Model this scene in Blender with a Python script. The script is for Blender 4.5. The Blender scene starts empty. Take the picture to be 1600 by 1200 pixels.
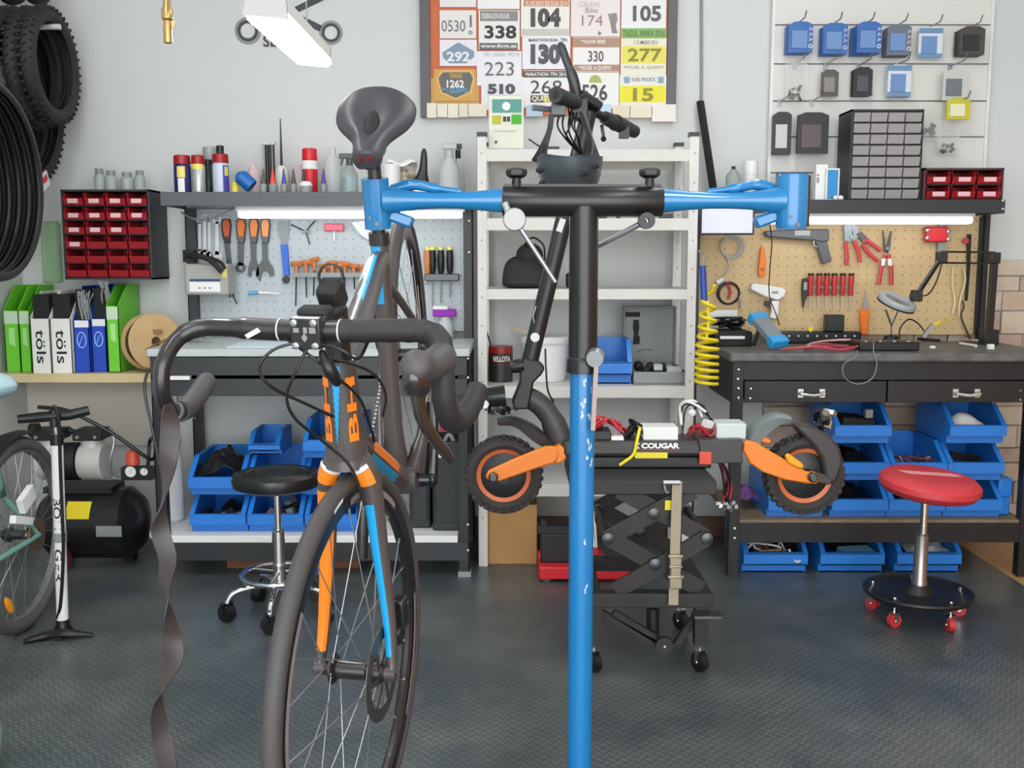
import bpy, bmesh, math, random
from mathutils import Vector, Matrix, Euler
random.seed(7)
D = bpy.data
C = bpy.context.scene.collection
R = math.radians
# ---------------------------------------------------------------- camera
HC, FPX, TILT = 1.24, 1600.0, math.atan(200 / 1600.0)
CT, ST = math.cos(TILT), math.sin(TILT)
cam_d = D.cameras.new('camera'); cam_d.sensor_width = 36.0; cam_d.lens = 36.0 * FPX / 1600.0
cam_d.clip_start = 0.05
cam = D.objects.new('camera', cam_d); C.objects.link(cam)
cam.location = (0, 0, HC); cam.rotation_euler = (R(90) - TILT, 0, 0)
bpy.context.scene.camera = cam
# ---------------------------------------------------------------- world, exposure
sc = bpy.context.scene
sc.view_settings.view_transform = 'Standard'; sc.view_settings.look = 'None'
sc.view_settings.gamma = 1.0; sc.view_settings.exposure = 1.45
sc.view_settings.use_curve_mapping = False
try:
    sc.cycles.use_denoising = True
    sc.cycles.max_bounces = 8
except Exception:
    pass
wd = D.worlds.new('daylight'); sc.world = wd; wd.use_nodes = True
wd.node_tree.nodes['Background'].inputs[0].default_value = (0.92, 0.97, 1.0, 1)
wd.node_tree.nodes['Background'].inputs[1].default_value = 1.9
LAMP_E, TUBE_E, FILL_E = 8.0, 2.4, 7.0

# ---------------------------------------------------------------- helpers
def P(px, py, Y):
    u = (600 - py) / FPX; v = (px - 800) / FPX
    t = Y / (CT + u * ST)
    return Vector((v * t, Y, HC + (-ST + u * CT) * t))
def FL(px, py, z=0.0):
    u = (600 - py) / FPX; v = (px - 800) / FPX
    t = (z - HC) / (-ST + u * CT)
    return Vector((v * t, (CT + u * ST) * t, z))
def S(Y, py=500):
    u = (600 - py) / FPX
    return Y / (CT + u * ST) / FPX

def lin(h):
    if isinstance(h, str):
        h = h.lstrip('#'); h = [int(h[i:i + 2], 16) / 255 for i in (0, 2, 4)]
    return tuple(c / 12.92 if c <= 0.04045 else ((c + 0.055) / 1.055) ** 2.4 for c in h) + (1.0,)

MATS = {}
def mat(name, col='#888888', rough=0.5, metal=0.0, var=None, bump=None, emit=None, glass=0.0, alpha=1.0, coat=0.0):
    """var=(scale, amount, colour2) noise colour; bump=(scale, strength)"""
    if name in MATS: return MATS[name]
    m = D.materials.new(name); m.use_nodes = True
    nt = m.node_tree; b = nt.nodes['Principled BSDF']
    b.inputs['Base Color'].default_value = lin(col)
    b.inputs['Roughness'].default_value = rough; b.inputs['Metallic'].default_value = metal
    if coat: b.inputs['Coat Weight'].default_value = coat
    if glass: b.inputs['Transmission Weight'].default_value = glass; b.inputs['IOR'].default_value = 1.25
    if alpha < 1: b.inputs['Alpha'].default_value = alpha
    if emit:
        b.inputs['Emission Color'].default_value = lin(emit[0]); b.inputs['Emission Strength'].default_value = emit[1]
    tc = None
    if var or bump:
        tc = nt.nodes.new('ShaderNodeTexCoord')
    if var:
        n = nt.nodes.new('ShaderNodeTexNoise'); n.inputs['Scale'].default_value = var[0]; n.inputs['Detail'].default_value = 5
        nt.links.new(tc.outputs['Object'], n.inputs['Vector'])
        r = nt.nodes.new('ShaderNodeValToRGB')
        r.color_ramp.elements[0].position = 0.5 - var[1]; r.color_ramp.elements[1].position = 0.5 + var[1]
        r.color_ramp.elements[0].color = lin(col); r.color_ramp.elements[1].color = lin(var[2])
        nt.links.new(n.outputs['Fac'], r.inputs['Fac']); nt.links.new(r.outputs['Color'], b.inputs['Base Color'])
    if bump:
        n = nt.nodes.new('ShaderNodeTexNoise'); n.inputs['Scale'].default_value = bump[0]; n.inputs['Detail'].default_value = 3
        nt.links.new(tc.outputs['Object'], n.inputs['Vector'])
        bp = nt.nodes.new('ShaderNodeBump'); bp.inputs['Strength'].default_value = bump[1]; bp.inputs['Distance'].default_value = 0.004
        nt.links.new(n.outputs['Fac'], bp.inputs['Height']); nt.links.new(bp.outputs['Normal'], b.inputs['Normal'])
    MATS[name] = m
    return m

WM = {}          # world matrices of the empties and parts
def axis_mat(o, z, x=None):
    z = Vector(z).normalized()
    x = Vector(x) if x is not None else (Vector((1, 0, 0)) if abs(z.x) < 0.9 else Vector((0, 1, 0)))
    y = z.cross(x).normalized(); x = y.cross(z)
    return Matrix(((x.x, y.x, z.x, o[0]), (x.y, y.y, z.y, o[1]), (x.z, y.z, z.z, o[2]), (0, 0, 0, 1)))
def spl(pts, n=6, closed=False):
    pts = [Vector(p) for p in pts]; out = []; N = len(pts)
    rng = N if closed else N - 1
    for i in range(rng):
        p1, p2 = pts[i], pts[(i + 1) % N]
        p0 = pts[i - 1] if (i > 0 or closed) else p1 * 2 - p2
        p3 = pts[(i + 2) % N] if (i + 2 < N or closed) else p2 * 2 - p1
        for k in range(n):
            t = k / n
            out.append(0.5 * ((2 * p1) + (p2 - p0) * t + (2 * p0 - 5 * p1 + 4 * p2 - p3) * t * t + (3 * p1 - p0 - 3 * p2 + p3) * t ** 3))
    if not closed: out.append(pts[-1])
    return out

class M:
    def __init__(s): s.v = []; s.f = []; s.mi = []; s.cur = 0
    def mt(s, i): s.cur = i; return s
    def add(s, v, f):
        k = len(s.v); s.v += [Vector(p) for p in v]
        s.f += [[i + k for i in q] for q in f]; s.mi += [s.cur] * len(f); return s
    def box(s, c, sz, rot=None):
        h = [q / 2 for q in sz]; c = Vector(c)
        m = (rot if isinstance(rot, Matrix) else Euler(rot).to_matrix()) if rot is not None else Matrix.Identity(3)
        v = [c + m @ Vector((x * h[0], y * h[1], z * h[2])) for x in (-1, 1) for y in (-1, 1) for z in (-1, 1)]
        return s.add(v, [(0, 1, 3, 2), (4, 6, 7, 5), (0, 4, 5, 1), (2, 3, 7, 6), (0, 2, 6, 4), (1, 5, 7, 3)])
    def bb(s, x0, x1, y0, y1, z0, z1):
        return s.box(((x0 + x1) / 2, (y0 + y1) / 2, (z0 + z1) / 2), (abs(x1 - x0), abs(y1 - y0), abs(z1 - z0)))
    def pxbox(s, a, b, c, d, Y, dep):
        """box whose front face covers pixels a..c, b..d at depth Y"""
        p = P(a, d, Y); q = P(c, b, Y); p2 = P(c, d, Y)
        x0 = (P(a, b, Y).x + p.x) / 2; x1 = (q.x + p2.x) / 2
        return s.bb(x0, x1, Y, Y + dep, p.z, q.z)
    def bar(s, a, b, w, h, up=(0, 0, 1)):
        a, b = Vector(a), Vector(b); d = b - a
        if abs(d.normalized().dot(Vector(up))) > 0.98: up = (0, 1, 0)
        x = d.cross(Vector(up)).normalized(); y = x.cross(d).normalized()
        v = [p + x * (i * w / 2) + y * (j * h / 2) for p in (a, b) for i, j in ((-1, -1), (1, -1), (1, 1), (-1, 1))]
        return s.add(v, [(0, 1, 2, 3), (7, 6, 5, 4), (0, 4, 5, 1), (1, 5, 6, 2), (2, 6, 7, 3), (3, 7, 4, 0)])
    def tube(s, pts, r, n=10, closed=False, caps=True, flat=1.0, up=None):
        pts = [Vector(p) for p in pts]; N = len(pts)
        rs = r if isinstance(r, (list, tuple)) else [r] * N
        v = []; prev = None
        for i, p in enumerate(pts):
            if closed: t = pts[(i + 1) % N] - pts[i - 1]
            else: t = pts[min(i + 1, N - 1)] - pts[max(i - 1, 0)]
            t = t.normalized() if t.length > 1e-9 else Vector((0, 0, 1))
            if up is not None: a = Vector(up) - t * t.dot(Vector(up))
            elif prev is None: a = t.orthogonal()
            else: a = prev - t * prev.dot(t)
            if a.length < 1e-6: a = t.orthogonal()
            a.normalize(); prev = a; b = t.cross(a)
            for k in range(n):
                w = 2 * math.pi * k / n
                v.append(p + a * (rs[i] * math.cos(w)) + b * (rs[i] * flat * math.sin(w)))
        f = []
        for i in range(N if closed else N - 1):
            j = (i + 1) % N
            for k in range(n):
                l = (k + 1) % n
                f.append((i * n + k, i * n + l, j * n + l, j * n + k))
        if caps and not closed:
            f.append(list(range(n))[::-1]); f.append([(N - 1) * n + k for k in range(n)])
        return s.add(v, f)
    def cyl(s, a, b, r, n=16, r2=None):
        return s.tube([a, b], [r, r if r2 is None else r2], n)
    def lathe(s, prof, o=(0, 0, 0), ax=(0, 0, 1), n=20, sx=1.0):
        m = axis_mat(o, ax); v = []; f = []
        for r, z in prof:
            for k in range(n):
                w = 2 * math.pi * k / n
                v.append(m @ Vector((r * math.cos(w) * sx, r * math.sin(w), z)))
        for i in range(len(prof) - 1):
            for k in range(n):
                l = (k + 1) % n
                f.append((i * n + k, i * n + l, (i + 1) * n + l, (i + 1) * n + k))
        f.append(list(range(n))[::-1]); f.append([(len(prof) - 1) * n + k for k in range(n)])
        return s.add(v, f)
    def ring(s, prof, o=(0, 0, 0), ax=(0, 0, 1), n=40):
        """closed profile revolved round an axis"""
        m = axis_mat(o, ax); v = []; f = []; K = len(prof)
        for k in range(n):
            w = 2 * math.pi * k / n
            for r, z in prof: v.append(m @ Vector((r * math.cos(w), r * math.sin(w), z)))
        for k in range(n):
            for i in range(K):
                j = (i + 1) % K; l = (k + 1) % n
                f.append((k * K + i, k * K + j, l * K + j, l * K + i))
        return s.add(v, f)
    def torus(s, o, Rr, r, ax=(0, 0, 1), n=36, k=10, flat=1.0):
        return s.ring([(Rr + r * math.cos(2 * math.pi * i / k), r * flat * math.sin(2 * math.pi * i / k)) for i in range(k)], o, ax, n)
    def ball(s, o, r, n=14, k=8, rot=None):
        r = r if isinstance(r, (tuple, list)) else (r, r, r); o = Vector(o)
        m = Euler(rot).to_matrix() if rot is not None else Matrix.Identity(3)
        v = [o + m @ Vector((0, 0, -r[2]))]
        for i in range(1, k):
            a = -math.pi / 2 + math.pi * i / k
            for j in range(n):
                w = 2 * math.pi * j / n
                v.append(o + m @ Vector((r[0] * math.cos(a) * math.cos(w), r[1] * math.cos(a) * math.sin(w), r[2] * math.sin(a))))
        v.append(o + m @ Vector((0, 0, r[2]))); f = []
        for j in range(n):
            f.append((0, 1 + (j + 1) % n, 1 + j)); q = 1 + (k - 2) * n
            f.append((len(v) - 1, q + j, q + (j + 1) % n))
        for i in range(k - 2):
            for j in range(n):
                a = 1 + i * n; b = a + n; l = (j + 1) % n
                f.append((a + j, a + l, b + l, b + j))
        return s.add(v, f)
    def prism(s, poly, th, mtx=None):
        """poly in local (x, z) facing -y, thickness th behind it"""
        mtx = mtx or Matrix.Identity(4); n = len(poly)
        v = [mtx @ Vector((x, 0, z)) for x, z in poly] + [mtx @ Vector((x, th, z)) for x, z in poly]
        f = [list(range(n)), list(range(2 * n - 1, n - 1, -1))]
        for i in range(n):
            j = (i + 1) % n; f.append((i, i + n, j + n, j))
        return s.add(v, f)
    def pxpoly(s, pts, Y, th):
        """an outline given in pixels at depth Y, th thick behind it"""
        q = [P(a, b, Y) for a, b in pts]
        return s.prism([(p.x, p.z) for p in q], th, Matrix.Translation((0, Y, 0)))
    def loft(s, rings, caps=True, closed_ring=True):
        n = len(rings[0]); v = [p for r in rings for p in r]; f = []
        for i in range(len(rings) - 1):
            for k in range(n if closed_ring else n - 1):
                l = (k + 1) % n
                f.append((i * n + k, i * n + l, (i + 1) * n + l, (i + 1) * n + k))
        if caps and closed_ring:
            f.append(list(range(n))[::-1]); f.append([(len(rings) - 1) * n + k for k in range(n)])
        return s.add(v, f)
    def build(s, name, mats, parent=None, local=False, bevel=0.0, subd=0, thick=0.0):
        if not isinstance(mats, (list, tuple)): mats = [mats]
        v = s.v
        off = Vector((0, 0, 0))
        if parent is not None:
            if not local:
                inv = WM[parent.name].inverted(); v = [inv @ p for p in v]
        elif v:
            off = Vector(((min(p.x for p in v) + max(p.x for p in v)) / 2, (min(p.y for p in v) + max(p.y for p in v)) / 2, min(p.z for p in v)))
            v = [p - off for p in v]
        me = D.meshes.new(name); me.from_pydata([tuple(p) for p in v], [], s.f)
        for m in mats: me.materials.append(m)
        me.polygons.foreach_set('material_index', s.mi)
        bm = bmesh.new(); bm.from_mesh(me); bmesh.ops.recalc_face_normals(bm, faces=bm.faces); bm.to_mesh(me); bm.free()
        me.polygons.foreach_set('use_smooth', [True] * len(me.polygons))
        me.set_sharp_from_angle(angle=R(38))
        o = D.objects.new(name, me); C.objects.link(o); o.location = off
        if parent is not None:
            o.parent = parent; WM[o.name] = WM[parent.name].copy()
        else: WM[o.name] = Matrix.Translation(off)
        if thick:
            md = o.modifiers.new('solid', 'SOLIDIFY'); md.thickness = thick
        if bevel:
            md = o.modifiers.new('bev', 'BEVEL'); md.width = bevel; md.segments = 2; md.limit_method = 'ANGLE'; md.angle_limit = R(40)
        if subd:
            md = o.modifiers.new('sub', 'SUBSURF'); md.levels = subd; md.render_levels = subd
        return o

def tag(o, label, cat, group=None):
    o['label'] = label; o['category'] = cat
    if group: o['group'] = group
    return o
def thing(name, label, cat, loc=(0, 0, 0), rot=(0, 0, 0), group=None):
    o = D.objects.new(name, None); C.objects.link(o)
    o.location = loc; o.rotation_euler = rot; o.empty_display_size = 0.05
    WM[o.name] = Matrix.Translation(Vector(loc)) @ Euler(rot).to_matrix().to_4x4()
    return tag(o, label, cat, group)
def struct(name, m, mats, bevel=0.0):
    o = m.build(name, mats, bevel=bevel); o['kind'] = 'structure'; return o
def dup(root, loc, label, rot=None):
    def cp(o, par):
        c = o.copy(); C.objects.link(c)
        if par is not None: c.parent = par
        for ch in o.children: cp(ch, c)
        return c
    c = cp(root, None); c.location = loc
    if rot is not None: c.rotation_euler = rot
    c['label'] = label
    WM[c.name] = Matrix.Translation(Vector(loc)) @ Euler(c.rotation_euler).to_matrix().to_4x4()
    return c
def text_geo(body, bold=0.0):
    cu = D.curves.new('t', 'FONT'); cu.body = body; cu.size = 1.0; cu.offset = bold; cu.resolution_u = 3
    ob = D.objects.new('t', cu); me = ob.to_mesh()
    v = [p.co.copy() for p in me.vertices]; f = [list(p.vertices) for p in me.polygons]
    ob.to_mesh_clear(); D.objects.remove(ob); D.curves.remove(cu)
    return v, f
def text(m, body, mtx, w=None, h=None, bold=0.0):
    """flat lettering centred at mtx (local x right, y up), fitted to width w / height h"""
    v, f = text_geo(body, bold)
    if not v: return m
    x0, x1 = min(p.x for p in v), max(p.x for p in v); y0, y1 = min(p.y for p in v), max(p.y for p in v)
    sx = (w / (x1 - x0)) if w else h / (y1 - y0); sy = (h / (y1 - y0)) if h else sx
    return m.add([mtx @ Vector(((p.x - (x0 + x1) / 2) * sx, (p.y - (y0 + y1) / 2) * sy, 0)) for p in v], f)
def face_m(p, rot=0.0):
    """matrix for lettering on a face that looks to -Y, turned by rot in its plane"""
    return Matrix.Translation(Vector(p)) @ Matrix(((1, 0, 0, 0), (0, 0, -1, 0), (0, 1, 0, 0), (0, 0, 0, 1))) @ Matrix.Rotation(rot, 4, 'Z')
def pxtext(m, body, a, b, c, d, Y, bold=0.0, rot=0.0):
    p = (P(a, b, Y) + P(c, d, Y)) / 2; s = S(Y, (b + d) / 2)
    w, h = (c - a) * s, (d - b) * s
    if abs(abs(rot) - math.pi / 2) < 0.5: w, h = h, w
    return text(m, body, face_m(p, rot), w, h, bold)
def one(name, label, cat, m, mats, group=None, bevel=0.0, **k):
    return tag(m.build(name, mats, bevel=bevel, **k), label, cat, group)

# ---------------------------------------------------------------- shared materials
white_wall = mat('white_wall_paint', '#d9dad7', 0.75, var=(1.3, 0.35, '#cfd1cf'), bump=(60, 0.06))
black_metal = mat('black_powder_coat', '#1d1d1f', 0.45, bump=(220, 0.08))
dark_metal = mat('charcoal_steel', '#2d2f31', 0.42, bump=(200, 0.06))
white_metal = mat('white_lacquered_steel', '#d9d6d0', 0.45, var=(9, 0.3, '#cfccc6'))
chrome = mat('chrome', '#d8d8d8', 0.16, 1.0)
steel = mat('brushed_steel', '#a6a8aa', 0.42, 0.85, bump=(120, 0.1))
dsteel = mat('dark_steel', '#5a5b5d', 0.4, 0.9)
black_plastic = mat('black_plastic', '#161617', 0.38)
matt_black = mat('matt_black', '#19191a', 0.7, bump=(150, 0.1))
rubber = mat('tyre_rubber', '#2a2929', 0.75, bump=(260, 0.3))
blue_plastic = mat('blue_bin_plastic', '#2a7ed8', 0.4, var=(6, 0.4, '#2576cc'))
red_plastic = mat('red_plastic', '#a01822', 0.4)
white_plastic = mat('white_plastic', '#e6e6e3', 0.4)
grey_plastic = mat('grey_plastic', '#8c8f90', 0.45)
orange_plastic = mat('orange_plastic', '#f07818', 0.4)
yellow_plastic = mat('yellow_plastic', '#e6d022', 0.4)
paper = mat('white_paper', '#ecebe8', 0.7)
ink = mat('black_ink', '#222222', 0.6)
red_bright = mat('bright_red_plastic', '#d8232e', 0.4)
clear = mat('clear_plastic', '#dfe6e6', 0.12, glass=0.85)
milky = mat('milky_plastic', '#dfe3e2', 0.35, glass=0.35)
wood = mat('pine_wood', '#d2b284', 0.5, var=(14, 0.3, '#c39e6b'))
cardboard = mat('cardboard', '#b88c56', 0.75, var=(10, 0.35, '#a87d4a'))
led = mat('led_diffuser', '#ffffff', 0.5, emit=('#fdfeff', LAMP_E))
tube_led = mat('led_tube', '#ffffff', 0.5, emit=('#fdfeff', TUBE_E))

# ---------------------------------------------------------------- the room
YW, XL, XR = 4.46, -2.12, 2.42
def mat_floor():
    m = D.materials.new('rubber_mat'); m.use_nodes = True; nt = m.node_tree; b = nt.nodes['Principled BSDF']; L = nt.links.new
    tc = nt.nodes.new('ShaderNodeTexCoord')
    n1 = nt.nodes.new('ShaderNodeTexNoise'); n1.inputs['Scale'].default_value = 2.6; n1.inputs['Detail'].default_value = 8; n1.inputs['Roughness'].default_value = 0.65
    L(tc.outputs['Object'], n1.inputs['Vector'])
    r1 = nt.nodes.new('ShaderNodeValToRGB'); e = r1.color_ramp.elements
    e[0].position = 0.42; e[0].color = lin('#464e51'); e[1].position = 0.72; e[1].color = lin('#656a66')
    L(n1.outputs['Fac'], r1.inputs['Fac']); 
    # little raised lozenges, alternately turned
    mp = nt.nodes.new('ShaderNodeMapping'); mp.inputs['Rotation'].default_value = (0, 0, R(45)); mp.inputs['Scale'].default_value = (46, 46, 1)
    L(tc.outputs['Object'], mp.inputs['Vector'])
    ck = nt.nodes.new('ShaderNodeTexChecker'); ck.inputs['Scale'].default_value = 1.0; L(mp.outputs['Vector'], ck.inputs['Vector'])
    sp = nt.nodes.new('ShaderNodeSeparateXYZ'); L(mp.outputs['Vector'], sp.inputs['Vector'])
    def mth(op, a, bq=None, v=None):
        q = nt.nodes.new('ShaderNodeMath'); q.operation = op; L(a, q.inputs[0])
        if bq is not None: L(bq, q.inputs[1])
        if v is not None: q.inputs[1].default_value = v
        return q.outputs[0]
    fx = mth('ABSOLUTE', mth('SUBTRACT', mth('FRACT', sp.outputs[0]), v=0.5)); fy = mth('ABSOLUTE', mth('SUBTRACT', mth('FRACT', sp.outputs[1]), v=0.5))
    mixx = nt.nodes.new('ShaderNodeMix'); L(ck.outputs['Fac'], mixx.inputs['Factor']); L(fx, mixx.inputs[2]); L(fy, mixx.inputs[3])
    bump_h = mth('LESS_THAN', mixx.outputs[0], v=0.16)
    mc = nt.nodes.new('ShaderNodeMix'); mc.data_type = 'RGBA'; mc.blend_type = 'MULTIPLY'; mc.inputs['Factor'].default_value = 1.0
    mr2 = nt.nodes.new('ShaderNodeMapRange'); mr2.inputs['To Min'].default_value = 0.78; mr2.inputs['To Max'].default_value = 1.35; L(bump_h, mr2.inputs['Value'])  # relief shading put into the colour: recesses darker, lozenges lighter
    L(r1.outputs['Color'], mc.inputs[6]); L(mr2.outputs['Result'], mc.inputs[7]); L(mc.outputs[2], b.inputs['Base Color'])
    bp = nt.nodes.new('ShaderNodeBump'); bp.inputs['Strength'].default_value = 0.42; bp.inputs['Distance'].default_value = 0.002
    L(bump_h, bp.inputs['Height']); L(bp.outputs['Normal'], b.inputs['Normal'])
    n2 = nt.nodes.new('ShaderNodeTexNoise'); n2.inputs['Scale'].default_value = 5; L(tc.outputs['Object'], n2.inputs['Vector'])
    mr = nt.nodes.new('ShaderNodeMapRange'); mr.inputs['To Min'].default_value = 0.26; mr.inputs['To Max'].default_value = 0.42
    L(n2.outputs['Fac'], mr.inputs['Value']); L(mr.outputs['Result'], b.inputs['Roughness'])
    b.inputs['Specular IOR Level'].default_value = 0.85
    return m
rubber_floor = mat_floor()
laminate = mat('laminate_floor', '#c9a574', 0.4, var=(5, 0.35, '#b98f5c'))
m = M(); m.bb(XL - 0.3, XR + 0.3, -3.0, YW + 0.1, -0.12, -0.006)
struct('floor', m, laminate)
m = M(); m.bb(XL, 1.94, -3.0, YW, -0.006, 0.0)
fm = m.build('floor_mat', rubber_floor); fm['kind'] = 'structure'
m = M(); m.bb(XL - 0.15, XR + 0.15, YW, YW + 0.15, 0.0, 2.9); struct('wall_back', m, white_wall)
m = M(); m.bb(XL - 0.15, XL, -1.6, YW, 0.0, 2.9); struct('wall_left', m, white_wall)
m = M(); m.bb(XR, XR + 0.15, -1.6, YW, 0.0, 2.9); struct('wall_right', m, white_wall)
m = M(); m.bb(XL - 0.15, XR + 0.15, -1.6, YW + 0.15, 2.9, 3.0)
struct('ceiling', m, mat('ceiling_paint', '#e4e4e2', 0.8, bump=(40, 0.05)))
# pale wooden boarding of the right wall below the stone line
m = M(); m.bb(XR - 0.05, XR, -1.2, YW, 0.0, 1.225)
struct('trim_1', m, mat('varnished_board', '#c58f52', 0.45, var=(7, 0.35, '#b67f43')))
m = M(); m.bb(-0.2, XR - 0.05, YW - 0.012, YW, 0.0, 0.09)
struct('baseboard_back', m, mat('brown_skirting', '#7c5a48', 0.5, var=(8, 0.3, '#6d4d3d')))
# stone cladding at the right of the back wall
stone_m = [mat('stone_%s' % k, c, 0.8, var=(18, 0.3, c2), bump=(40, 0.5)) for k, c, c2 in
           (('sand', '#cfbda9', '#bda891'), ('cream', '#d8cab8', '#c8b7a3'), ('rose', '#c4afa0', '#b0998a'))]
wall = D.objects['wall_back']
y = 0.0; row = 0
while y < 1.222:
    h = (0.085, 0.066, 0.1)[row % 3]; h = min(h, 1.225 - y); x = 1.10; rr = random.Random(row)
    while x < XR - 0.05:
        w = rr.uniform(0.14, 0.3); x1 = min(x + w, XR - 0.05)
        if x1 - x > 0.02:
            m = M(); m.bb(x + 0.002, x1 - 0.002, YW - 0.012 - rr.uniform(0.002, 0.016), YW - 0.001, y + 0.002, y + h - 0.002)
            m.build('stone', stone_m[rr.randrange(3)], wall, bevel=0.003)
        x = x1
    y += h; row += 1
# ---------------------------------------------------------------- lamps
def batten(label, p_near, p_far, w, h, name='pendant_light', mt=None, cable=True, roll=0.0, group=None):
    p_near, p_far = Vector(p_near), Vector(p_far)
    t = thing(name, label, 'lamp', (p_near + p_far) / 2, group=group)
    d = (p_far - p_near).normalized(); L = (p_far - p_near).length
    x = Vector((math.cos(roll), 0, math.sin(roll))); x = (x - d * x.dot(d)).normalized(); z = x.cross(d) * 1
    if z.z < 0: z = -z
    def pt(a, b, c): return p_near + d * a + x * b + z * c
    m = M()   # diffuser: shallow trapezoid trough
    prof = [(-w / 2, 0.012), (-w / 2 * 0.86, -0.012), (w / 2 * 0.86, -0.012), (w / 2, 0.012)]
    m.loft([[pt(a, b, c) for b, c in prof] for a in (0.012, L - 0.012)]); m.build('diffuser', mt or led, t)
    m = M(); prof = [(-w * 0.5, 0.012), (-w * 0.42, h), (w * 0.42, h), (w * 0.5, 0.012)]
    m.loft([[pt(a, b, c) for b, c in prof] for a in (0.012, L - 0.012)]); m.build('housing', white_plastic, t)
    for a in (0.0, L - 0.012):
        m = M(); prof = [(-w * 0.52, -0.004), (-w * 0.44, h + 0.004), (w * 0.44, h + 0.004), (w * 0.52, -0.004)]
        m.loft([[pt(q, b, c) for b, c in prof] for q in (a, a + 0.012)]); m.build('end_cap', mat('grey_white_plastic', '#b7b6b4', 0.5), t)
    if cable:
        for a in (L * 0.2, L * 0.8):
            q = pt(a, 0, h); m = M(); m.cyl(q, (q.x, q.y, 2.9), 0.0022, 6); m.build('hanging_cable', steel, t)
    return t
batten('slim white LED batten hanging by cables in front of the wrench logo', P(414, 24, 2.62), P(491, 98, 3.24), 0.108, 0.05, roll=R(-5))
fill_mt = mat('added_ceiling_led', '#ffffff', 0.5, emit=('#fbfdff', FILL_E))  # ceiling battens out of view, added as extra light for the room
for i, (x, y, lab) in enumerate(((-0.9, 1.0, 'unseen ceiling LED batten added over the road bike'), (0.9, 1.0, 'unseen ceiling LED batten added over the repair stand bar'),
                                 (0.9, 2.9, 'unseen ceiling LED batten added over the lift table'), (-1.2, 2.6, 'unseen ceiling LED batten added over the black stool'))):
    batten(lab, (x, y - 0.6, 2.82), (x, y + 0.6, 2.82), 0.16, 0.07, 'added_ceiling_light', fill_mt, False)

# ---------------------------------------------------------------- workbenches
def peg_mat(name, col, col2):
    m = D.materials.new(name); m.use_nodes = True; nt = m.node_tree; b = nt.nodes['Principled BSDF']; L = nt.links.new
    b.inputs['Roughness'].default_value = 0.55
    tc = nt.nodes.new('ShaderNodeTexCoord'); mp = nt.nodes.new('ShaderNodeMapping'); mp.inputs['Scale'].default_value = (1 / 0.038,) * 3
    L(tc.outputs['Object'], mp.inputs['Vector'])
    fr = nt.nodes.new('ShaderNodeVectorMath'); fr.operation = 'FRACTION'; L(mp.outputs[0], fr.inputs[0])
    sb = nt.nodes.new('ShaderNodeVectorMath'); sb.operation = 'SUBTRACT'; sb.inputs[1].default_value = (0.5, 0.5, 0.5); L(fr.outputs[0], sb.inputs[0])
    ml = nt.nodes.new('ShaderNodeVectorMath'); ml.operation = 'MULTIPLY'; ml.inputs[1].default_value = (1, 0, 1); L(sb.outputs[0], ml.inputs[0])
    ln = nt.nodes.new('ShaderNodeVectorMath'); ln.operation = 'LENGTH'; L(ml.outputs[0], ln.inputs[0])
    lt = nt.nodes.new('ShaderNodeMath'); lt.operation = 'LESS_THAN'; lt.inputs[1].default_value = 0.085; L(ln.outputs['Value'], lt.inputs[0])
    mx = nt.nodes.new('ShaderNodeMix'); mx.data_type = 'RGBA'; L(lt.outputs[0], mx.inputs['Factor'])
    mx.inputs[6].default_value = lin(col); mx.inputs[7].default_value = lin(col2); L(mx.outputs[2], b.inputs['Base Color'])
    return m
peg_grey = peg_mat('grey_pegboard', '#b4bcc0', '#7d858a'); peg_tan = peg_mat('tan_hardboard_pegboard', '#cdb183', '#8a6f48')
laminate_top = mat('pale_worktop', '#c3c9c8', 0.4, var=(8, 0.3, '#b3b9b9'))
rubber_top = mat('worn_black_worktop', '#4a4a4a', 0.5, var=(16, 0.2, '#727170'), bump=(50, 0.2))
def bolts(par, pts):
    for p in pts:
        m = M(); m.lathe([(0.006, 0), (0.006, 0.002), (0.003, 0.005)], p, (0, -1, 0), 8); m.build('bolt', chrome, par)

wb1 = thing('workbench', 'black steel workbench with pale worktop and grey pegboard', 'workbench', (-0.77, 4.1, 0))
x0, x1, y0, y1 = -1.375, -0.165, 3.85, 4.40
m = M(); m.bb(x0 - 0.005, x1 + 0.005, y0, y1, 0.862, 0.892); m.build('worktop', laminate_top, wb1, bevel=0.004)
for x in (x0, x1 - 0.04):
    for yy, zt in ((y0 + 0.02, 0.862), (y1 - 0.045, 1.44)):
        m = M(); m.bb(x, x + 0.04, yy, yy + 0.004, 0.0, zt); m.bb(x if x < -0.7 else x + 0.036, (x if x < -0.7 else x + 0.036) + 0.004, yy, yy + 0.045, 0.0, zt)
        m.bb(x + 0.001, x + 0.039, yy + 0.002, yy + 0.04, 0.0, zt - 0.002); o = m.build('leg', dark_metal if zt > 1 else black_metal, wb1)
m = M(); m.bb(x1 - 0.045, x1 + 0.005, y0 + 0.012, y0 + 0.065, 0.0, 0.02); m.build('foot_pad', grey_plastic, wb1)
for z0, z1 in ((0.79, 0.860), (0.712, 0.778)):
    m = M(); m.bb(x0 + 0.005, x1 - 0.005, y0 + 0.005, y0 + 0.03, z0, z1); m.bb(x0 + 0.01, x1 - 0.01, y0 + 0.03, y1 - 0.08, z0 + 0.006, z1 - 0.004)
    o = m.build('drawer', dark_metal, wb1, bevel=0.002)
    if z0 < 0.75:
        m = M(); p = P(282, 580, y0); m.bb(p.x - 0.037, p.x + 0.037, y0 - 0.012, y0 + 0.006, 0.776, 0.79); m.build('handle', white_plastic, o)
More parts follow.
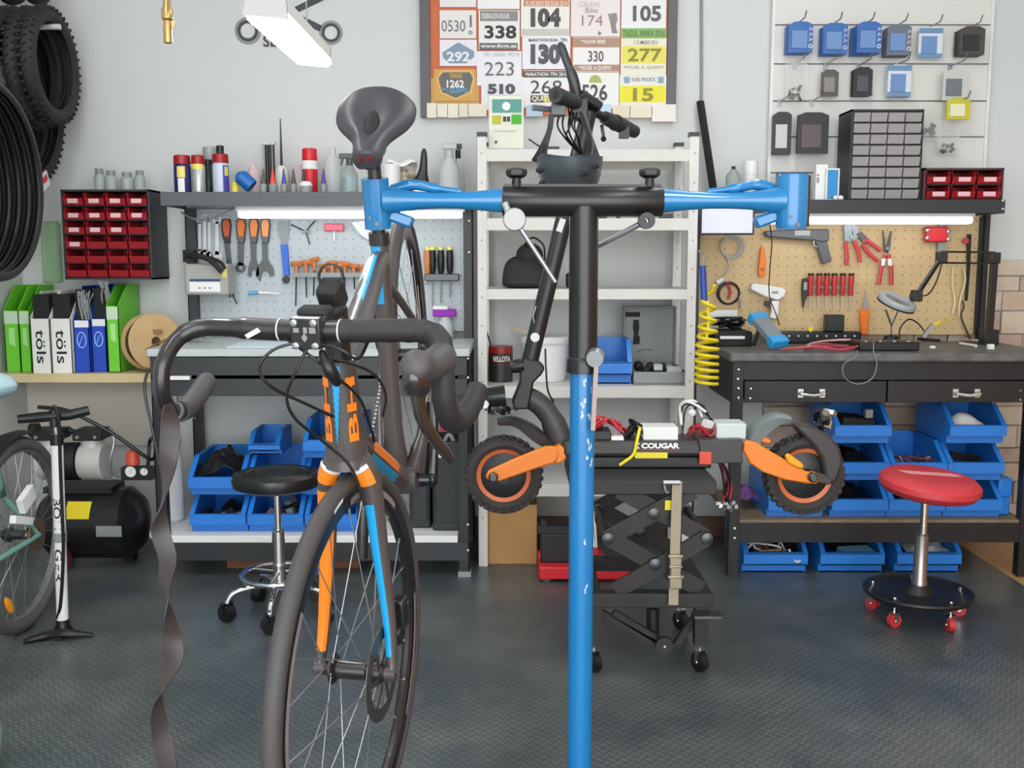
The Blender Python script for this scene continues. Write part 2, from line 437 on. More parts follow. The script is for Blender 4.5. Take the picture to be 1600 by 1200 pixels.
m = M(); m.bb(x0 - 0.05, x1 - 0.045, y0 + 0.07, y1 - 0.05, 0.137, 0.165); m.bb(x0 + 0.045, x1 - 0.045, y0 + 0.01, y0 + 0.07, 0.137, 0.165); m.build('lower_shelf', white_plastic, wb1, bevel=0.003)
m = M(); m.bb(x0 + 0.005, x1 - 0.005, y0 + 0.014, y0 + 0.03, 0.065, 0.137); m.build('lower_apron', dark_metal, wb1)
m = M(); m.bb(x0 + 0.01, x1 - 0.01, y1 - 0.005, y1 + 0.012, 0.92, 1.437); m.build('pegboard', peg_grey, wb1)
m = M(); m.bb(x0 - 0.02, x1 + 0.02, 4.12, 4.13, 1.437, 1.492); m.bb(x0 - 0.02, x1 + 0.02, 4.13, 4.445, 1.478, 1.488)
m.bb(x0 - 0.02, x0 - 0.015, 4.13, 4.44, 1.437, 1.488); m.bb(x1 + 0.015, x1 + 0.02, 4.13, 4.44, 1.437, 1.488)
m.build('overhead_shelf', mat('slate_grey_steel', '#54595c', 0.45, bump=(200, 0.05)), wb1, bevel=0.002)
bolts(wb1, [P(733, 345, 4.35), P(733, 394, 4.35), P(303, 653, 4.34), P(306, 653, 4.34), P(731, 560, 3.868), P(731, 590, 3.868), P(731, 820, 3.868), P(731, 860, 3.868)])

wb2 = thing('workbench', 'black steel workbench with dark worktop and tan pegboard', 'workbench', (1.42, 4.1, 0))
x0, x1 = 0.835, 2.02
m = M(); m.bb(x0 - 0.01, x1 + 0.05, y0 - 0.005, y1, 0.842, 0.876); m.build('worktop', rubber_top, wb2, bevel=0.008)
for x in (x0 + 0.005, x1 - 0.05):
    for yy, zt in ((y0 + 0.02, 0.842), (y1 - 0.045, 1.42)):
        xx = 0.772 if (zt > 1 and x < 1.4) else x
        lw = 0.02 if zt > 1 else 0.042; xx += 0.022 if (zt > 1 and x > 1.4) else 0
        m = M(); m.bb(xx, xx + lw, yy, yy + 0.042, 0.0, zt); m.build('leg', black_metal, wb2, bevel=0.002)
m = M(); m.bb(x0 + 0.012, x1 - 0.012, y0 + 0.024, y0 + 0.04, 0.772, 0.842); m.bb(x0 + 0.008, x0 + 0.024, y0 + 0.04, y1 - 0.05, 0.68, 0.842)
m.bb(x1 - 0.024, x1 - 0.008, y0 + 0.04, y1 - 0.05, 0.68, 0.842); m.build('apron', black_metal, wb2)
xm = (x0 + x1) / 2
for a, b, px in ((x0 + 0.05, xm - 0.003, 1269), (xm + 0.003, x1 - 0.055, 1512)):
    m = M(); m.bb(a, b, y0 + 0.014, y0 + 0.03, 0.686, 0.768); m.bb(a + 0.01, b - 0.01, y0 + 0.03, y1 - 0.08, 0.69, 0.76); dr = m.build('drawer', black_metal, wb2, bevel=0.002)
    p = P(px, 615, y0)
    m = M()
    for sgn in (-1, 1):
        m.lathe([(0.011, 0), (0.011, 0.006), (0.007, 0.018), (0.006, 0.028)], (p.x + sgn * 0.041, y0 + 0.014, p.z), (0, -1, 0), 10)
        m.box((p.x + sgn * 0.041, y0 + 0.011, p.z), (0.02, 0.006, 0.032))
    m.tube(spl([(p.x - 0.041, y0 - 0.012, p.z), (p.x - 0.02, y0 - 0.016, p.z - 0.003), (p.x, y0 - 0.017, p.z - 0.005), (p.x + 0.02, y0 - 0.016, p.z - 0.003), (p.x + 0.041, y0 - 0.012, p.z)], 3), 0.006, 8)
    m.build('handle', mat('satin_nickel', '#d8d5d0', 0.3, 0.6), dr)
m = M(); m.bb(x0 + 0.03, x1 - 0.03, y0 + 0.03, y1 - 0.01, 0.205, 0.224); m.build('lower_shelf', mat('raw_chipboard', '#8e7a63', 0.6, var=(30, 0.2, '#75634f')), wb2)
m = M(); m.bb(x0 + 0.012, x1 - 0.012, y0 + 0.024, y0 + 0.032, 0.135, 0.212); m.build('lower_apron', black_metal, wb2)
m = M(); m.bb(0.80, x1, y1 - 0.005, y1 + 0.012, 0.905, 1.41); m.build('pegboard', peg_tan, wb2)
m = M(); a = P(1105, 320, 4.12).x; b = P(1571, 320, 4.12).x
m.bb(a, b, 4.12, 4.13, 1.408, 1.462); m.bb(a, b, 4.13, 4.43, 1.45, 1.458); m.bb(a, a + 0.005, 4.13, 4.43, 1.408, 1.458); m.bb(b - 0.005, b, 4.13, 4.43, 1.408, 1.458)
m.build('overhead_shelf', dark_metal, wb2, bevel=0.002)
bolts(wb2, [P(x, y, 3.868) for x, y in ((1154, 577), (1153, 592), (1154, 607), (1154, 622), (1173, 607), (1172, 622), (1148, 826), (1148, 841), (1594, 610), (1594, 625))] + [P(1567, y, 4.118) for y in (314, 327)])

def led_tube(label, a, b, py, par_z):
    t = thing('tube_light', label, 'lamp', P((a + b) / 2, py, 4.2))
    p, q = P(a, py, 4.2), P(b, py, 4.2); z = (p.z + q.z) / 2
    m = M(); m.tube([(p.x, 4.2, z), (p.x + 0.012, 4.2, z), (q.x - 0.012, 4.2, z), (q.x, 4.2, z)], [0.012, 0.016, 0.016, 0.012], 12); m.build('tube', tube_led, t)
    m = M(); m.bb(p.x - 0.01, q.x + 0.01, 4.19, 4.225, z + 0.012, par_z); m.build('housing', white_plastic, t)
    return t
led_tube('glowing LED tube under the slate shelf above the grey pegboard', 373, 722, 335, 1.478)
led_tube('glowing LED tube under the shelf above the tan pegboard', 1180, 1518, 344, 1.449)

# ---------------------------------------------------------------- white shelving
sh = thing('shelving_unit', 'white steel shelving unit standing between the two workbenches', 'shelving', (0.3, 4.2, 0))
YF, YB = 4.0, 4.40
xa, xb = P(745, 240, YF).x, P(1093, 240, YF).x
zt = P(750, 208, YF).z
for x, s_ in ((xa, 1), (xb, -1)):
    for yy in (YF, YB - 0.036):
        m = M(); m.bb(x, x + s_ * 0.037, yy, yy + 0.002, 0, zt); m.bb(x, x + s_ * 0.002, yy, yy + 0.036, 0, zt)
        o = m.build('upright', white_metal, sh, bevel=0.0005)
        m = M(); m.bb(x, x + s_ * 0.04, yy - 0.003, yy + 0.04, zt - 0.012, zt + 0.004); m.build('end_cap', black_plastic, o)
        m = M()
        for k in range(14): m.lathe([(0.003, 0), (0.003, 0.001)], (x + s_ * 0.018, yy - 0.0002, 0.2 + k * 0.11), (0, -1, 0), 6)
        m.build('slot', dsteel, o)['kind'] = 'stuff'
SHZ = []
for a, b in ((233, 252), (341, 360), (452, 468), (604, 622), (757, 776)):
    z1, z0 = P(800, a, YF).z, P(800, b, YF).z; SHZ.append(z1 + 0.001)
    m = M(); m.bb(xa + 0.003, xb - 0.003, YF + 0.004, YB - 0.004, z1 - 0.006, z1); m.bb(xa + 0.002, xb - 0.002, YF + 0.002, YF + 0.006, z0, z1)
    m.bb(xa + 0.002, xb - 0.002, YB - 0.008, YB - 0.004, z0, z1); m.build('shelf', white_metal, sh, bevel=0.001)
# ---------------------------------------------------------------- repair stand
stand_blue = mat('glossy_blue_paint', '#1a79b2', 0.22, var=(3, 0.35, '#176fa6'), coat=0.5)
chipped = mat('chipped_blue_paint', '#1979b6', 0.3, var=(2.0, 0.3, '#146eaa'), coat=0.3)
BP = Vector((-0.252, 2.2, 0.752)); BM = Matrix.Translation(BP) @ Euler((R(2), R(27), R(-90))).to_matrix().to_4x4()
POSTD = (BM.to_3x3() @ Vector((-0.284, 0, 0.9588))).normalized()
YS = (BP + POSTD * 0.602 / POSTD.z).y
cx = 0.145
st = thing('repair_stand', 'blue and black repair stand with a T-shaped top bar and two clamps', 'repair stand', (cx, YS, 0))
zc = P(908, 315, YS).z; zj = P(905, 573, YS).z
m = M(); m.lathe([(0.026, 0.012), (0.0258, zj + 0.05)], (cx, YS, 0), n=28); m.build('lower_post', chipped, st)
m = M()
rr = random.Random(3)
for px, py, n_ in ((902, 628, 4), (905, 596, 3), (913, 652, 4), (912, 692, 5), (912, 718, 4), (909, 845, 2), (909, 915, 3), (914, 610, 3), (899, 642, 3)):
    for k in range(n_):
        m = M(); a0 = math.asin(max(-0.95, min(0.95, (px - 902 + rr.uniform(-4, 4)) * 0.00137 / 0.026))); z = P(px, py + rr.uniform(-7, 7), YS).z
        poly = [(a0 + rr.uniform(0.02, 0.14) * math.cos(w), z + rr.uniform(0.002, 0.008) * math.sin(w)) for w in [j * math.pi / 4 for j in range(8)]]
        m.add([(cx + 0.0264 * math.sin(a), YS - 0.0264 * math.cos(a), q) for a, q in poly], [list(range(8))]); m.build('paint_chip', mat('bare_primer', '#b9c4cc', 0.5), st)
m = M(); m.lathe([(0.0295, zj), (0.0295, zc - 0.01)], (cx, YS, 0), n=28); m.lathe([(0.033, zj - 0.012), (0.033, zj + 0.015), (0.0295, zj + 0.02)], (cx, YS, 0), n=28)
m.build('upper_sleeve', mat('black_gloss_paint', '#1c1a1b', 0.3), st)
xl, xr = P(785, 315, YS).x, P(1035, 315, YS).x
m = M(); m.lathe([(0.0285, 0), (0.030, 0.002), (0.030, xr - xl - 0.002), (0.0285, xr - xl)], (xl, YS, zc), (1, 0, 0), 28)
m.bb(xl + 0.003, xr - 0.003, YS - 0.006, YS + 0.03, zc + 0.026, zc + 0.0345); m.build('cross_tube', mat('black_gloss_paint'), st)
for px in (807, 1015):
    x = P(px, 280, YS).x
    m = M(); m.lathe([(0.011, 0.0), (0.009, 0.012), (0.009, 0.018)], (x, YS, zc + 0.03), n=14)
    m.lathe([(0.012, 0.016), (0.02, 0.021), (0.022, 0.028), (0.02, 0.034), (0.008, 0.037)], (x, YS, zc + 0.03), n=6); m.build('clamp_knob', black_plastic, st)
def head(px0, px1, py0, py1, xin, sgn, bore, yaw=0.0):
    """vertical clamp barrel at the end of a tapering arm"""
    xc = (BP + POSTD * ((zc - BP.z) / POSTD.z)).x if bore else P((px0 + px1) / 2, 318, YS).x; r = (P(px1, 318, YS).x - P(px0, 318, YS).x) / 2
    z0, z1 = P(px0, py1, YS).z, P(px0, py0, YS).z
    m = M()
    if bore: m.ring([(0.0165, z0 - zc), (r, z0 - zc), (r, z1 - zc), (0.0165, z1 - zc)], (xc, YS, zc), bore, 28)
    else: m.ring([(0.014, z0), (r * 0.93, z0), (r, z0 + 0.01), (r, z1 - 0.005), (r * 0.97, z1), (0.014, z1)], (xc, YS, 0), (0, 0, 1), 28)
    j = m.build('clamp_barrel', stand_blue, st)
    m = M(); d = xin - (xc + sgn * r * 0.5); L = abs(d); prof = [(0.0, 0.031), (0.06, 0.027), (0.14, 0.0225), (0.28, 0.018), (0.45, 0.0162), (0.62, 0.0165), (0.8, 0.0195), (1.0, 0.0245)]
    m.tube([(xc + sgn * (r * 0.55) + d * a, YS, zc + 0.002) for a, _ in prof], [q for _, q in prof], 24); m.build('arm', stand_blue, st)
    m = M(); m.lathe([(0.003, 0), (0.003, 0.002)], (xc - 0.01, YS - r * 0.95, (z0 + z1) / 2 - 0.03), (0, -1, 0), 8); m.lathe([(0.0045, 0), (0.0045, 0.003)], (xc + 0.004, YS - r, z0 + 0.008), (0, -1, 0), 8); m.build('bolt', dsteel, j)
    return xc, r, z0, z1
hx, hr, hz0, hz1 = head(566, 608, 278, 357, xl, 1, POSTD)
head(1213, 1262, 273, 358, xr, -1, None)
# moving jaw, cam plate and lever of each clamp, at the back
for xc, sgn in ((hx, 1), (P(1238, 318, YS).x, -1)):
    m = M(); m.tube(spl([(xc + sgn * 0.03, YS + 0.02, zc + 0.024), (xc + sgn * 0.07, YS + 0.012, zc + 0.034), (xc + sgn * 0.12, YS + 0.002, zc + 0.026), (xc + sgn * 0.17, YS + 0.004, zc + 0.02)], 5), [0.012] * 6 + [0.010] * 5 + [0.006] * 5, 10); m.build('cam_lever', stand_blue, st)
    m = M(); m.box((xc + sgn * 0.048, YS + 0.012, zc - 0.034), (0.05, 0.03, 0.024), (0, sgn * 0.35, 0)); m.build('jaw_bracket', stand_blue, st, bevel=0.005)
m = M(); m.ring([(0.0245, hz0 + 0.004), (0.0255, hz0 + 0.004), (0.0255, hz1 + 0.004), (0.0245, hz1 + 0.004)], (P(1246, 318, YS).x, YS + 0.004, 0), (0, 0, 1), 24); m.build('jaw_pad', black_plastic, st)
# chrome turning rods under the bar
m = M(); p = P(804, 343, YS - 0.03); q = P(868, 441, YS - 0.03); m.cyl(p, q, 0.0052, 12, 0.0046); m.build('locking_rod', steel, st)
m = M(); m.lathe([(0.021, 0), (0.023, 0.004), (0.023, 0.02), (0.021, 0.024)], p + Vector((0, 0.012, 0)), (0, -1, 0), 20); m.lathe([(0.007, 0), (0.007, 0.02)], P(794, 331, YS - 0.03), (-0.4, 0, 1), 10); m.build('rod_end', mat('cast_zinc', '#a8a6a2', 0.5, 0.25), st)
p = P(1010, 345, YS - 0.025); q = P(924, 390, YS + 0.05)
m = M(); m.cyl(p + Vector((0, 0.015, 0)), q, 0.006, 12, 0.005); m.build('locking_rod', steel, st)
m = M(); m.ring([(0.005, -0.01), (0.0165, -0.01), (0.0165, 0.01), (0.005, 0.01)], p, (0, 1, 0), 20); m.build('rod_eye', black_plastic, st)
# height clamp
p = P(932, 557, YS - 0.04)
m = M(); m.lathe([(0.017, 0), (0.0185, 0.004), (0.0185, 0.022), (0.017, 0.026)], p + Vector((0, 0.02, 0)), (-0.15, -1, -0.2), 20); m.bar(p + Vector((-0.03, 0.03, 0.008)), p + Vector((0.005, 0.015, 0.008)), 0.012, 0.016); m.build('height_clamp', steel, st)
m = M(); q = P(926, 672, YS - 0.035); m.bar(p + Vector((0, 0.004, -0.012)), q, 0.0135, 0.009, (1, 0, 0)); m.build('height_lever', mat('dull_zinc', '#a08e8a', 0.5, 0.3), st)
m = M(); m.bb(cx - 0.26, cx + 0.26, YS - 0.22, YS + 0.22, 0.0, 0.012); m.build('base_plate', black_metal, st, bevel=0.003)

# ---------------------------------------------------------------- road bike, nose down in the stand
carbon = mat('dark_carbon', '#4a4342', 0.34, var=(4, 0.3, '#534b49'), coat=0.2)
carbon_b = mat('black_carbon', '#221f1f', 0.3, coat=0.3)
b_or = mat('orange_decal', '#f5821f', 0.35); b_bl = mat('cyan_decal', '#1a9fdb', 0.35); b_wh = mat('silver_decal_and_highlight', '#d5dade', 0.3)
tape_m = mat('black_bar_tape', '#282525', 0.6, bump=(300, 0.2))
bike = thing('road_bicycle', 'dark carbon road bike with orange and cyan decals hanging nose down in the stand', 'bicycle', BP, (R(2), R(27), R(-90)))
HUBF, HUBR = Vector((0.585, 0, 0.07)), Vector((-0.404, 0, 0.07))
ax = Vector((-0.2924, 0, 0.9563)); CR = Vector((0.435, 0, 0.408)); HT = CR + ax * 0.165
STEER = Matrix.Translation(CR) @ Matrix.Rotation(R(-11), 4, ax) @ Matrix.Translation(-CR)
def steer(m): m.v = [STEER @ p for p in m.v]; return m
def arc(m, pts, rs, a0, a1, n=5, up=(1, 0, 0), flat=1.0):
    """a strip on part of a tube's skin between two angles (0 = up direction)"""
    pts = [Vector(p) for p in pts]; rings = []
    for i, p in enumerate(pts):
        t = (pts[min(i + 1, len(pts) - 1)] - pts[max(i - 1, 0)]).normalized(); a = (Vector(up) - t * t.dot(Vector(up))).normalized(); b = t.cross(a)
        A0 = a0[i] if isinstance(a0, (list, tuple)) else a0; A1 = a1[i] if isinstance(a1, (list, tuple)) else a1
        rings.append([p + a * (rs[i] * math.cos(A0 + (A1 - A0) * k / n)) + b * (rs[i] * flat * math.sin(A0 + (A1 - A0) * k / n)) for k in range(n + 1)])
    return m.loft(rings, caps=False, closed_ring=False)
# frame
m = M()
m.tube([CR, CR + ax * 0.03, CR + ax * 0.1, HT], [0.0335, 0.032, 0.0285, 0.0265], 24)
DT = [CR + ax * 0.035, Vector((0.36, 0, 0.37)), Vector((0.2, 0, 0.205)), Vector((0.03, 0, 0.03))]
m.tube(DT, [0.031, 0.031, 0.031, 0.033], 20, flat=0.95, up=(0, 1, 0))
TTp = [HT - ax * 0.02, Vector((0.3, 0, 0.53)), Vector((0.1, 0, 0.505)), Vector((-0.08, 0, 0.49)), Vector((-0.139, 0, 0.475))]
m.tube(TTp, [0.0265, 0.026, 0.024, 0.021, 0.02], 20, flat=0.85, up=(0, 1, 0))
SD = Vector((-0.284, 0, 0.9588))
m.tube([Vector((0, 0, 0)), SD * 0.12, SD * 0.42, SD * 0.535], [0.026, 0.021, 0.0185, 0.0185], 18)
m.cyl((0, -0.043, 0), (0, 0.043, 0), 0.03, 20)
for s_ in (-1, 1):
    m.tube(spl([SD * 0.43 + Vector((-0.01, s_ * 0.012, 0)), SD * 0.40 + Vector((-0.06, s_ * 0.03, -0.04)), Vector((-0.3, s_ * 0.055, 0.18)), HUBR + Vector((0, s_ * 0.066, 0))], 4), 0.0085, 10)
    m.tube(spl([Vector((-0.02, s_ * 0.03, 0)), Vector((-0.12, s_ * 0.045, 0.02)), Vector((-0.28, s_ * 0.06, 0.05)), HUBR + Vector((0, s_ * 0.067, 0))], 4), [0.018] * 4 + [0.013] * 4 + [0.011] * 5, 10)
frame = m.build('frame', carbon, bike, local=True)
m = M()     # top tube: whitish highlight painted along the flank, cyan stripe
tp = spl([TTp[0] + Vector((-0.03, 0, -0.01))] + TTp[1:4], 4); rs = [0.0272 - 0.0052 * i / (len(tp) - 1) for i in range(len(tp))]
arc(m, tp, rs, R(175), R(248), up=(0, 1, 0), flat=0.86); m.build('highlight_flank', b_wh, frame, local=True)
m = M(); arc(m, tp, [r * 1.01 for r in rs], R(248), R(280), up=(0, 1, 0), flat=0.86); m.build('cyan_stripe', b_bl, frame, local=True)
m = M(); q = [SD * 0.40, SD * 0.46, SD * 0.52]; arc(m, q, [0.0192] * 3, R(-55), R(10)); m.build('cyan_stripe', b_bl, frame, local=True)
m = M()     # down tube logo fields
dp = [DT[1], DT[2], DT[2] * 0.55]
arc(m, dp, [0.0316] * 3, R(20), R(75), up=(0, 1, 0), flat=0.96); m.build('cyan_field', b_bl, frame, local=True)
m = M(); arc(m, dp, [0.0316] * 3, R(-50), R(12), up=(0, 1, 0), flat=0.96); m.build('orange_field', b_or, frame, local=True)
# head tube stripe and lettering on the curved skin
def on_head(u, v, dr=0.0006):
    t = v / 0.165; r = 0.0335 * (1 - t) + 0.0265 * t + dr; a = u / r
    fwd = Vector((0.9563, 0, 0.2924)); return CR + ax * v + fwd * (r * math.cos(a)) + Vector((0, 1, 0)) * (r * math.sin(a))
def head_poly(m, pts): return m.add([on_head(u, v) for u, v in pts], [list(range(len(pts)))])
m = M()
for k in range(12):
    v0, v1 = 0.160 - k * 0.0105, 0.160 - (k + 1) * 0.0105; w0, w1 = 0.010 * (1 - k / 13), 0.010 * (1 - (k + 1) / 13)
    head_poly(m, [(-0.009, v0), (-0.009 + w0 * 1.4, v0), (-0.007 + w1 * 1.4, v1), (-0.007, v1)])
m.build('cyan_stripe', b_bl, frame, local=True)
for u0, s_ in ((0.0205, 1), (-0.0245, 1)):
    m = M(); v, f = text_geo('BH', 0.03); w = max(p.x for p in v); h = max(p.y for p in v)
    m.add([on_head(u0 - (p.y / h - 0.5) * 0.0165, 0.032 + p.x / w * 0.108, 0.0008) for p in v], f); m.build('lettering', b_or, frame, local=True)
m = M(); m.tube([SD * 0.52, SD * 0.545], [0.0215, 0.0215], 16); m.bar(SD * 0.522 + Vector((-0.02, 0, 0)), SD * 0.542 + Vector((-0.02, 0, 0)), 0.014, 0.01); m.build('seat_collar', carbon_b, bike, local=True)
m = M(); m.tube([SD * 0.45, SD * 0.69], [0.0136, 0.0136], 16); m.box(SD * 0.695, (0.055, 0.03, 0.03)); m.build('seatpost', carbon_b, bike, local=True)
# saddle
SA = SD * 0.748
m = M(); rings = []
for x, w, dip, dz in ((0.150, 0.006, 0, -0.006), (0.146, 0.025, 0, 0.0), (0.12, 0.0275, 0.0, 0.002), (0.08, 0.0285, 0.008, 0.001), (0.04, 0.035, 0.018, 0.0), (0.0, 0.053, 0.022, 0.0), (-0.035, 0.069, 0.022, 0.002), (-0.07, 0.077, 0.014, 0.006), (-0.112, 0.076, 0.003, 0.009), (-0.132, 0.070, 0.0, 0.008), (-0.145, 0.045, 0.0, 0.002), (-0.149, 0.015, -0.004, -0.004)):
    top = []
    for k in range(9):
        s_ = -1 + k / 4; z = -0.045 * abs(s_) ** 3.2 * (w / 0.076) ** 0.55 - dip * math.exp(-(s_ * 2.4) ** 2)
        top.append(SA + Vector((x, s_ * w * 1.17, dz + z + 0.02)))
    bot = [SA + Vector((x, s_ * w * 1.06, dz - 0.012 - 0.028 * abs(s_) * (w / 0.076) ** 0.55)) for s_ in (0.85, 0.3, -0.3, -0.85)]
    rings.append(top + bot)
SADR = Matrix.Translation(SA + Vector((-0.012, 0, 0.002))) @ Matrix.Rotation(R(10), 4, 'Y') @ Matrix.Diagonal((0.84, 1, 1, 1)) @ Matrix.Translation(-SA)
m.loft(rings); m.v = [SADR @ p for p in m.v]; sad = m.build('saddle', mat('saddle_leather', '#3d3a40', 0.45, bump=(200, 0.1)), bike, local=True, subd=2)
m = M(); m.ball(SA + Vector((-0.005, 0, 0.004)), (0.062, 0.0135, 0.0095), 16, 8); m.v = [SADR @ p for p in m.v]; m.build('pressure_channel', matt_black, sad, local=True)
m = M()
for s_ in (-1, 1):
    for a in range(5): m.ball(SA + Vector((0.1515 - 0.0012 * abs(a - 2), s_ * (0.003 + a * 0.0022), 0.001 + 0.0055 * math.sin(a * 0.8))), (0.002, 0.0012, 0.005), 6, 4)
m.v = [SADR @ p for p in m.v]; m.build('emblem', mat('dull_red_print', '#8a2a2c', 0.6), sad, local=True)
m = M()
for s_ in (-1, 1): m.tube(spl([SA + Vector((0.12, s_ * 0.012, -0.005)), SA + Vector((0.05, s_ * 0.022, -0.035)), SA + Vector((-0.05, s_ * 0.022, -0.035)), SA + Vector((-0.12, s_ * 0.035, -0.005))], 4), 0.0036, 8)
m.v = [SADR @ p for p in m.v]; m.build('rail', dsteel, sad, local=True)
# wheels
def wheel(name, hub, steered, rotor_side, cassette=False):
    f = steer if steered else (lambda q: q)
    Y = (0, 1, 0); H = hub
    m = M(); m.ring([(0.287, -0.004), (0.292, -0.009), (0.312, -0.0105), (0.3185, -0.0095), (0.3185, 0.0095), (0.312, 0.0105), (0.292, 0.009), (0.287, 0.004)], H, Y, 72)
    w = f(m).build(name, mat('dark_rim', '#2b2727', 0.28, 0.3), bike, local=True)
    m = M(); m.torus(H, 0.3265, 0.0145, Y, 72, 12); f(m).build('tyre', mat('road_tyre', '#464241', 0.62, bump=(300, 0.1)), w, local=True)
    m = M(); m.lathe([(0.010, -0.056), (0.012, -0.052), (0.012, -0.044), (0.026, -0.040), (0.026, -0.036), (0.016, -0.03), (0.015, 0.02), (0.024, 0.027), (0.024, 0.031), (0.018, 0.034), (0.018, 0.046), (0.010, 0.055)], H, Y, 20); f(m).build('hub', carbon_b, w, local=True)
    m = M()
    for k in range(24):
        a = 2 * math.pi * (k + 0.5) / 24; s_ = 1 if k % 2 else -1; b = a + (0.95 if (k // 2) % 2 else -0.95)
        p = H + Vector((0.024 * math.cos(b), s_ * 0.034, 0.024 * math.sin(b))); q = H + Vector((0.288 * math.cos(a), s_ * 0.002, 0.288 * math.sin(a)))
        m.tube([p, q], 0.00105, 5); m.cyl(q + (p - q).normalized() * 0.012, q, 0.0021, 6)
    o = f(m).build('spokes', mat('spoke_steel', '#a4a4a4', 0.35, 0.8), w, local=True); o['kind'] = 'stuff'
    m = M(); s_ = rotor_side * 0.047; m.ring([(0.058, s_ - 0.0009), (0.080, s_ - 0.0009), (0.080, s_ + 0.0009), (0.058, s_ + 0.0009)], H, Y, 48)
    for k in range(6):
        a = k * math.pi / 3; m.bar(H + Vector((0.02 * math.cos(a), s_, 0.02 * math.sin(a))), H + Vector((0.06 * math.cos(a + 0.5), s_, 0.06 * math.sin(a + 0.5))), 0.009, 0.0018, (0, 1, 0))
    f(m).build('disc_rotor', mat('rotor_steel', '#6d625c', 0.35, 0.8), w, local=True)
    if cassette:
        m = M()
        for k in range(9):
            r = 0.024 + k * 0.0038; yy = -0.042 + k * 0.0024 - 0.006; m.ring([(0.012, yy), (r, yy), (r, yy + 0.0012), (0.012, yy + 0.0012)], H, Y, 28)
        m.build('cassette', steel, w, local=True)
    else:
        m = M()
        arc_pts = [(H + Vector((0.3005 * math.cos(a), 0.0103, 0.3005 * math.sin(a)))) for a in [R(95 + q * 3) for q in range(12)]]
        for s_ in (-1, 1):
            for a0 in (20, 110, 200, 290):
                m = M(); q = [[H + Vector((r * math.cos(R(a0 + k * 3)), s_ * 0.0112, r * math.sin(R(a0 + k * 3)))) for k in range(16)] for r in (0.296, 0.307)]
                m.loft(q, caps=False, closed_ring=False); f(m).build('rim_decal', mat('rim_print', '#8d7f7b', 0.4), w, local=True)
        m = M()
        for a0 in (98, 100):
            pass
        q = [[H + Vector((r * math.cos(R(96 + k)), 0.0148 * (1 if r > 0.32 else 0.93), r * math.sin(R(96 + k)))) for k in range(8)] for r in (0.3195, 0.3265)]
        m.loft(q, caps=False, closed_ring=False); f(m).build('tyre_label', paper, w, local=True)
    return w
wheel('front_wheel', HUBF, True, 1); wheel('rear_wheel', HUBR, False, 1, True)
# fork
FN = Vector((0.9563, 0, 0.2924))
m = M()
m.tube([CR + ax * 0.004, CR - ax * 0.012], [0.034, 0.037], 24)
def leg(s_):
    pts = [CR + ax * 0.004 + Vector((0, s_ * 0.012, 0)), CR - ax * 0.018 + Vector((0, s_ * 0.028, 0)), CR - ax * 0.055 + Vector((0, s_ * 0.0385, 0)), CR - ax * 0.15 + FN * 0.004 + Vector((0, s_ * 0.045, 0)), CR - ax * 0.28 + FN * 0.018 + Vector((0, s_ * 0.057, 0)), CR - ax * 0.352 + FN * 0.037 + Vector((0, s_ * 0.063, 0)), HUBF + Vector((0, s_ * 0.066, 0))]
    rr = [0.024, 0.0235, 0.0205, 0.0175, 0.0135, 0.011, 0.011]
    return spl(pts, 4), [rr[min(i // 4, 5)] + (rr[min(i // 4 + 1, 6)] - rr[min(i // 4, 5)]) * (i % 4) / 4 for i in range(25)]
for s_ in (-1, 1):
    p, r = leg(s_); m.tube(p, r, 14, flat=0.78, up=(1, 0, 0))
    m.cyl(HUBF + Vector((0, s_ * 0.053, 0)), HUBF + Vector((0, s_ * 0.071, 0)), 0.012, 12)
fork = steer(m).build('fork', carbon, bike, local=True)
for s_, mt_, lo, hi in ((-1, b_or, -62, 50), (1, b_bl, -22, 75)):
    p, r = leg(s_); m = M(); k0 = 8 if s_ < 0 else 9
    arc(m, p[k0:20], [q * 1.03 for q in r[k0:20]], R(-lo * -s_ if False else lo), R(hi), up=(1, 0, 0), flat=0.8); steer(m).build('fork_decal', mt_, fork, local=True)
for s_ in (-1, 1):
    p, r = leg(s_); m = M(); arc(m, p[4:8], [q * 1.035 for q in r[4:8]], R(-60), R(75), up=(1, 0, 0), flat=0.8); steer(m).build('fork_decal', b_or, fork, local=True)
    m = M(); arc(m, [p[3], p[4]], [r[3] * 1.03, r[4] * 1.04], R(-60), R(75), up=(1, 0, 0), flat=0.81); steer(m).build('fork_decal', b_wh, fork, local=True)
# brake caliper on the fork
m = M(); c0 = CR - ax * 0.29 + FN * 0.012 + Vector((0, 0.062, 0)) - FN * 0.035
m.box(c0, (0.028, 0.022, 0.055), (0, R(-17), 0)); m.box(c0 + Vector((0.02, -0.004, -0.03)), (0.03, 0.02, 0.03)); steer(m).build('brake_caliper', carbon_b, bike, local=True, bevel=0.004)
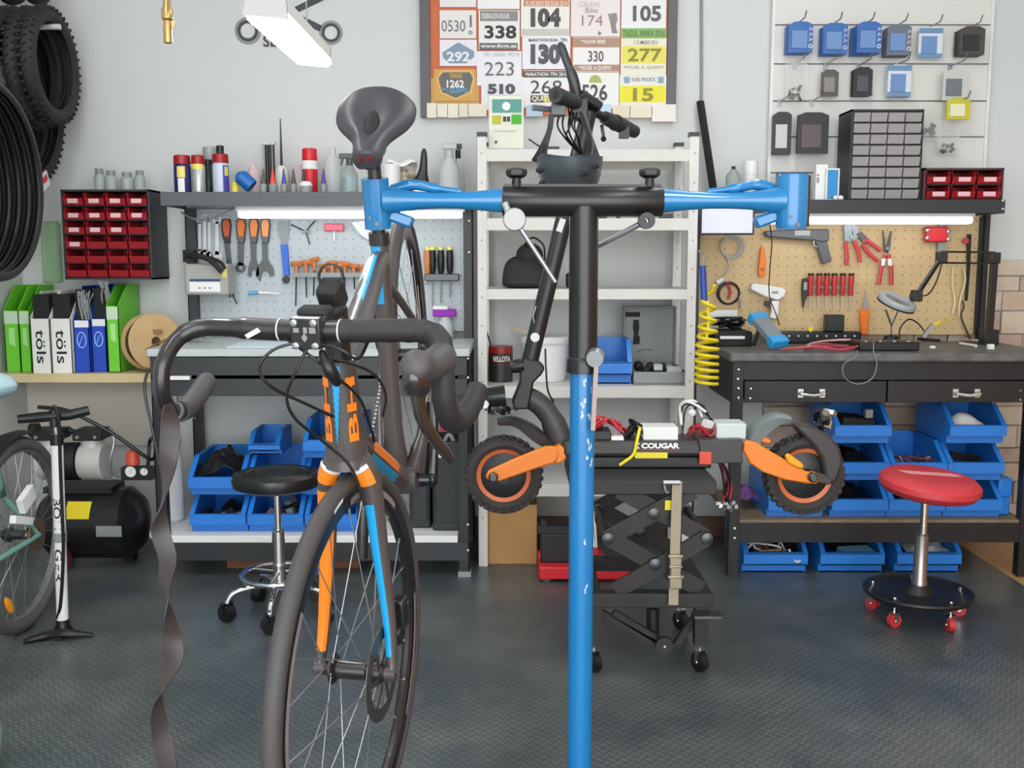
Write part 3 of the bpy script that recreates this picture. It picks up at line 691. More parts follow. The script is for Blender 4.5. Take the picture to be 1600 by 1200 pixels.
# stem, bar
SC_ = HT + ax * 0.066; BC = SC_ + FN * 0.095 + ax * 0.004
m = M(); m.tube([HT, HT + ax * 0.084], [0.0205, 0.0205], 18); m.tube([SC_, BC - FN * 0.012], [0.0185, 0.0175], 16); m.cyl(BC + Vector((0, -0.024, 0)), BC + Vector((0, 0.024, 0)), 0.022, 18); m.box(BC + FN * 0.014, (0.02, 0.046, 0.046), (0, R(-17), 0))
stem = steer(m).build('stem', carbon_b, bike, local=True, bevel=0.002)
m = M()
for a in (-1, 1):
    for b in (-1, 1): m = M(); m.lathe([(0.0055, 0), (0.0055, 0.004), (0.003, 0.005)], BC + FN * 0.024 + Vector((0, a * 0.015, 0)) + ax * (b * 0.017), FN, 10); steer(m).build('faceplate_bolt', steel, stem, local=True)
m = M()
for y_, z_, w_, h_ in ((-0.013, 0.006, 0.009, 0.007), (0.001, 0.006, 0.006, 0.009), (0.012, 0.006, 0.010, 0.009)):
    m.add([BC + FN * 0.0252 + Vector((0, y_ + a_ * w_ / 2, 0)) + ax * (z_ + b_ * h_ / 2) for a_, b_ in ((-1, -1), (1, -1), (1, 1), (-1, 1))], [(0, 1, 2, 3)])
m.add([BC + FN * 0.0252 + Vector((0, -0.001 + a_ * 0.005, 0)) + ax * (-0.005 + b_ * 0.007) for a_, b_ in ((-1, 0), (0, -1), (1, 0), (0, 1))], [(0, 1, 2, 3)])
steer(m).build('pale_marking', mat('faceplate_print', '#8f8884', 0.4), stem, local=True)
half = [(0, 0.0, 0), (0, 0.06, 0), (0.0, 0.12, 0.002), (0.0, 0.165, 0.002), (0.012, 0.193, 0.0), (0.04, 0.207, -0.008), (0.07, 0.212, -0.026), (0.086, 0.2145, -0.06), (0.078, 0.217, -0.095), (0.045, 0.220, -0.121), (0.0, 0.223, -0.130), (-0.045, 0.225, -0.131)]
def barpt(q, s_): return BC + Vector((q[0], q[1] * s_, q[2]))
m = M()
for s_ in (-1, 1):
    p = spl([barpt(q, s_) for q in half], 5); r = [0.0165 if i < 10 else 0.0138 if i < 22 else 0.0122 for i in range(len(p))]
    m.tube(p, r, 14)
bar = steer(m).build('handlebar', carbon_b, bike, local=True)
m = M()
for y in (-0.048, 0.046): m.ring([(0.0167, -0.001), (0.0172, -0.001), (0.0172, 0.001), (0.0167, 0.001)], BC + Vector((0, y, 0)), (0, 1, 0), 18)
m.box(BC + Vector((0.0165, -0.085, 0.003)), (0.002, 0.026, 0.007), (R(28), 0, 0))
for i in range(16):
    q = spl([barpt(z, -1) for z in half], 5)[23 + i // 2 * 1]
    m.box(q + Vector((0.0116, -0.002, 0.002 * (i % 2))), (0.0015, 0.005, 0.0014))
steer(m).build('bar_marking', paper, bar, local=True)
# taped half with hood and lever (bike's left)
pp = spl([barpt(q, 1) for q in half], 5)
m = M(); m.tube(pp[4:], [0.0168 + 0.0012 * ((i % 3) == 0) for i in range(len(pp) - 4)], 14); steer(m).build('bar_tape', tape_m, bar, local=True)
def HQ(x, y, z): return BC + Vector((x, y, z))
m = M(); hp = spl([HQ(0.045, 0.208, -0.012), HQ(0.08, 0.207, 0.0), HQ(0.112, 0.204, 0.012), HQ(0.138, 0.202, 0.034), HQ(0.15, 0.201, 0.048)], 4)
m.tube(hp, [0.021, 0.0225, 0.0225, 0.022, 0.021, 0.0205, 0.020, 0.02, 0.020, 0.0205, 0.021, 0.0215, 0.0215, 0.021, 0.019, 0.014, 0.006], 16); steer(m).build('brake_hood', mat('grey_hood_rubber', '#4a4546', 0.55, bump=(200, 0.1)), bar, local=True)
m = M(); m.ball(HQ(0.143, 0.2, 0.012), (0.021, 0.0185, 0.028), 18, 12, (0, R(20), 0)); lv = spl([HQ(0.148, 0.2, 0.0), HQ(0.156, 0.204, -0.035), HQ(0.150, 0.214, -0.075), HQ(0.134, 0.222, -0.112), HQ(0.126, 0.224, -0.128)], 5)
m.tube(lv, [0.015 - 0.0065 * i / (len(lv) - 1) for i in range(len(lv))], 12, flat=0.6, up=(1, 0, 0)); steer(m).build('brake_lever', mat('gloss_lever', '#2a2322', 0.18, coat=0.6), bar, local=True)
# bare half: wrapped drop end, clamp band hanging where the lever was taken off
pm = spl([barpt(q, -1) for q in half], 5)
m = M(); m.tube(pm[44:], 0.0168, 14); m.ball(pm[-1], 0.0168, 12, 8); steer(m).build('bar_tape', mat('grey_hood_rubber'), bar, local=True)
m = M(); m.ring([(0.0128, -0.004), (0.0142, -0.004), (0.0142, 0.004), (0.0128, 0.004)], pm[42], (pm[43] - pm[41]), 18); m.cyl(pm[42] + Vector((0.014, 0, -0.004)), pm[42] + Vector((0.016, 0, -0.035)), 0.005, 10); m.ball(pm[42] + Vector((0.016, 0, -0.042)), 0.006, 8, 6)
steer(m).build('clamp_band', steel, bar, local=True)
# computer mount above the stem
m = M(); c0 = SC_ + ax * 0.02; m.box(c0 + FN * 0.03 + ax * -0.005, (0.05, 0.042, 0.016), (0, R(-17), 0)); m.box(c0 + FN * 0.005 + ax * 0.016, (0.04, 0.036, 0.046), (0, R(10), 0)); m.box(c0 + FN * 0.075 + ax * 0.002, (0.03, 0.05, 0.026), (0, R(-10), 0))
steer(m).build('light_mount', matt_black, bike, local=True, bevel=0.006)
m = M(); m.ring([(0.018, -0.003), (0.021, -0.003), (0.021, 0.003), (0.018, 0.003)], c0 + ax * 0.045 + FN * 0.004, (1, 0, 0.5), 20); steer(m).build('mount_strap', black_plastic, bike, local=True)
# cranks, chainring, chain, derailleur
m = M(); m.tube([(0, 0.05, 0), (0, 0.074, 0)], [0.016, 0.014], 16); m.ball((0, 0.078, 0), (0.017, 0.012, 0.017), 14, 8); e1 = Vector((-0.09, 0.083, 0.145))
m.tube([(0, 0.075, 0), Vector((0, 0.075, 0)).lerp(e1, 0.5) + Vector((0, 0.004, 0)), e1], [0.015, 0.0115, 0.0125], 12, flat=0.6, up=(0, 1, 0)); m.build('crank_arm', mat('polished_black', '#3c3c3e', 0.12, 0.8), bike, local=True)
m = M(); m.ring([(0.072, -0.05), (0.098, -0.05), (0.098, -0.047), (0.072, -0.047)], (0, 0, 0), (0, 1, 0), 44); m.ring([(0.05, -0.056), (0.07, -0.056), (0.07, -0.053), (0.05, -0.053)], (0, 0, 0), (0, 1, 0), 36)
for k in range(4):
    a = k * math.pi / 2 + 0.5; m.bar((0.01 * math.cos(a), -0.053, 0.01 * math.sin(a)), (0.086 * math.cos(a), -0.05, 0.086 * math.sin(a)), 0.02, 0.006, (0, 1, 0))
m.build('chainring', carbon_b, bike, local=True)
m = M(); e2 = Vector((0.09, -0.083, -0.145)); m.tube([(0, -0.072, 0), e2], [0.015, 0.012], 12, flat=0.6, up=(0, 1, 0)); m.build('crank_arm', mat('polished_black'), bike, local=True)
m = M()
for z0, z1 in ((0.096, 0.045), (-0.096, -0.02)):
    a, b = Vector((0, -0.0485, z0)), HUBR + Vector((0, -0.045, z1))
    for k in range(28):
        p = a.lerp(b, k / 28); q = a.lerp(b, (k + 0.7) / 28); m.bar(p, q, 0.006, 0.008, (0, 0, 1))
ch = m.build('chain', mat('chain_steel', '#777672', 0.3, 0.9), bike, local=True); ch['kind'] = 'stuff'
m = M(); h = HUBR + Vector((-0.01, -0.055, -0.03)); m.tube(spl([h, h + Vector((-0.02, -0.015, -0.03)), h + Vector((0.01, -0.01, -0.06)), h + Vector((0.03, 0.0, -0.11))], 4), 0.009, 10)
for q in ((0.01, 0.005, -0.06), (0.03, 0.005, -0.11)): m.cyl(h + Vector(q) + Vector((0, -0.004, 0)), h + Vector(q) + Vector((0, 0.004, 0)), 0.02, 16)
m.box(h + Vector((0.02, -0.004, -0.085)), (0.016, 0.004, 0.075), (0, R(-22), 0)); m.build('rear_derailleur', carbon_b, bike, local=True)
# cables (bare metal world points, fixed to the frame)
Wb = WM[bike.name]
def cab(pts, r=0.0024, nm='cable'):
    m = M(); m.tube(spl(pts, 7), r, 8); m.build(nm, black_plastic, bike)
hs = Wb @ (STEER @ HQ(0.07, 0.19, -0.02))
cab([P(580, 522, 1.5), P(560, 560, 1.47), P(530, 545, 1.46), P(482, 535, 1.48), P(430, 545, 1.47), P(405, 575, 1.47), P(425, 605, 1.48), P(480, 632, 1.53), P(540, 660, 1.62)])
cab([P(395, 500, 1.53), P(440, 525, 1.5), P(490, 560, 1.48), P(520, 585, 1.5), P(560, 620, 1.54), P(578, 665, 1.62), P(585, 690, 1.7)])
cab([P(508, 558, 1.5), P(560, 572, 1.52), P(590, 590, 1.6), P(603, 620, 1.7), P(598, 650, 1.85)])
cab([P(480, 545, 1.48), P(462, 580, 1.47), P(448, 620, 1.48), P(462, 655, 1.5), P(505, 690, 1.55), P(548, 730, 1.57), P(570, 790, 1.58)])
m = M(); m.tube(spl([P(502, 548, 1.48), P(514, 575, 1.47), P(528, 600, 1.485)], 5), [0.004, 0.006, 0.007, 0.008, 0.009, 0.010, 0.010, 0.010, 0.009, 0.008, 0.006], 10); m.build('cable_splitter', black_plastic, bike)
cab([P(232, 575, 1.46), P(226, 610, 1.46), P(240, 680, 1.46), P(252, 740, 1.46), P(256, 800, 1.46)], 0.0022, 'brake_hose')

# the unwound tape hanging from the bare half
m = M(); cl = [(262, 632, 80), (266, 665, 25), (264, 705, -10), (262, 742, -55), (254, 790, -100), (250, 828, -160), (262, 872, -205), (258, 912, -240), (262, 950, -290), (268, 995, -350), (272, 1030, -400), (256, 1068, -445), (246, 1100, -500), (252, 1150, -540), (262, 1200, -580), (268, 1260, -640), (262, 1330, -700), (266, 1400, -760)]
pts = spl([P(a, b, 1.445) for a, b, c in cl], 6); tw = spl([(c, 0, 0) for a, b, c in cl], 6); rings = []
for i, p in enumerate(pts):
    a = R(tw[i].x * 0.95 + 10); w = 0.0138
    dx = Vector((math.cos(a), math.sin(a) * 0.9, 0.0)); q = dx.cross(Vector((0, 0, 1))).normalized()
    rings.append([p + dx * w + q * 0.0012, p + q * 0.003, p - dx * w + q * 0.0012, p - dx * w - q * 0.0012, p - q * 0.0, p + dx * w - q * 0.0012])
m.loft(rings); one('bar_tape_strip', 'unwound black handlebar tape hanging twisted from the bare bar', 'tape', m, mat('unwound_tape', '#3a3331', 0.42))
# ---------------------------------------------------------------- things along the back wall, first half
def lathe_thing(name, label, cat, px, py, Y, prof_parts, group=None, n=18):
    """prof_parts: [(part name, material, [(r px, h px)...])], px scale at Y, standing at pixel (px, py)"""
    o = P(px, py, Y); o.z = 0.1655; s = S(Y, py); t = thing(name, label, cat, o, group=group)
    for nm, mt_, prof in prof_parts:
        m = M(); m.lathe([(r * s, h * s) for r, h in prof], o, n=n); m.build(nm, mt_, t)
    return t
def bin_geo(w, h, d, th=0.004):
    m = M()
    lipb, lipt = 0.22 * h, 0.5 * h; ys = 0.3 * d
    for s_ in (-1, 1):
        x0 = s_ * w / 2; x1 = x0 - s_ * th
        q = [(0.03, 0), (d, 0), (d, h * 0.97), (ys, h * 0.97), (0.0, lipt), (0.0, lipb), (0.03, lipb)]
        m.add([(x0, y, z) for y, z in q] + [(x1, y, z) for y, z in q], [list(range(7)), list(range(13, 6, -1))] + [(i, i + 7, (i + 1) % 7 + 7, (i + 1) % 7) for i in range(7)])
        a, b = Vector((x0 - s_ * 0.010, -0.001, lipt)), Vector((x0 - s_ * 0.010, ys, h)); m.bar(a, b, 0.018, 0.004, (0, -1, 1))
        m.bb(x0 - s_ * 0.019, x0 - s_ * 0.001, ys, d, h * 0.97, h)
    m.bb(-w / 2 + th, w / 2 - th, 0.03, d, 0, th); m.bb(-w / 2 + th, w / 2 - th, d - th, d, th, h)
    m.bb(-w / 2 + th, w / 2 - th, 0.0, th, lipb, lipt); m.bb(-w / 2 + th, w / 2 - th, 0.0, 0.02, lipt - 0.003, lipt + 0.002)
    m.bb(-w / 2 + th, w / 2 - th, 0.03, 0.03 + th, 0, lipb + 0.003); m.bb(-w / 2 + th, w / 2 - th, 0.0, 0.03, lipb, lipb + th)
    return m
def make_bin(label, loc, w, h, d, mt_=None, group=None):
    o = bin_geo(w, h, d).build('storage_bin', mt_ or blue_plastic); off = Vector(o.location); 
    o.location = Vector(loc) + off; tag(o, label, 'bin', group)
    o['off'] = tuple(off); return o
def bin_copy(src, loc, label, rz=0):
    c = src.copy(); C.objects.link(c); c.location = Vector(loc) + Matrix.Rotation(rz, 3, 'Z') @ Vector(src['off']); c.rotation_euler = (0, 0, rz); c['label'] = label; return c
GB = 'blue picking bins'
W0, H0, D0 = 0.219, 0.143, 0.34
def bx(px, Y=3.9, py=815): return P(px, py, Y).x
B0 = make_bin('blue bin under the black stool seat, full of black parts', (bx(340), 3.9, 0.1655), W0, H0, D0, group=GB)
bin_copy(B0, (bx(430), 3.9, 0.1655), 'blue bin on the bench shelf straight behind the black stool column')
bin_copy(B0, (bx(520), 3.9, 0.1655), 'blue bin on the bench shelf behind the front wheel of the road bike')
bin_copy(B0, (bx(340), 3.9, 0.1655 + H0 + .004), 'upper blue bin holding crumpled black plastic, above the white jug side')
bin_copy(B0, (bx(430), 3.92, 0.1655 + H0 + .004), 'upper blue bin just behind the black stool seat')
bin_copy(B0, (bx(520), 3.9, 0.1655 + H0 + .004), 'upper blue bin behind the fork crown of the road bike')
bin_copy(B0, (bx(520), 3.9, 0.1655 + 2 * H0 + .008), 'topmost blue bin behind the head tube, with a brown rag')
b = make_bin('small blue bin lying on the bins behind the black stool', (P(413, 715, 3.96).x, 3.96, 0.1655 + 2 * H0 + 0.009), 0.125, 0.09, 0.22, group=GB)
# right bench bins
zs = 0.2245
for px, row, lab in ((1244, 0, 'blue bin behind the rear wheel of the scooter'), (1343, 0, 'lowest blue bin beside the red stool, dark inside'), (1343, 1, 'middle blue bin with silver parts above the dark one'),
                     (1343, 2, 'topmost blue bin with a grey pack, under the first drawer handle'), (1432, 0, 'lowest blue bin hidden behind the red stool seat'), (1432, 1, 'blue bin of tangled wires right above the red stool seat'),
                     (1521, 0, 'lowest blue bin at the edge of the red seat'), (1521, 1, 'middle blue bin with a black tool beside the stone wall'), (1521, 2, 'topmost blue bin with white papers under the second drawer handle')):
    bin_copy(B0, (bx(px), 3.9, zs + row * 0.1465), lab)
B1 = make_bin('big blue bin on the floor with cables and a white cord', (P(1212, 880, 3.9).x, 3.9, 0.0), 0.252, 0.165, 0.36, group=GB)
bin_copy(B1, (P(1332, 880, 3.9).x, 3.9, 0.0), 'big blue bin on the floor with a pale blue card')
bin_copy(B1, (P(1452, 880, 3.9).x, 3.9, 0.0), 'big blue bin on the floor filled with white bags')
m = M(); m.bb(1.912, 1.966, 3.95, 4.3, zs, zs + 0.075); one('storage_box', 'flat closed blue box at the end of the bench shelf', 'box', m, blue_plastic, bevel=0.006)
m = M(); m.bb(1.912, 1.967, 3.94, 4.3, zs + 0.0755, zs + 0.15); one('storage_box', 'upper closed blue box at the end of the bench shelf', 'box', m, blue_plastic, bevel=0.006)
# bin contents
def tangle(label, c, sx, sy, sz, mt_, n=9, r=0.004, seed=1, name='cable_tangle', cat='cables'):
    rr = random.Random(seed); m = M()
    for k in range(n):
        p = [Vector(c) + Vector((rr.uniform(-sx, sx), rr.uniform(-sy, sy), rr.uniform(0, sz))) for _ in range(5)]
        for q in p: q.z = max(q.z, c[2] + r)
        m.mt(k % (len(mt_) if isinstance(mt_, list) else 1)); m.tube(spl(p, 5), r, 7)
    return one(name, label, cat, m, mt_)
def lumps(label, c, sx, sy, sz, mt_, n=9, seed=1, name='parts_heap', cat='parts', rmin=0.012, rmax=0.03):
    rr = random.Random(seed); m = M()
    for k in range(n):
        r = rr.uniform(rmin, rmax); m.mt(k % (len(mt_) if isinstance(mt_, list) else 1))
        p = Vector(c) + Vector((rr.uniform(-sx, sx), rr.uniform(-sy, sy), r + rr.uniform(0, sz)))
        if k % 2: m.box(p, (r * 2, r * 1.4, r), (rr.uniform(0, 3), rr.uniform(0, 3), rr.uniform(0, 3)))
        else: m.cyl(p - Vector((r * .8, 0, r * .3)), p + Vector((r * .8, r * .5, r * .3)), r * 0.5, 10)
    return one(name, label, cat, m, mt_)
def sheet(label, name, cat, c, sx, sy, sz, mt_, seed=1, n=10):
    """crumpled film or cloth"""
    rr = random.Random(seed); m = M(); g = [[Vector(c) + Vector(((i / n - .5) * 2 * sx, (j / n - .5) * 2 * sy, sz * (0.35 + 0.65 * math.exp(-((i / n - .5) ** 2 + (j / n - .5) ** 2) * 5)) * rr.uniform(0.55, 1.0))) for i in range(n + 1)] for j in range(n + 1)]
    m.loft(g, caps=False, closed_ring=False); return one(name, label, cat, m, mt_, subd=1, thick=0.002)
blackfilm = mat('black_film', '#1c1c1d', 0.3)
lumps('dark components inside the lower bin under the stool seat', (bx(340), 4.05, 0.172), 0.07, 0.08, 0.03, [dsteel, black_plastic, dsteel], 14, 3)
lumps('dark components in the bin behind the stool column', (bx(430), 4.07, 0.178), 0.05, 0.06, 0.02, [black_plastic, grey_plastic], 12, 5)
sheet('crumpled black plastic bag filling the upper blue bin', 'plastic_bag', 'bag', (bx(338), 4.06, 0.1655 + H0 + 0.012), 0.098, 0.11, 0.21, blackfilm, 4)
sheet('brown rag in the topmost bin behind the head tube', 'rag', 'cloth', (bx(520), 4.06, 0.1655 + 2 * H0 + 0.018), 0.085, 0.1, 0.11, mat('brown_rag', '#6d6561', 0.9), 6)
tangle('brown and white cables in the big floor bin', (P(1195, 880, 4.0).x, 4.0, 0.01), 0.08, 0.06, 0.09, [mat('brown_cable', '#6b3a28', 0.5), white_plastic, mat('beige_cable', '#9a836a', 0.5)], 12, 0.004, 8)
m = M(); p = [P(1233, 858, 3.93), P(1238, 872, 3.92), P(1246, 878, 3.885), P(1253, 872, 3.92), P(1256, 856, 3.93)]; m.tube(spl(p, 6), 0.0045, 8); one('looped_cable', 'white cord looped over the rim of the floor bin', 'cord', m, white_plastic)
m = M(); m.box((P(1340, 876, 3.97).x, 3.97, 0.066), (0.13, 0.1, 0.02), (0.1, 0, 0.2)); one('card_pack', 'pale blue card in the big floor bin', 'card', m, mat('pale_blue_card', '#7fb6d2', 0.5))
sheet('white plastic bags in the big floor bin behind the stool column', 'plastic_bag', 'bag', (P(1452, 880, 4.0).x, 4.06, 0.008), 0.095, 0.11, 0.13, mat('white_film', '#d3d2cf', 0.35), 9)
tangle('tangled dark red wires in the bin above the red seat', (bx(1430), 3.98, zs + 0.156), 0.08, 0.05, 0.08, [mat('dark_red_wire', '#5a2a30', 0.5), black_plastic, mat('pink_wire', '#b48a8a', 0.5)], 14, 0.0035, 10)
lumps('silver fittings in the middle blue bin', (bx(1343), 4.0, zs + 0.156), 0.07, 0.05, 0.02, [steel, black_plastic, white_plastic], 14, 12, rmin=0.008, rmax=0.018)
sheet('white papers in the topmost bin by the second drawer handle', 'paper_bundle', 'paper', (bx(1512), 4.03, zs + 0.302), 0.088, 0.09, 0.12, paper, 13, 7)
m = M(); m.bar((bx(1490), 3.97, zs + 0.238), (bx(1540), 4.0, zs + 0.215), 0.02, 0.03); m.bar((bx(1536), 3.998, zs + 0.216), (bx(1543), 4.0, zs + 0.213), 0.016, 0.024); one('hand_tool', 'black hand tool leaning in the middle bin by the stone wall', 'tool', m, black_plastic)
m = M(); m.box((bx(1340), 4.04, zs + 0.354), (0.13, 0.16, 0.06), (0, 0.1, 0.1)); m.mt(1).box((bx(1362), 3.99, zs + 0.4), (0.03, 0.03, 0.035)); one('component_pack', 'grey pack in the topmost bin under the first drawer handle', 'pack', m, [matt_black, grey_plastic], bevel=0.003)
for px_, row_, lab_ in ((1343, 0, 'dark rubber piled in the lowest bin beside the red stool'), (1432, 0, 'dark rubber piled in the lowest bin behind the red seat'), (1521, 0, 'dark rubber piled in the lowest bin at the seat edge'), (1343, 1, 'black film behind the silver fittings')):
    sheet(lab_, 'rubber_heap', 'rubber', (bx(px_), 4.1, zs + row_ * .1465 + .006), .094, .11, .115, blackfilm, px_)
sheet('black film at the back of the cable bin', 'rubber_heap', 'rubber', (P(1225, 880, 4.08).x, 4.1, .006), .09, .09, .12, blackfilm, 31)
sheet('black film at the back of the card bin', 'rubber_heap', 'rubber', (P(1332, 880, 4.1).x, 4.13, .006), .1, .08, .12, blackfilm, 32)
# purple cloth behind the bench leg
sheet('purple cloth on the bench shelf behind the scooter', 'cloth', 'cloth', (P(1166, 778, 4.05).x, 4.1, zs + 0.002), 0.05, 0.08, 0.11, mat('purple_cloth', '#7a4a86', 0.8), 21, 8)

# --- black bench toolboxes, jug, plank
def case(label, a, b, c, d, Y, dep):
    p, q = P(a, d, Y), P(c, b, Y); t = thing('tool_case', label, 'case', ((p.x + q.x) / 2, Y + dep / 2, p.z))
    m = M(); m.bb(p.x, q.x, Y, Y + dep, 0.1655, q.z); m.build('body', mat('case_black', '#25282a', 0.5, bump=(90, 0.1)), t, bevel=0.008)
    m = M(); m.bb(p.x + 0.012, q.x - 0.012, Y - 0.006, Y, 0.2, q.z - 0.05); m.build('lid_panel', mat('case_black'), t, bevel=0.004)
    m = M(); m.tube(spl([(p.x + 0.05, Y + 0.02, q.z - 0.002), (p.x + 0.06, Y + 0.02, q.z + 0.02), (q.x - 0.06, Y + 0.02, q.z + 0.02), (q.x - 0.05, Y + 0.02, q.z - 0.002)], 4), 0.008, 8); m.build('handle', grey_plastic, t)
    return t
case('black tool case behind the rear wheel on the bench shelf', 640, 712, 672, 832, 3.97, 0.3)
case('black tool case standing at the end of the bench shelf', 676, 690, 728, 832, 3.93, 0.34)
m = M(); p = P(690, 708, 3.928); m.pxbox(684, 700, 698, 715, 3.9235, 0.002); one('case_sticker', 'white sticker on the end tool case', 'sticker', m, paper)
# things on top of the cases
m = M(); p = P(705, 672, 4.0); m.box((p.x, 4.05, P(0, 690, 3.93).z + 0.055), (0.12, 0.16, 0.05)); m.mt(1).box((p.x - 0.02, 4.0, P(0, 690, 3.93).z + 0.045), (0.05, 0.07, 0.02)); one('drill_case', 'small grey case lying on the end tool case', 'case', m, [grey_plastic, red_bright], bevel=0.005)
lathe_thing('jug', 'white plastic jug on the end of the bench shelf', 'jug', 268, 833, 4.1, [('body', white_plastic, [(17, 0), (21, 4), (21.5, 60), (21, 95), (16, 112), (9, 122), (8, 128)]), ('cap', white_plastic, [(9.5, 126), (9.5, 136)])])
m = M(); m.bb(P(355, 885, 3.98).x, P(560, 885, 3.98).x, 3.98, 4.05, 0.0, 0.035); one('wood_plank', 'brown wooden plank on the floor under the bench', 'plank', m, mat('brown_plank', '#8a5a3c', 0.6, var=(12, 0.3, '#73472d')))

# --- black stool
def caster(par, o, wm, fm, r=0.024, wdt=0.016, rz=0.0):
    x = Vector((math.cos(rz), math.sin(rz), 0)); o = Vector(o)
    m = M(); m.cyl(o + Vector((0, 0, r)) - x * wdt / 2, o + Vector((0, 0, r)) + x * wdt / 2, r, 18); w = m.build('caster_wheel', wm, par)
    m = M()
    for s_ in (-1, 1): m.bar(o + Vector((0, 0, r)) + x * (s_ * (wdt / 2 + 0.003)), o + Vector((0, 0, 2 * r + 0.006)) + x * (s_ * (wdt / 2 + 0.003)), 0.016, 0.003, x)
    m.bar(o + Vector((0, 0, 2 * r + 0.006)) - x * (wdt / 2 + 0.005), o + Vector((0, 0, 2 * r + 0.006)) + x * (wdt / 2 + 0.005), 0.018, 0.003); m.cyl(o + Vector((0, 0, 2 * r)), o + Vector((0, 0, 2 * r + 0.022)), 0.005, 8)
    m.cyl(o + Vector((0, 0, r)) - x * (wdt / 2 + 0.006), o + Vector((0, 0, r)) + x * (wdt / 2 + 0.006), 0.005, 8); m.build('caster_fork', fm, w)
o = FL(437, 957); o = Vector((o.x, 3.44, 0)); s = S(o.y, 860)
ox, oy = P(434, 800, o.y).x, o.y
sb = thing('stool', 'round black swivel stool with chrome foot ring beside the bench', 'stool', (ox, oy, 0))
zs1 = P(437, 744, oy).z
m = M(); m.lathe([(0.05, zs1 - 0.045), (0.12, zs1 - 0.042), (0.147, zs1 - 0.03), (0.152, zs1 - 0.008), (0.148, zs1 + 0.008), (0.135, zs1 + 0.014), (0.118, zs1 + 0.010), (0.11, zs1 + 0.015), (0.09, zs1 + 0.016), (0.084, zs1 + 0.011), (0.076, zs1 + 0.015), (0.05, zs1 + 0.014), (0.0, zs1 + 0.013)], (ox, oy, 0), n=40); m.build('seat', mat('black_vinyl', '#1b1d1d', 0.28), sb)
m = M(); m.lathe([(0.012, 0.30), (0.012, zs1 - 0.04)], (ox, oy, 0), n=16); m.build('piston', chrome, sb)
m = M(); zr = P(437, 897, oy).z; m.lathe([(0.022, zr - 0.05), (0.022, 0.30), (0.018, 0.305)], (ox, oy, 0), n=18); m.build('column', chrome, sb)
m = M(); m.torus((ox, oy, zr), 0.128, 0.009, (0, 0, 1), 40, 10)
for k in range(3): a = k * 2.09 + 0.5; m.cyl((ox, oy, zr + 0.01), (ox + 0.125 * math.cos(a), oy + 0.125 * math.sin(a), zr), 0.007, 8)
m.build('foot_ring', chrome, sb)
for k in range(5):
    a = R(200 + 72 * k); d = Vector((math.cos(a), math.sin(a), 0)); c0 = Vector((ox, oy, 0))
    m = M(); m.tube(spl([c0 + Vector((0, 0, zr - 0.04)), c0 + d * 0.08 + Vector((0, 0, zr - 0.035)), c0 + d * 0.155 + Vector((0, 0, zr - 0.05)), c0 + d * 0.18 + Vector((0, 0, 0.062))], 4), 0.0105, 10); m.build('leg', chrome, sb)
    caster(sb, c0 + d * 0.18, black_plastic, black_plastic, 0.029, 0.034, a + 0.6)

# --- overhead shelf items (slate shelf)
ZS1 = 1.4885; YI = 4.2
def shelf_y(px): return P(px, 300, YI)
def bottle(name, label, cat, px, top, parts, Y=4.22, base=None, group=None, n=16):
    """parts: profiles in (radius px, height px above shelf)"""
    o = Vector((P(px, 298, Y).x, Y, ZS1 if base is None else base)); s = S(Y, 270)
    t = thing(name, label, cat, o, group=group)
    for nm, mt_, prof in parts:
        m = M(); m.lathe([(r * s, h * s) for r, h in prof], o, n=n); m.build(nm, mt_, t)
    return t, o, s
can_blue = mat('navy_can', '#2a2a66', 0.3); label_y = mat('yellow_label', '#ead96a', 0.4); silver_can = mat('silver_can', '#b9bdb8', 0.3, 0.4)
def spray_can(label, px, r, h, body, cap, Y=4.22, cap_h=12):
    return bottle('spray_can', label, 'spray can', px, 0, [('can', body, [(r * 0.96, 0), (r, 2), (r, h - cap_h - 4), (r * 0.8, h - cap_h - 1)]), ('cap', cap, [(r * 0.98, h - cap_h - 2), (r, h - cap_h), (r * 0.96, h - 1), (r * 0.8, h)])], Y)
def band(t, o, s, r, h0, h1, mt_, a0=-150, a1=-30, nm='printed_label', n=10):
    m = M(); m.loft([[o + Vector((r * s * 1.012 * math.cos(R(a0 + (a1 - a0) * k / n)), r * s * 1.012 * math.sin(R(a0 + (a1 - a0) * k / n)), h * s)) for k in range(n + 1)] for h in (h0, h1)], caps=False, closed_ring=False); m.build(nm, mt_, t)
t, o, s = spray_can('navy spray can with red cap and yellow badge at the shelf end', 286, 13, 60, can_blue, red_plastic); band(t, o, s, 13, 25, 42, label_y, -110, -55); band(t, o, s, 13, 2, 24, paper, -105, -60)
t, o, s = spray_can('silver spray can with red cap', 311, 10.5, 60, silver_can, red_plastic); band(t, o, s, 10.5, 38, 46, label_y)
spray_can('dark slim can behind the red-capped cans', 326, 8, 55, mat('green_black_can', '#2f3a38', 0.35), black_plastic, 4.3, 6)
spray_can('tall grey-capped can at the back of the slate shelf', 330, 11, 76, grey_plastic, mat('pale_grey_cap', '#a3a6a4', 0.4), 4.36, 20)
t, o, s = spray_can('white and navy spray can with red collar and black nozzle', 346, 12.5, 62, mat('lavender_can', '#c9cfe4', 0.35), red_plastic); band(t, o, s, 12.5, 1, 44, mat('violet_print', '#4d49a8', 0.4), -60, 0); band(t, o, s, 12.7, 28, 42, label_y, -48, -15)
m = M(); m.lathe([(6 * s, 60 * s), (6 * s, 74 * s), (4 * s, 75 * s)], o, n=12); m.build('nozzle', black_plastic, t)
bottle('glue_pot', 'small yellow-lidded pot beside the violet can', 'pot', 368, 0, [('body', label_y, [(5, 0), (6, 1), (6, 13)]), ('lid', yellow_plastic, [(6.5, 13), (6.5, 18)])])
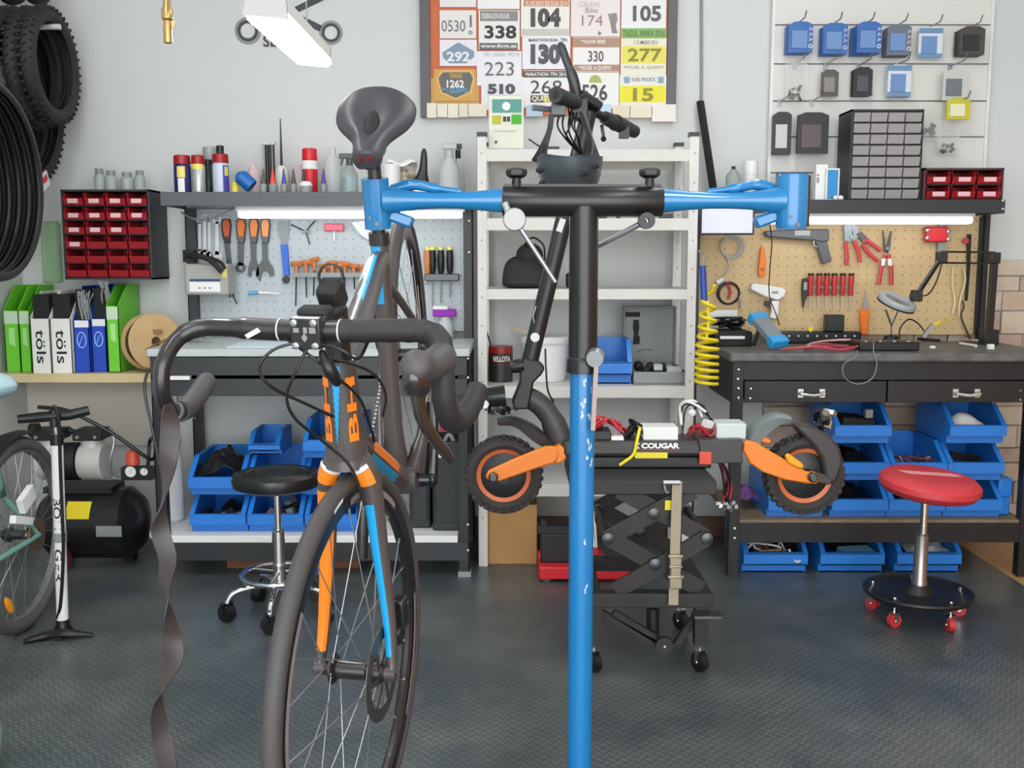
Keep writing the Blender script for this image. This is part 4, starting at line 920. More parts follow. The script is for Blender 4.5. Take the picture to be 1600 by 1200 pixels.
m = M(); o = P(386, 290, 4.2); m.lathe([(0.028, 0), (0.03, 0.01), (0.03, 0.06), (0.015, 0.075)], (o.x + 0.02, 4.2, ZS1 + 0.03), (-0.75, 0, 0.66), 16); one('plastic_cup', 'tilted bright blue plastic cup', 'cup', m, mat('bright_blue', '#1467b8', 0.4))
bottle('squeeze_bottle', 'pink squeeze bottle with pointed tip', 'bottle', 397, 0, [('body', mat('pale_pink', '#d3b9bd', 0.4), [(10, 0), (11, 1), (11, 34), (6, 44)]), ('tip', mat('pale_pink'), [(5, 43), (2, 50), (1, 57)])], 4.32)
m = M(); q = P(422, 298, 4.32)
t = thing('hand_pump', 'tall black and silver suspension pump standing on the shelf', 'pump', (q.x, 4.32, ZS1)); s = S(4.32, 260)
for dx, mt_, r, h in ((-9, steel, 1.5, 78), (-3, black_plastic, 3.5, 80), (5, dsteel, 4, 80)): m = M(); m.cyl((q.x + dx * s, 4.32, ZS1), (q.x + dx * s, 4.32, ZS1 + h * s), r * s, 10); m.build('barrel', mt_, t)
m = M(); m.bb(q.x - 13 * s, q.x + 10 * s, 4.31, 4.33, ZS1 + 78 * s, ZS1 + 82 * s); m.build('handle', steel, t)
cone_cols = [(412, '#4f5a50'), (427, '#d84b3a'), (444, '#3d4f9e'), (459, '#4a5348'), (475, '#38323a'), (506, '#5b3f8c')]
cone_names = ['olive green', 'orange red', 'royal blue', 'moss green', 'black', 'violet']
for (px, c), nm in zip(cone_cols, cone_names):
    r = 6.5 if nm == 'orange red' else 5
    bottle('lube_bottle', 'small %s cone-tipped lube bottle in the front row' % nm, 'bottle', px, 0, [('body', grey_plastic, [(r, 0), (r + .5, 1), (r + .5, 13), (r * .7, 16)]), ('cone', mat('cone_' + nm.replace(' ', '_'), c, 0.4), [(r * .85, 15), (r * .5, 27), (1, 38)])], 4.17, group='cone-tipped lube bottles', n=12)
bottle('oil_can', 'pale oil can with a long needle spout', 'oil can', 441, 0, [('body', mat('cream_plastic', '#d6d3c8', 0.4), [(9, 0), (10, 2), (10, 40), (6, 46)]), ('spout', black_plastic, [(2.2, 45), (0.8, 118)])], 4.32)
t, o, s = spray_can('bright red spray can with a white band', 485, 12, 72, red_bright, red_bright, 4.3, 16); band(t, o, s, 12, 40, 53, paper, -170, -10)
bottle('paste_tub', 'low white-lidded grease tub before the red can', 'tub', 478, 0, [('tub', grey_plastic, [(9, 0), (10, 1), (10, 11)]), ('lid', white_plastic, [(10.5, 11), (10.5, 14), (7, 18)])], 4.15)
m = M(); q = P(461, 270, 4.38); m.bb(q.x - 0.028, q.x + 0.028, 4.38, 4.41, ZS1, ZS1 + 0.13); one('pink_box', 'pale pink box at the back of the slate shelf', 'box', m, mat('pale_pink_box', '#cfc3c3', 0.6))
bottle('white_bottle', 'white plastic bottle beside the red spray can', 'bottle', 521, 0, [('body', milky, [(13, 0), (14, 2), (14, 52), (10, 60)]), ('cap', milky, [(5, 60), (5, 74)])], 4.32)
def trigger(label, px, Y, body, r, h, trig, flip=1):
    t, o, s = bottle('spray_bottle', label, 'spray bottle', px, 0, [('body', body, [(r * .9, 0), (r, 2), (r, h * .45), (r * .55, h * .62), (r * .35, h * .68)])], Y)
    m = M(); z = ZS1 + h * .66 * s; m.cyl((o.x, Y, z), (o.x, Y, z + h * .16 * s), r * .42 * s, 10); m.box((o.x - flip * 5 * s, Y, z + h * .22 * s), (22 * s, 8 * s, 8 * s)); m.bar((o.x - flip * 10 * s, Y, z + h * .2 * s), (o.x - flip * 13 * s, Y, z + h * .02 * s), 5 * s, 3 * s); m.build('trigger_head', trig, t, bevel=0.002)
    return t, o, s
t, o, s = trigger('spray bottle with grey trigger beside the saddle', 547, 4.2, clear, 13, 66, mat('dark_grey_trigger', '#4a4d4e', 0.4)); band(t, o, s, 12.6, 4, 26, mat('pale_label', '#b9d0d4', 0.5))
t, o, s = trigger('tall pale spray bottle near the shelving upright', 702, 4.25, milky, 17, 84, mat('pale_grey_trigger', '#b9bcbc', 0.4), -0.2)
t, o, s = trigger('slim spray bottle with black trigger against the shelving', 716, 4.33, milky, 10, 86, black_plastic, 1)
t, o, s = bottle('spray_can', 'tan labelled can behind the saddle', 'can', 634, 0, [('can', mat('tan_print', '#8c7350', 0.5, var=(25, 0.1, '#e8dfc8')), [(15, 0), (15.5, 1), (15.5, 40)]), ('lid', white_plastic, [(16, 40), (16, 45)])], 4.3)
m = M(); rr = random.Random(5)
g = [[P(604 + i * 6, 252 - i * 0.2 - j * 9 + rr.uniform(-3, 3) - 6 * math.sin(i / 3), 4.22 + 0.012 * j) for i in range(9)] for j in range(4)]
g = [[Vector((p.x, 4.2 + 0.03 * j, ZS1 + 0.118 + 0.012 * math.sin(i * 1.1 + j) + 0.012 * (2 - abs(j - 1.5)))) for i, p in enumerate(r_)] for j, r_ in enumerate(g)]
m.loft(g, caps=False, closed_ring=False); one('cleaning_cloth', 'white crumpled cloth lying on the cans behind the saddle', 'cloth', m, paper, subd=1, thick=0.012)
t, o, s = bottle('spray_can', 'white cylinder holding up the cloth behind the seatpost', 'can', 612, 0, [('can', white_plastic, [(14, 0), (14.5, 1), (14.5, 44)]), ('lid', white_plastic, [(15, 44), (14, 46)])], 4.22)
t = thing('cleaning_brush', 'black cleaning brush standing on the shelf near the saddle', 'brush', (P(664, 298, 4.2).x, 4.2, ZS1)); q = P(664, 298, 4.2)
m = M(); m.tube(spl([(q.x - 0.028, 4.2, ZS1 + 0.002), (q.x - 0.012, 4.2, ZS1 + 0.06), (q.x - 0.004, 4.2, ZS1 + 0.12), (q.x - 0.002, 4.2, ZS1 + 0.18)], 4), [0.05, 0.046, 0.04, 0.034, 0.028, 0.022, 0.018, 0.016, 0.015, 0.014, 0.013, 0.011, 0.006], 12, flat=0.5, up=(1, 0, 0)); m.build('handle', black_plastic, t)
m = M(); m.bb(q.x - 0.045, q.x + 0.01, 4.165, 4.185, ZS1, ZS1 + 0.03); m.build('bristle_pad', white_plastic, t)
# cable of the tube light
m = M(); m.tube(spl([P(284, 332, 4.3), P(300, 341, 4.26), P(318, 344, 4.24), P(340, 338, 4.22), P(362, 328, 4.21), P(374, 327, 4.2)], 5), 0.0042, 8); one('lamp_cord', 'grey cord sagging from the tube light to the bench post', 'cord', m, grey_plastic)

# --- tools on the grey pegboard
YP = 4.385
def spanner(label, px, y0, y1, w, mt_, cat='wrench', group=None, jaw=1.5, ring=True):
    m = M(); t = 0.008; s = S(YP, 400)
    m.pxpoly([(px - w * .4, y0 + 6), (px + w * .4, y0 + 6), (px + w * .55, y1 - 8), (px - w * .55, y1 - 8)], YP, t)
    c0 = P(px, y0 + 5, YP); c1 = P(px, y1 - 5, YP)
    m.ring([(w * .55 * s, -t / 2), (w * 1.1 * s, -t / 2), (w * 1.1 * s, t / 2), (w * .55 * s, t / 2)], c0 + Vector((0, t / 2, 0)), (0, 1, 0), 16)
    j = w * jaw * s; a = [(c1.x + j * math.cos(R(q)), c1.z + j * math.sin(R(q))) for q in range(-60, 245, 20)]
    m.prism([(c1.x - j * .35, c1.z - j * .1), (c1.x - j * .35, c1.z - j * .95)][::-1] + [(c1.x - j * .95, c1.z - j * .3), (c1.x - j * .9, c1.z + j * .5), (c1.x, c1.z + j), (c1.x + j * .9, c1.z + j * .5), (c1.x + j * .95, c1.z - j * .3), (c1.x + j * .35, c1.z - j * .95), (c1.x + j * .35, c1.z - j * .1)], t, Matrix.Translation((0, YP, 0)))
    return one('spanner', label, cat, m, mt_, group)
steel_b = mat('bright_tool_steel', '#d3d5d6', 0.35, 0.3)
spanner('thin steel spanner beside the bench post', 304, 338, 398, 4, steel_b); spanner('thin steel spanner second from the post', 312, 340, 400, 4, steel_b)
spanner('long bright combination spanner', 320, 335, 402, 5, steel_b); spanner('long bright spanner beside the forked one', 327, 337, 404, 4, steel_b); spanner('forked bright spanner with wide jaw', 339, 338, 406, 6, steel_b)
for px, yb, kind, lab, c in ((353, 440, 0, 'orange-handled slim lever hanging first in the row', '#c8501e'), (376, 428, 1, 'orange-handled ring spanner second in the row', '#e67417'), (396, 432, 2, 'orange-handled narrow cone wrench', '#ee8a3c'), (414, 440, 3, 'orange-handled wide cone wrench', '#f09a55')):
    t = thing('cone_wrench', lab, 'wrench', P(px, yb, YP), group='orange-handled wrenches'); hd = mat('orange_' + str(px), c, 0.45)
    lean = 6 if kind == 0 else 0
    m = M(); m.pxpoly([(px - 6, 342), (px + 6, 342), (px + 8, 352), (px + 6, 372), (px + 5 + lean * .3, 380), (px - 4 + lean * .3, 380), (px - 6, 370), (px - 8, 352)], YP - 0.012, 0.014); m.build('handle_shell', dsteel if kind else black_plastic, t, bevel=0.003)
    m = M(); m.pxpoly([(px - 4, 343), (px + 4, 343), (px + 6, 352), (px + 4, 370), (px - 4 + lean * .2, 370), (px - 6, 352)], YP - 0.016, 0.006); m.build('handle_grip', hd, t, bevel=0.002)
    m = M()
    if kind == 0: m.pxpoly([(px - 3, 378), (px + 5, 378), (px + 11, 435), (px + 8, 438), (px + 4, 430)], YP - 0.004, 0.005)
    elif kind == 1:
        m.pxpoly([(px - 5, 378), (px + 5, 378), (px + 4, 415), (px - 4, 415)], YP - 0.004, 0.005); c1 = P(px, 418, YP); s = S(YP, 418); m.ring([(3.5 * s, 0), (8 * s, 0), (8 * s, 0.005), (3.5 * s, 0.005)], c1 + Vector((0, -0.004, 0)), (0, 1, 0), 16)
    else:
        w = 8 if kind == 2 else 13; yo = 418 if kind == 2 else 420
        m.pxpoly([(px - 5, 378), (px + 4, 378), (px + 4, 405), (px + w, yo), (px + w + 1, 430), (px + w * .55, 432), (px + w * .4, yo + 4), (px - w * .3, yo + 3), (px - w * .55, 432 + kind), (px - w * .6, yb), (px - w - 1, 430), (px - w, yo), (px - 4, 405)], YP - 0.004, 0.005)
    m.build('blade', dsteel, t)
t = thing('brush_tool', 'grey spatula with blue grip hung upside down', 'spatula', P(444, 440, YP))
m = M(); m.pxpoly([(436, 345), (451, 345), (452, 358), (448, 382), (440, 382), (433, 358)], YP, 0.006); m.build('blade', grey_plastic, t)
m = M(); m.pxpoly([(438, 382), (449, 382), (452, 430), (443, 430)], YP - 0.01, 0.014); m.build('grip', mat('blue_grip', '#1f62c8', 0.4), t, bevel=0.002)
m = M(); m.lathe([(0.016, 0), (0.016, 0.012)], P(447, 437, YP) + Vector((0, 0.004, 0)), (0, -1, 0), 14); m.build('end_knob', black_plastic, t)
m = M(); p = P(478, 362, YP)
m.tube(spl([P(455, 351, YP), P(466, 356, YP), P(478, 362, YP)], 3), 0.003, 6); m.tube(spl([P(492, 345, YP), P(484, 354, YP), P(478, 362, YP)], 3), 0.003, 6); m.tube([P(478, 362, YP), P(484, 382, YP)], 0.003, 6); m.mt(1).box(P(478, 362, YP), (0.034, 0.01, 0.01)); one('three_way_key', 'three-way hex key hanging under the tube light', 'hex key', m, [dsteel, grey_plastic])
t = thing('t_handle_key', 'pink T-handle key under the tube light', 'hex key', P(522, 375, YP)); m = M(); m.pxbox(506, 349, 537, 361, YP - 0.012, 0.016); m.build('handle', mat('pink_plastic', '#e0647a', 0.4), t, bevel=0.005); m = M(); m.cyl(P(522, 360, YP), P(522, 377, YP), 0.0045, 8); m.build('shaft', white_plastic, t)
t = thing('adjustable_wrench', 'steel adjustable pliers hanging behind the clamp', 'pliers', P(580, 376, YP)); m = M(); m.pxpoly([(549, 348), (556, 346), (584, 370), (580, 378), (562, 366)], YP - 0.006, 0.008); m.build('lower_jaw', steel, t); m = M(); m.pxpoly([(556, 347), (570, 344), (580, 362), (572, 368), (566, 356)], YP, 0.005); m.build('upper_jaw', steel, t)
# T-handle torx row
copper = mat('copper_orange', '#c97a45', 0.4)
rk = thing('tool_rack', 'grey strip rack for the orange T-handle keys', 'rack', P(500, 436, YP)); m = M(); m.pxbox(455, 426, 572, 433, YP - 0.03, 0.038); m.build('rail', grey_plastic, rk)
rr = random.Random(11)
for k, (px, y0, y1) in enumerate(((463, 412, 478), (478, 410, 465), (491, 406, 462), (507, 416, 450), (519, 411, 452), (529, 415, 460), (539, 412, 470), (553, 416, 452), (565, 418, 450))):
    t = thing('t_handle_key', 'orange T-handle key, number %s along the grey rack from the wrenches' % ('first second third fourth fifth sixth seventh eighth ninth'.split()[k]), 'hex key', P(px, y1, YP), group='orange T-handle keys')
    m = M(); a = rr.uniform(-.3, .3); c0 = P(px, y0, YP - 0.018); dx = Vector((0.022 * math.cos(a), -0.012, 0.022 * math.sin(a))); m.tube([c0 - dx, c0 - dx * .5, c0 + dx * .5, c0 + dx], [0.009, 0.011, 0.011, 0.009], 10); m.tube([c0, P(px, y0 + 17, YP - 0.018)], [0.010, 0.007], 10); m.build('handle', copper, t)
    m = M(); m.cyl(P(px, y0 + 16, YP - 0.018), P(px + (1 if k % 2 else -1), y1, YP - 0.014), 0.003, 8); m.build('shaft', matt_black, t)
# screwdrivers
rk = thing('tool_rack', 'dark grey rack of screwdrivers at the end of the grey pegboard', 'rack', P(690, 436, YP)); m = M(); m.pxbox(663, 428, 717, 439, YP - 0.03, 0.038); m.build('rail', dsteel, rk, bevel=0.003)
for px, y0, y1, c, lab in ((668, 392, 445, copper, 'orange screwdriver in the dark rack'), (676, 386, 480, black_plastic, 'yellow-capped screwdriver with the longest shaft'), (689, 386, 474, black_plastic, 'yellow-capped screwdriver in the middle of the dark rack'), (703, 390, 465, black_plastic, 'yellow-capped screwdriver at the end of the dark rack')):
    t = thing('screwdriver', lab, 'screwdriver', P(px, y1, YP)); Y = YP - 0.012; s = S(Y, 410)
    m = M(); m.lathe([(3 * s, 0), (5 * s, 8 * s), (5.5 * s, 25 * s), (4.5 * s, 38 * s)], P(px, 429, Y), n=12); m.build('handle', c, t)
    m = M(); m.lathe([(4.6 * s, 38 * s), (4 * s, 43 * s)], P(px, 429, Y), n=12); m.build('cap', label_y, t)
    m = M(); m.cyl(P(px, 430, Y), P(px, y1, Y), 0.0028, 8); m.build('shaft', steel, t)
m = M(); m.pxbox(676, 483, 712, 495, 4.36, 0.03); m.mt(1).pxbox(676, 478, 700, 484, 4.36, 0.03); one('sponge', 'purple sponge on a bottle at the end of the bench', 'sponge', m, [mat('purple_sponge', '#9a35b5', 0.8, bump=(80, 0.4)), paper], bevel=0.004)
m = M(); z0 = 0.893; p = P(694, 520, 4.25); m.lathe([(0.028, 0), (0.032, 0.005), (0.032, 0.06), (0.02, 0.085), (0.012, 0.09), (0.012, P(694, 495, 4.36).z - z0 + 0.0)], (p.x, 4.345, z0), n=16); one('glass_bottle', 'clear bottle carrying the purple sponge', 'bottle', m, milky)
# ultrasonic cleaner
t = thing('ultrasonic_cleaner', 'grey box charger with white control panel fixed by the bench post', 'charger', P(322, 462, 4.25))
m = M(); m.pxbox(288, 412, 356, 461, 4.24, 0.11); m.build('housing', mat('warm_grey_case', '#a3a29a', 0.5), t, bevel=0.008)
m = M(); m.pxbox(296, 437, 344, 456, 4.238, 0.003); pn = m.build('control_panel', paper, t); m = M(); m.pxbox(296, 436, 344, 440, 4.2365, 0.003); m.build('panel_stripe', mat('navy_print', '#39406e', 0.5), pn)
for px in (312, 320, 328): m = M(); m.lathe([(0.0035, 0), (0.0035, 0.003)], P(px, 450, 4.238), (0, -1, 0), 8); m.build('button', dsteel, pn)
m = M(); m.tube(spl([P(292, 400, 4.25), P(310, 400, 4.22), P(330, 408, 4.21), P(347, 425, 4.21)], 4), 0.011, 8); m.tube(spl([P(300, 398, 4.25), P(325, 402, 4.23), P(345, 410, 4.22), P(352, 420, 4.22)], 4), 0.007, 8); m.box(P(297, 400, 4.27), (0.045, 0.05, 0.05)); m.build('clamp_leads', matt_black, t)
m = M(); m.tube(spl([P(350, 418, 4.26), P(357, 430, 4.3), P(360, 450, 4.34), P(370, 475, 4.37)], 5), 0.0035, 8); m.tube([P(361, 448, 4.34), P(362, 464, 4.345)], [0.008, 0.012], 10); m.build('power_lead', dsteel, t)
m = M(); m.pxbox(347, 417, 354, 433, 4.236, 0.003); m.build('yellow_tag', label_y, t)
m = M(); m.tube([P(388, 458, YP - 0.01), P(404, 457, YP - 0.01)], [0.009, 0.007], 10); m.mt(1).tube([P(404, 457, YP - 0.01), P(436, 459, YP - 0.008)], [0.0055, 0.004], 10); one('marker_pen', 'pale blue marker pen on the grey pegboard', 'pen', m, [mat('sky_blue', '#54a4cf', 0.4), white_plastic])
m = M(); p, q = P(365, 535, 4.0), P(490, 535, 4.0); m.bb(p.x, q.x, 3.9, 4.12, 0.8925, 0.896); one('paper_sheet', 'pale blue paper sheet lying on the pale worktop', 'paper', m, mat('pale_blue_paper', '#cfe0e6', 0.6))
m = M(); m.tube(spl([P(292, 522, 4.2), P(305, 518, 4.15), P(318, 520, 4.12), P(326, 523, 4.1)], 4), [0.018] * 6 + [0.012] * 7, 8); one('grey_glove', 'crumpled grey glove on the pale worktop', 'glove', m, grey_plastic)
D.objects['grey_glove'].location.z = 0.893
# ---------------------------------------------------------------- tyres on the wall rods
def tyre(label, X, Y, z, Rr, r, group, knobs=0, mt_=None, name='bicycle_tyre'):
    t = thing(name, label, 'tyre', (X, Y, z - Rr), group=group)
    m = M(); k = 10; prof = []
    for i in range(k + 1):
        a = R(-150 + 300 * i / k); prof.append((Rr - r + r * math.cos(a), r * math.sin(a)))
    for i in range(k, -1, -1):
        a = R(-150 + 300 * i / k); prof.append((Rr - r + (r - 0.004) * math.cos(a), (r - 0.004) * math.sin(a)))
    m.ring(prof, (X, Y, z), (1, 0, 0), 56); m.build('casing', mt_ or rubber, t)
    if knobs:
        m = M()
        for i in range(knobs):
            a = 2 * math.pi * i / knobs
            for j, off in ((-1, 0), (0, .5), (1, 0)):
                a2 = a + off * 2 * math.pi / knobs; b = R(38) * j
                rad = Rr - r + (r + 0.003) * math.cos(b)
                c0 = Vector((X + (r + 0.003) * math.sin(b), Y + rad * math.cos(a2), z + rad * math.sin(a2)))
                m.box(c0, (r * 0.42, 0.008, 0.014), Matrix.Rotation(a2 - math.pi / 2, 3, 'X'))
        o = m.build('tread', rubber, t); o['kind'] = 'stuff'
    return t
def rod(label, X0, X1, Y, z):
    t = thing('wall_rod', label, 'rod', (X0, Y, z)); m = M(); m.cyl((X0, Y, z), (X1, Y, z), 0.011, 12); m.build('bar', white_metal, t)
    m = M(); m.bb(X0, X0 + 0.006, Y - 0.04, Y + 0.04, z - 0.04, z + 0.04); m.build('wall_plate', white_metal, t); return t
z_rod = P(100, 42, 4.12).z
rod('white rod carrying the knobbly tyres', XL, -1.755, 4.12, z_rod)
for i, (X, Rr, r, lab) in enumerate(((-1.80, 0.22, 0.03, 'small knobbly tyre hanging outermost on the rod'), (-1.862, 0.225, 0.027, 'small tyre second from the rod end'), (-1.917, 0.335, 0.026, 'large knobbly tyre with white and red tag behind the small ones'),
                                     (-1.972, 0.335, 0.026, 'large knobbly tyre third from the wall'), (-2.027, 0.335, 0.026, 'large knobbly tyre second from the wall'), (-2.083, 0.335, 0.026, 'large knobbly tyre next to the wall'))):
    tyre(lab, X, 4.12, z_rod + 0.012 - (Rr - 2 * r), Rr, r, 'knobbly tyres on the rod', 44 if Rr < 0.3 else 60)
m = M(); p = P(93, 262, 4.0); m.box((-1.887, 4.2, z_rod - 0.585), (0.006, 0.08, 0.06), (0.5, 0, 0)); m.mt(1).box((-1.883, 4.2, z_rod - 0.575), (0.004, 0.04, 0.022), (0.5, 0, 0)); one('tyre_tag', 'white and red card tag on the large knobbly tyre', 'tag', m, [paper, red_bright])
z2 = P(40, 122, 3.42).z - 0.04
rod('white rod carrying the slick road tyres', XL, -1.69, 3.42, z2)
slick = mat('slick_tyre', '#1b1c1c', 0.35); slick_g = mat('grey_slick_tyre', '#6a6e6e', 0.5)
for i, lab in enumerate(('slick black tyre hanging outermost on the near rod', 'slick black tyre second on the near rod', 'slick black tyre third on the near rod', 'slick black tyre fourth on the near rod with a green band', 'slick black tyre fifth on the near rod', 'grey slick tyre innermost on the near rod')):
    tyre(lab, -1.70 - 0.036 * i, 3.42, z2 + 0.011 - (0.332 - 0.034), 0.332, 0.0165, 'slick tyres on the near rod', 0, slick_g if i == 5 else slick)
z3 = P(80, 12, 4.12).z + 0.300
rod('upper rod with two tyres close under the ceiling', XL, -1.76, 4.12, z3 - 0.0)
for i, X in enumerate((-1.85, -1.95)): tyre(('smooth tyre on the upper rod, outer one', 'smooth tyre on the upper rod, next to the wall')[i], X, 4.12, z3 + 0.012 - 0.12, 0.18, 0.03, 'tyres on the upper rod', 0)
# brass coupling hanging from the ceiling hose
t = thing('air_coupling', 'brass air coupling dangling on a hose from the ceiling', 'air coupling', P(262, 68, 2.4)); s = S(2.4, 40); brass = mat('brass', '#b99a62', 0.3, 0.8)
q = P(263, 68, 2.4); m = M(); m.lathe([(3 * s, 0), (7 * s, 1 * s), (7 * s, 24 * s), (6 * s, 34 * s), (9 * s, 37 * s), (9 * s, 52 * s), (6 * s, 56 * s), (6 * s, 66 * s), (4.5 * s, 68 * s)], q, n=14); m.build('coupling_body', brass, t)
m = M(); m.bar(q + Vector((7 * s, 0, 22 * s)), q + Vector((11 * s, 0, 34 * s)), 3 * s, 4 * s); m.build('release_tab', brass, t)
m = M(); m.cyl(q + Vector((0, 0, 67 * s)), (q.x, 2.4, 2.9), 5 * s, 10); m.build('hose', mat('clear_hose', '#a9a38f', 0.4), t)

# ---------------------------------------------------------------- red drawer cabinet
def drawer_cabinet(label, a, b, c, d, Y, dep, cols, rows, frame_m, dm, labels, base_gap=0, lip=0.55, top=0.0):
    p, q = P(a, d, Y), P(c, b, Y); x0 = (p.x + P(a, b, Y).x) / 2; x1 = (q.x + P(c, d, Y).x) / 2; z0, z1 = p.z, q.z
    t = thing('drawer_cabinet', label, 'cabinet', ((x0 + x1) / 2, Y + dep / 2, z0))
    f = 0.008
    m = M(); m.bb(x0, x0 + f, Y, Y + dep, z0, z1); m.bb(x1 - f, x1, Y, Y + dep, z0, z1); m.bb(x0, x1, Y, Y + dep, z0, z0 + f); m.bb(x0, x1, Y, Y + dep, z1 - f, z1); m.bb(x0, x1, Y + dep - 0.005, Y + dep, z0, z1)
    cw = (x1 - x0 - 2 * f) / cols; rh = (z1 - z0 - 2 * f) / rows
    for i in range(1, rows): m.bb(x0 + f, x1 - f, Y + 0.012, Y + dep, z0 + f + i * rh - 0.0015, z0 + f + i * rh + 0.0015)
    m.build('housing', frame_m, t)
    first = None
    for r_ in range(rows):
        for c_ in range(cols):
            xc = x0 + f + (c_ + 0.5) * cw; zz = z1 - f - (r_ + 1) * rh + 0.003; w = cw * 0.92; h = rh * 0.86
            if first is None:
                g = M(); g.bb(-w / 2, -w / 2 + 0.003, 0.004, dep * .8, 0, h); g.bb(w / 2 - 0.003, w / 2, 0.004, dep * .8, 0, h); g.bb(-w / 2, w / 2, 0.002, dep * .8, 0, 0.003); g.bb(-w / 2, w / 2, dep * .8 - 0.003, dep * .8, 0, h)
                v = [(-w / 2, 0.0, h * .02), (w / 2, 0.0, h * .02), (w / 2, -0.010, h * lip), (-w / 2, -0.010, h * lip)]
                g.add(v + [(x, y + 0.003, z) for x, y, z in v], [(0, 1, 2, 3), (7, 6, 5, 4), (0, 4, 5, 1), (1, 5, 6, 2), (2, 6, 7, 3), (3, 7, 4, 0)])
                for s_ in (-1, 1): g.add([(s_ * w / 2, 0.0, 0.0), (s_ * w / 2, -0.010, h * lip), (s_ * w / 2, 0.008, h), (s_ * w / 2, 0.012, 0)], [(0, 1, 2, 3)])
                o = g.build('drawer', dm, t, local=True); first = o
            else: o = first.copy(); C.objects.link(o); o.parent = t
            o.location = (xc - t.location.x, Y - t.location.y, zz - t.location.z)
            o.name = 'drawer'
            if (r_, c_) in labels:
                g = M(); lw = cw * .48; g.bb(-lw / 2, lw / 2, -0.0115, -0.0095, h * .16, h * (lip - .03)); l_ = g.build('drawer_label', mat('pink_label', '#e8b9bd', 0.6), t, local=True); l_.parent = o
    return t
lab = {(0, k) for k in range(4)} | {(1, k) for k in range(4)} | {(2, 0), (2, 1), (2, 2), (3, 0)}
drawer_cabinet('wall cabinet of twenty-four small red drawers in a dark frame', 98, 296, 236, 437, 4.24, 0.2, 4, 6, mat('dark_cabinet', '#33353a', 0.5), red_plastic, lab)
# jars on top
zt_ = P(165, 296, 4.24).z
for k, (px, h, r) in enumerate(((156, 36, 8), (174, 33, 9), (199, 30, 10), (219, 33, 8))):
    o = Vector((P(px, 290, 4.34).x, 4.34, zt_ + 0.0005)); s = S(4.34, 280); t = thing('glass_jar', ('tallest small jar on the red drawer cabinet', 'jar second along the red drawer cabinet', 'wide jar third along the red drawer cabinet', 'end jar on the red drawer cabinet')[k], 'jar', o, group='jars on the cabinet')
    m = M(); m.lathe([(r * s, 0), (r * s, h * .6 * s), (r * .7 * s, h * .72 * s)], o, n=14); m.build('glass', mat('jar_glass', '#cfd6d3', 0.2, glass=0.5), t); m = M(); m.lathe([(r * .75 * s, h * .72 * s), (r * .75 * s, h * .95 * s)], o, n=14); m.build('lid', grey_plastic, t)
# ---------------------------------------------------------------- wooden shelf with file boxes
zsh = P(100, 584, 4.14).z
t = thing('wall_shelf', 'pale wooden wall shelf carrying the file boxes', 'shelf', (-1.75, 4.3, zsh - 0.037)); m = M(); m.bb(XL + 0.002, P(238, 590, 4.14).x, 4.14, YW - 0.001, zsh - 0.037, zsh); m.build('board', mat('pale_wood', '#d9c79c', 0.5, var=(9, .3, '#cdb988')), t, bevel=0.002)
m = M(); m.bb(XL + 0.002, P(238, 590, 4.14).x, YW - 0.03, YW - 0.001, zsh - 0.35, zsh - 0.037); m.build('beige_wall_panel', mat('pale_panel', '#cfc6ba', 0.6), t)  # flat beige panel on the wall below the shelf board
def file_box(label, a, c, ytop, yfr, mt_, Y, txt=None, tm=None, inner=None, extra=None, slope=True, rot=-math.pi / 2, tb=(0.3, 0.75)):
    x0, x1 = P(a, 540, Y).x, P(c, 540, Y).x; zt2 = P(a, ytop, Y).z; zf = P(a, yfr, Y).z; d = 0.24; th = 0.003
    t = thing('file_box', label, 'file box', ((x0 + x1) / 2, Y + d / 2, zsh), group='file boxes on the wooden shelf')
    m = M(); m.bb(x0, x1, Y, Y + th, zsh, zf); m.bb(x0, x1, Y + d - th, Y + d, zsh, zt2); m.bb(x0, x1, Y, Y + d, zsh, zsh + th)
    for x in (x0, x1 - th):
        q = [(Y, zsh), (Y + d, zsh), (Y + d, zt2), (Y + d * .45, zt2), (Y, zf)]; m.add([(x, yy, zz) for yy, zz in q] + [(x + th, yy, zz) for yy, zz in q], [list(range(5)), list(range(9, 4, -1))] + [(i, i + 5, (i + 1) % 5 + 5, (i + 1) % 5) for i in range(5)])
    m.build('box_shell', mt_, t)
    m = M(); m.bb(x0 + .006, x1 - .006, Y + .02, Y + d - .01, zsh + .004, (zt2 - 0.012) if inner is None and mt_ is not green else zf - 0.01); m.build('contents', inner or matt_black, t)
    if txt:
        m = M(); zc2 = zsh + (zf - zsh) * (tb[0] + tb[1]) / 2; L = (zf - zsh) * (tb[1] - tb[0]); w = (x1 - x0) * .5
        text(m, txt, face_m(((x0 + x1) / 2, Y - 0.001, zc2), rot), L, w, 0.01); m.build('lettering', tm, t)
    if extra: extra(t, x0, x1, Y, zf)
    return t
green = mat('lime_green_card', '#6ccb2e', 0.5); wbox = mat('white_card', '#ebe9e2', 0.5); bluec = mat('royal_blue_card', '#1b47b8', 0.45)
def strip(t, x0, x1, Y, zf):
    m = M(); m.bb(x0 + .002, x1 - .002, Y - 0.001, Y + .0005, zf - 0.055, zf - 0.004); m.build('pale_sticker', mat('pale_green_sticker', '#c4dcbc', 0.5), t)
    xc = (x0 + x1) / 2; w = (x1 - x0) * .2; m = M(); m.add([(xc - w, Y - .001, zf - .075), (xc + w, Y - .001, zf - .07), (xc + w * 1.1, Y - .001, zf - .15), (xc + w * .5, Y - .001, zf - .145), (xc - w * .9, Y - .001, zf - .14)], [(0, 1, 2, 3, 4)]); m.build('pale_logo', mat('pale_green_print', '#a9e48c', .5), t)
file_box('lime green file box at the wall end of the wooden shelf', 8, 31, 447, 485, green, 4.2, extra=strip, tb=(.35, .66))
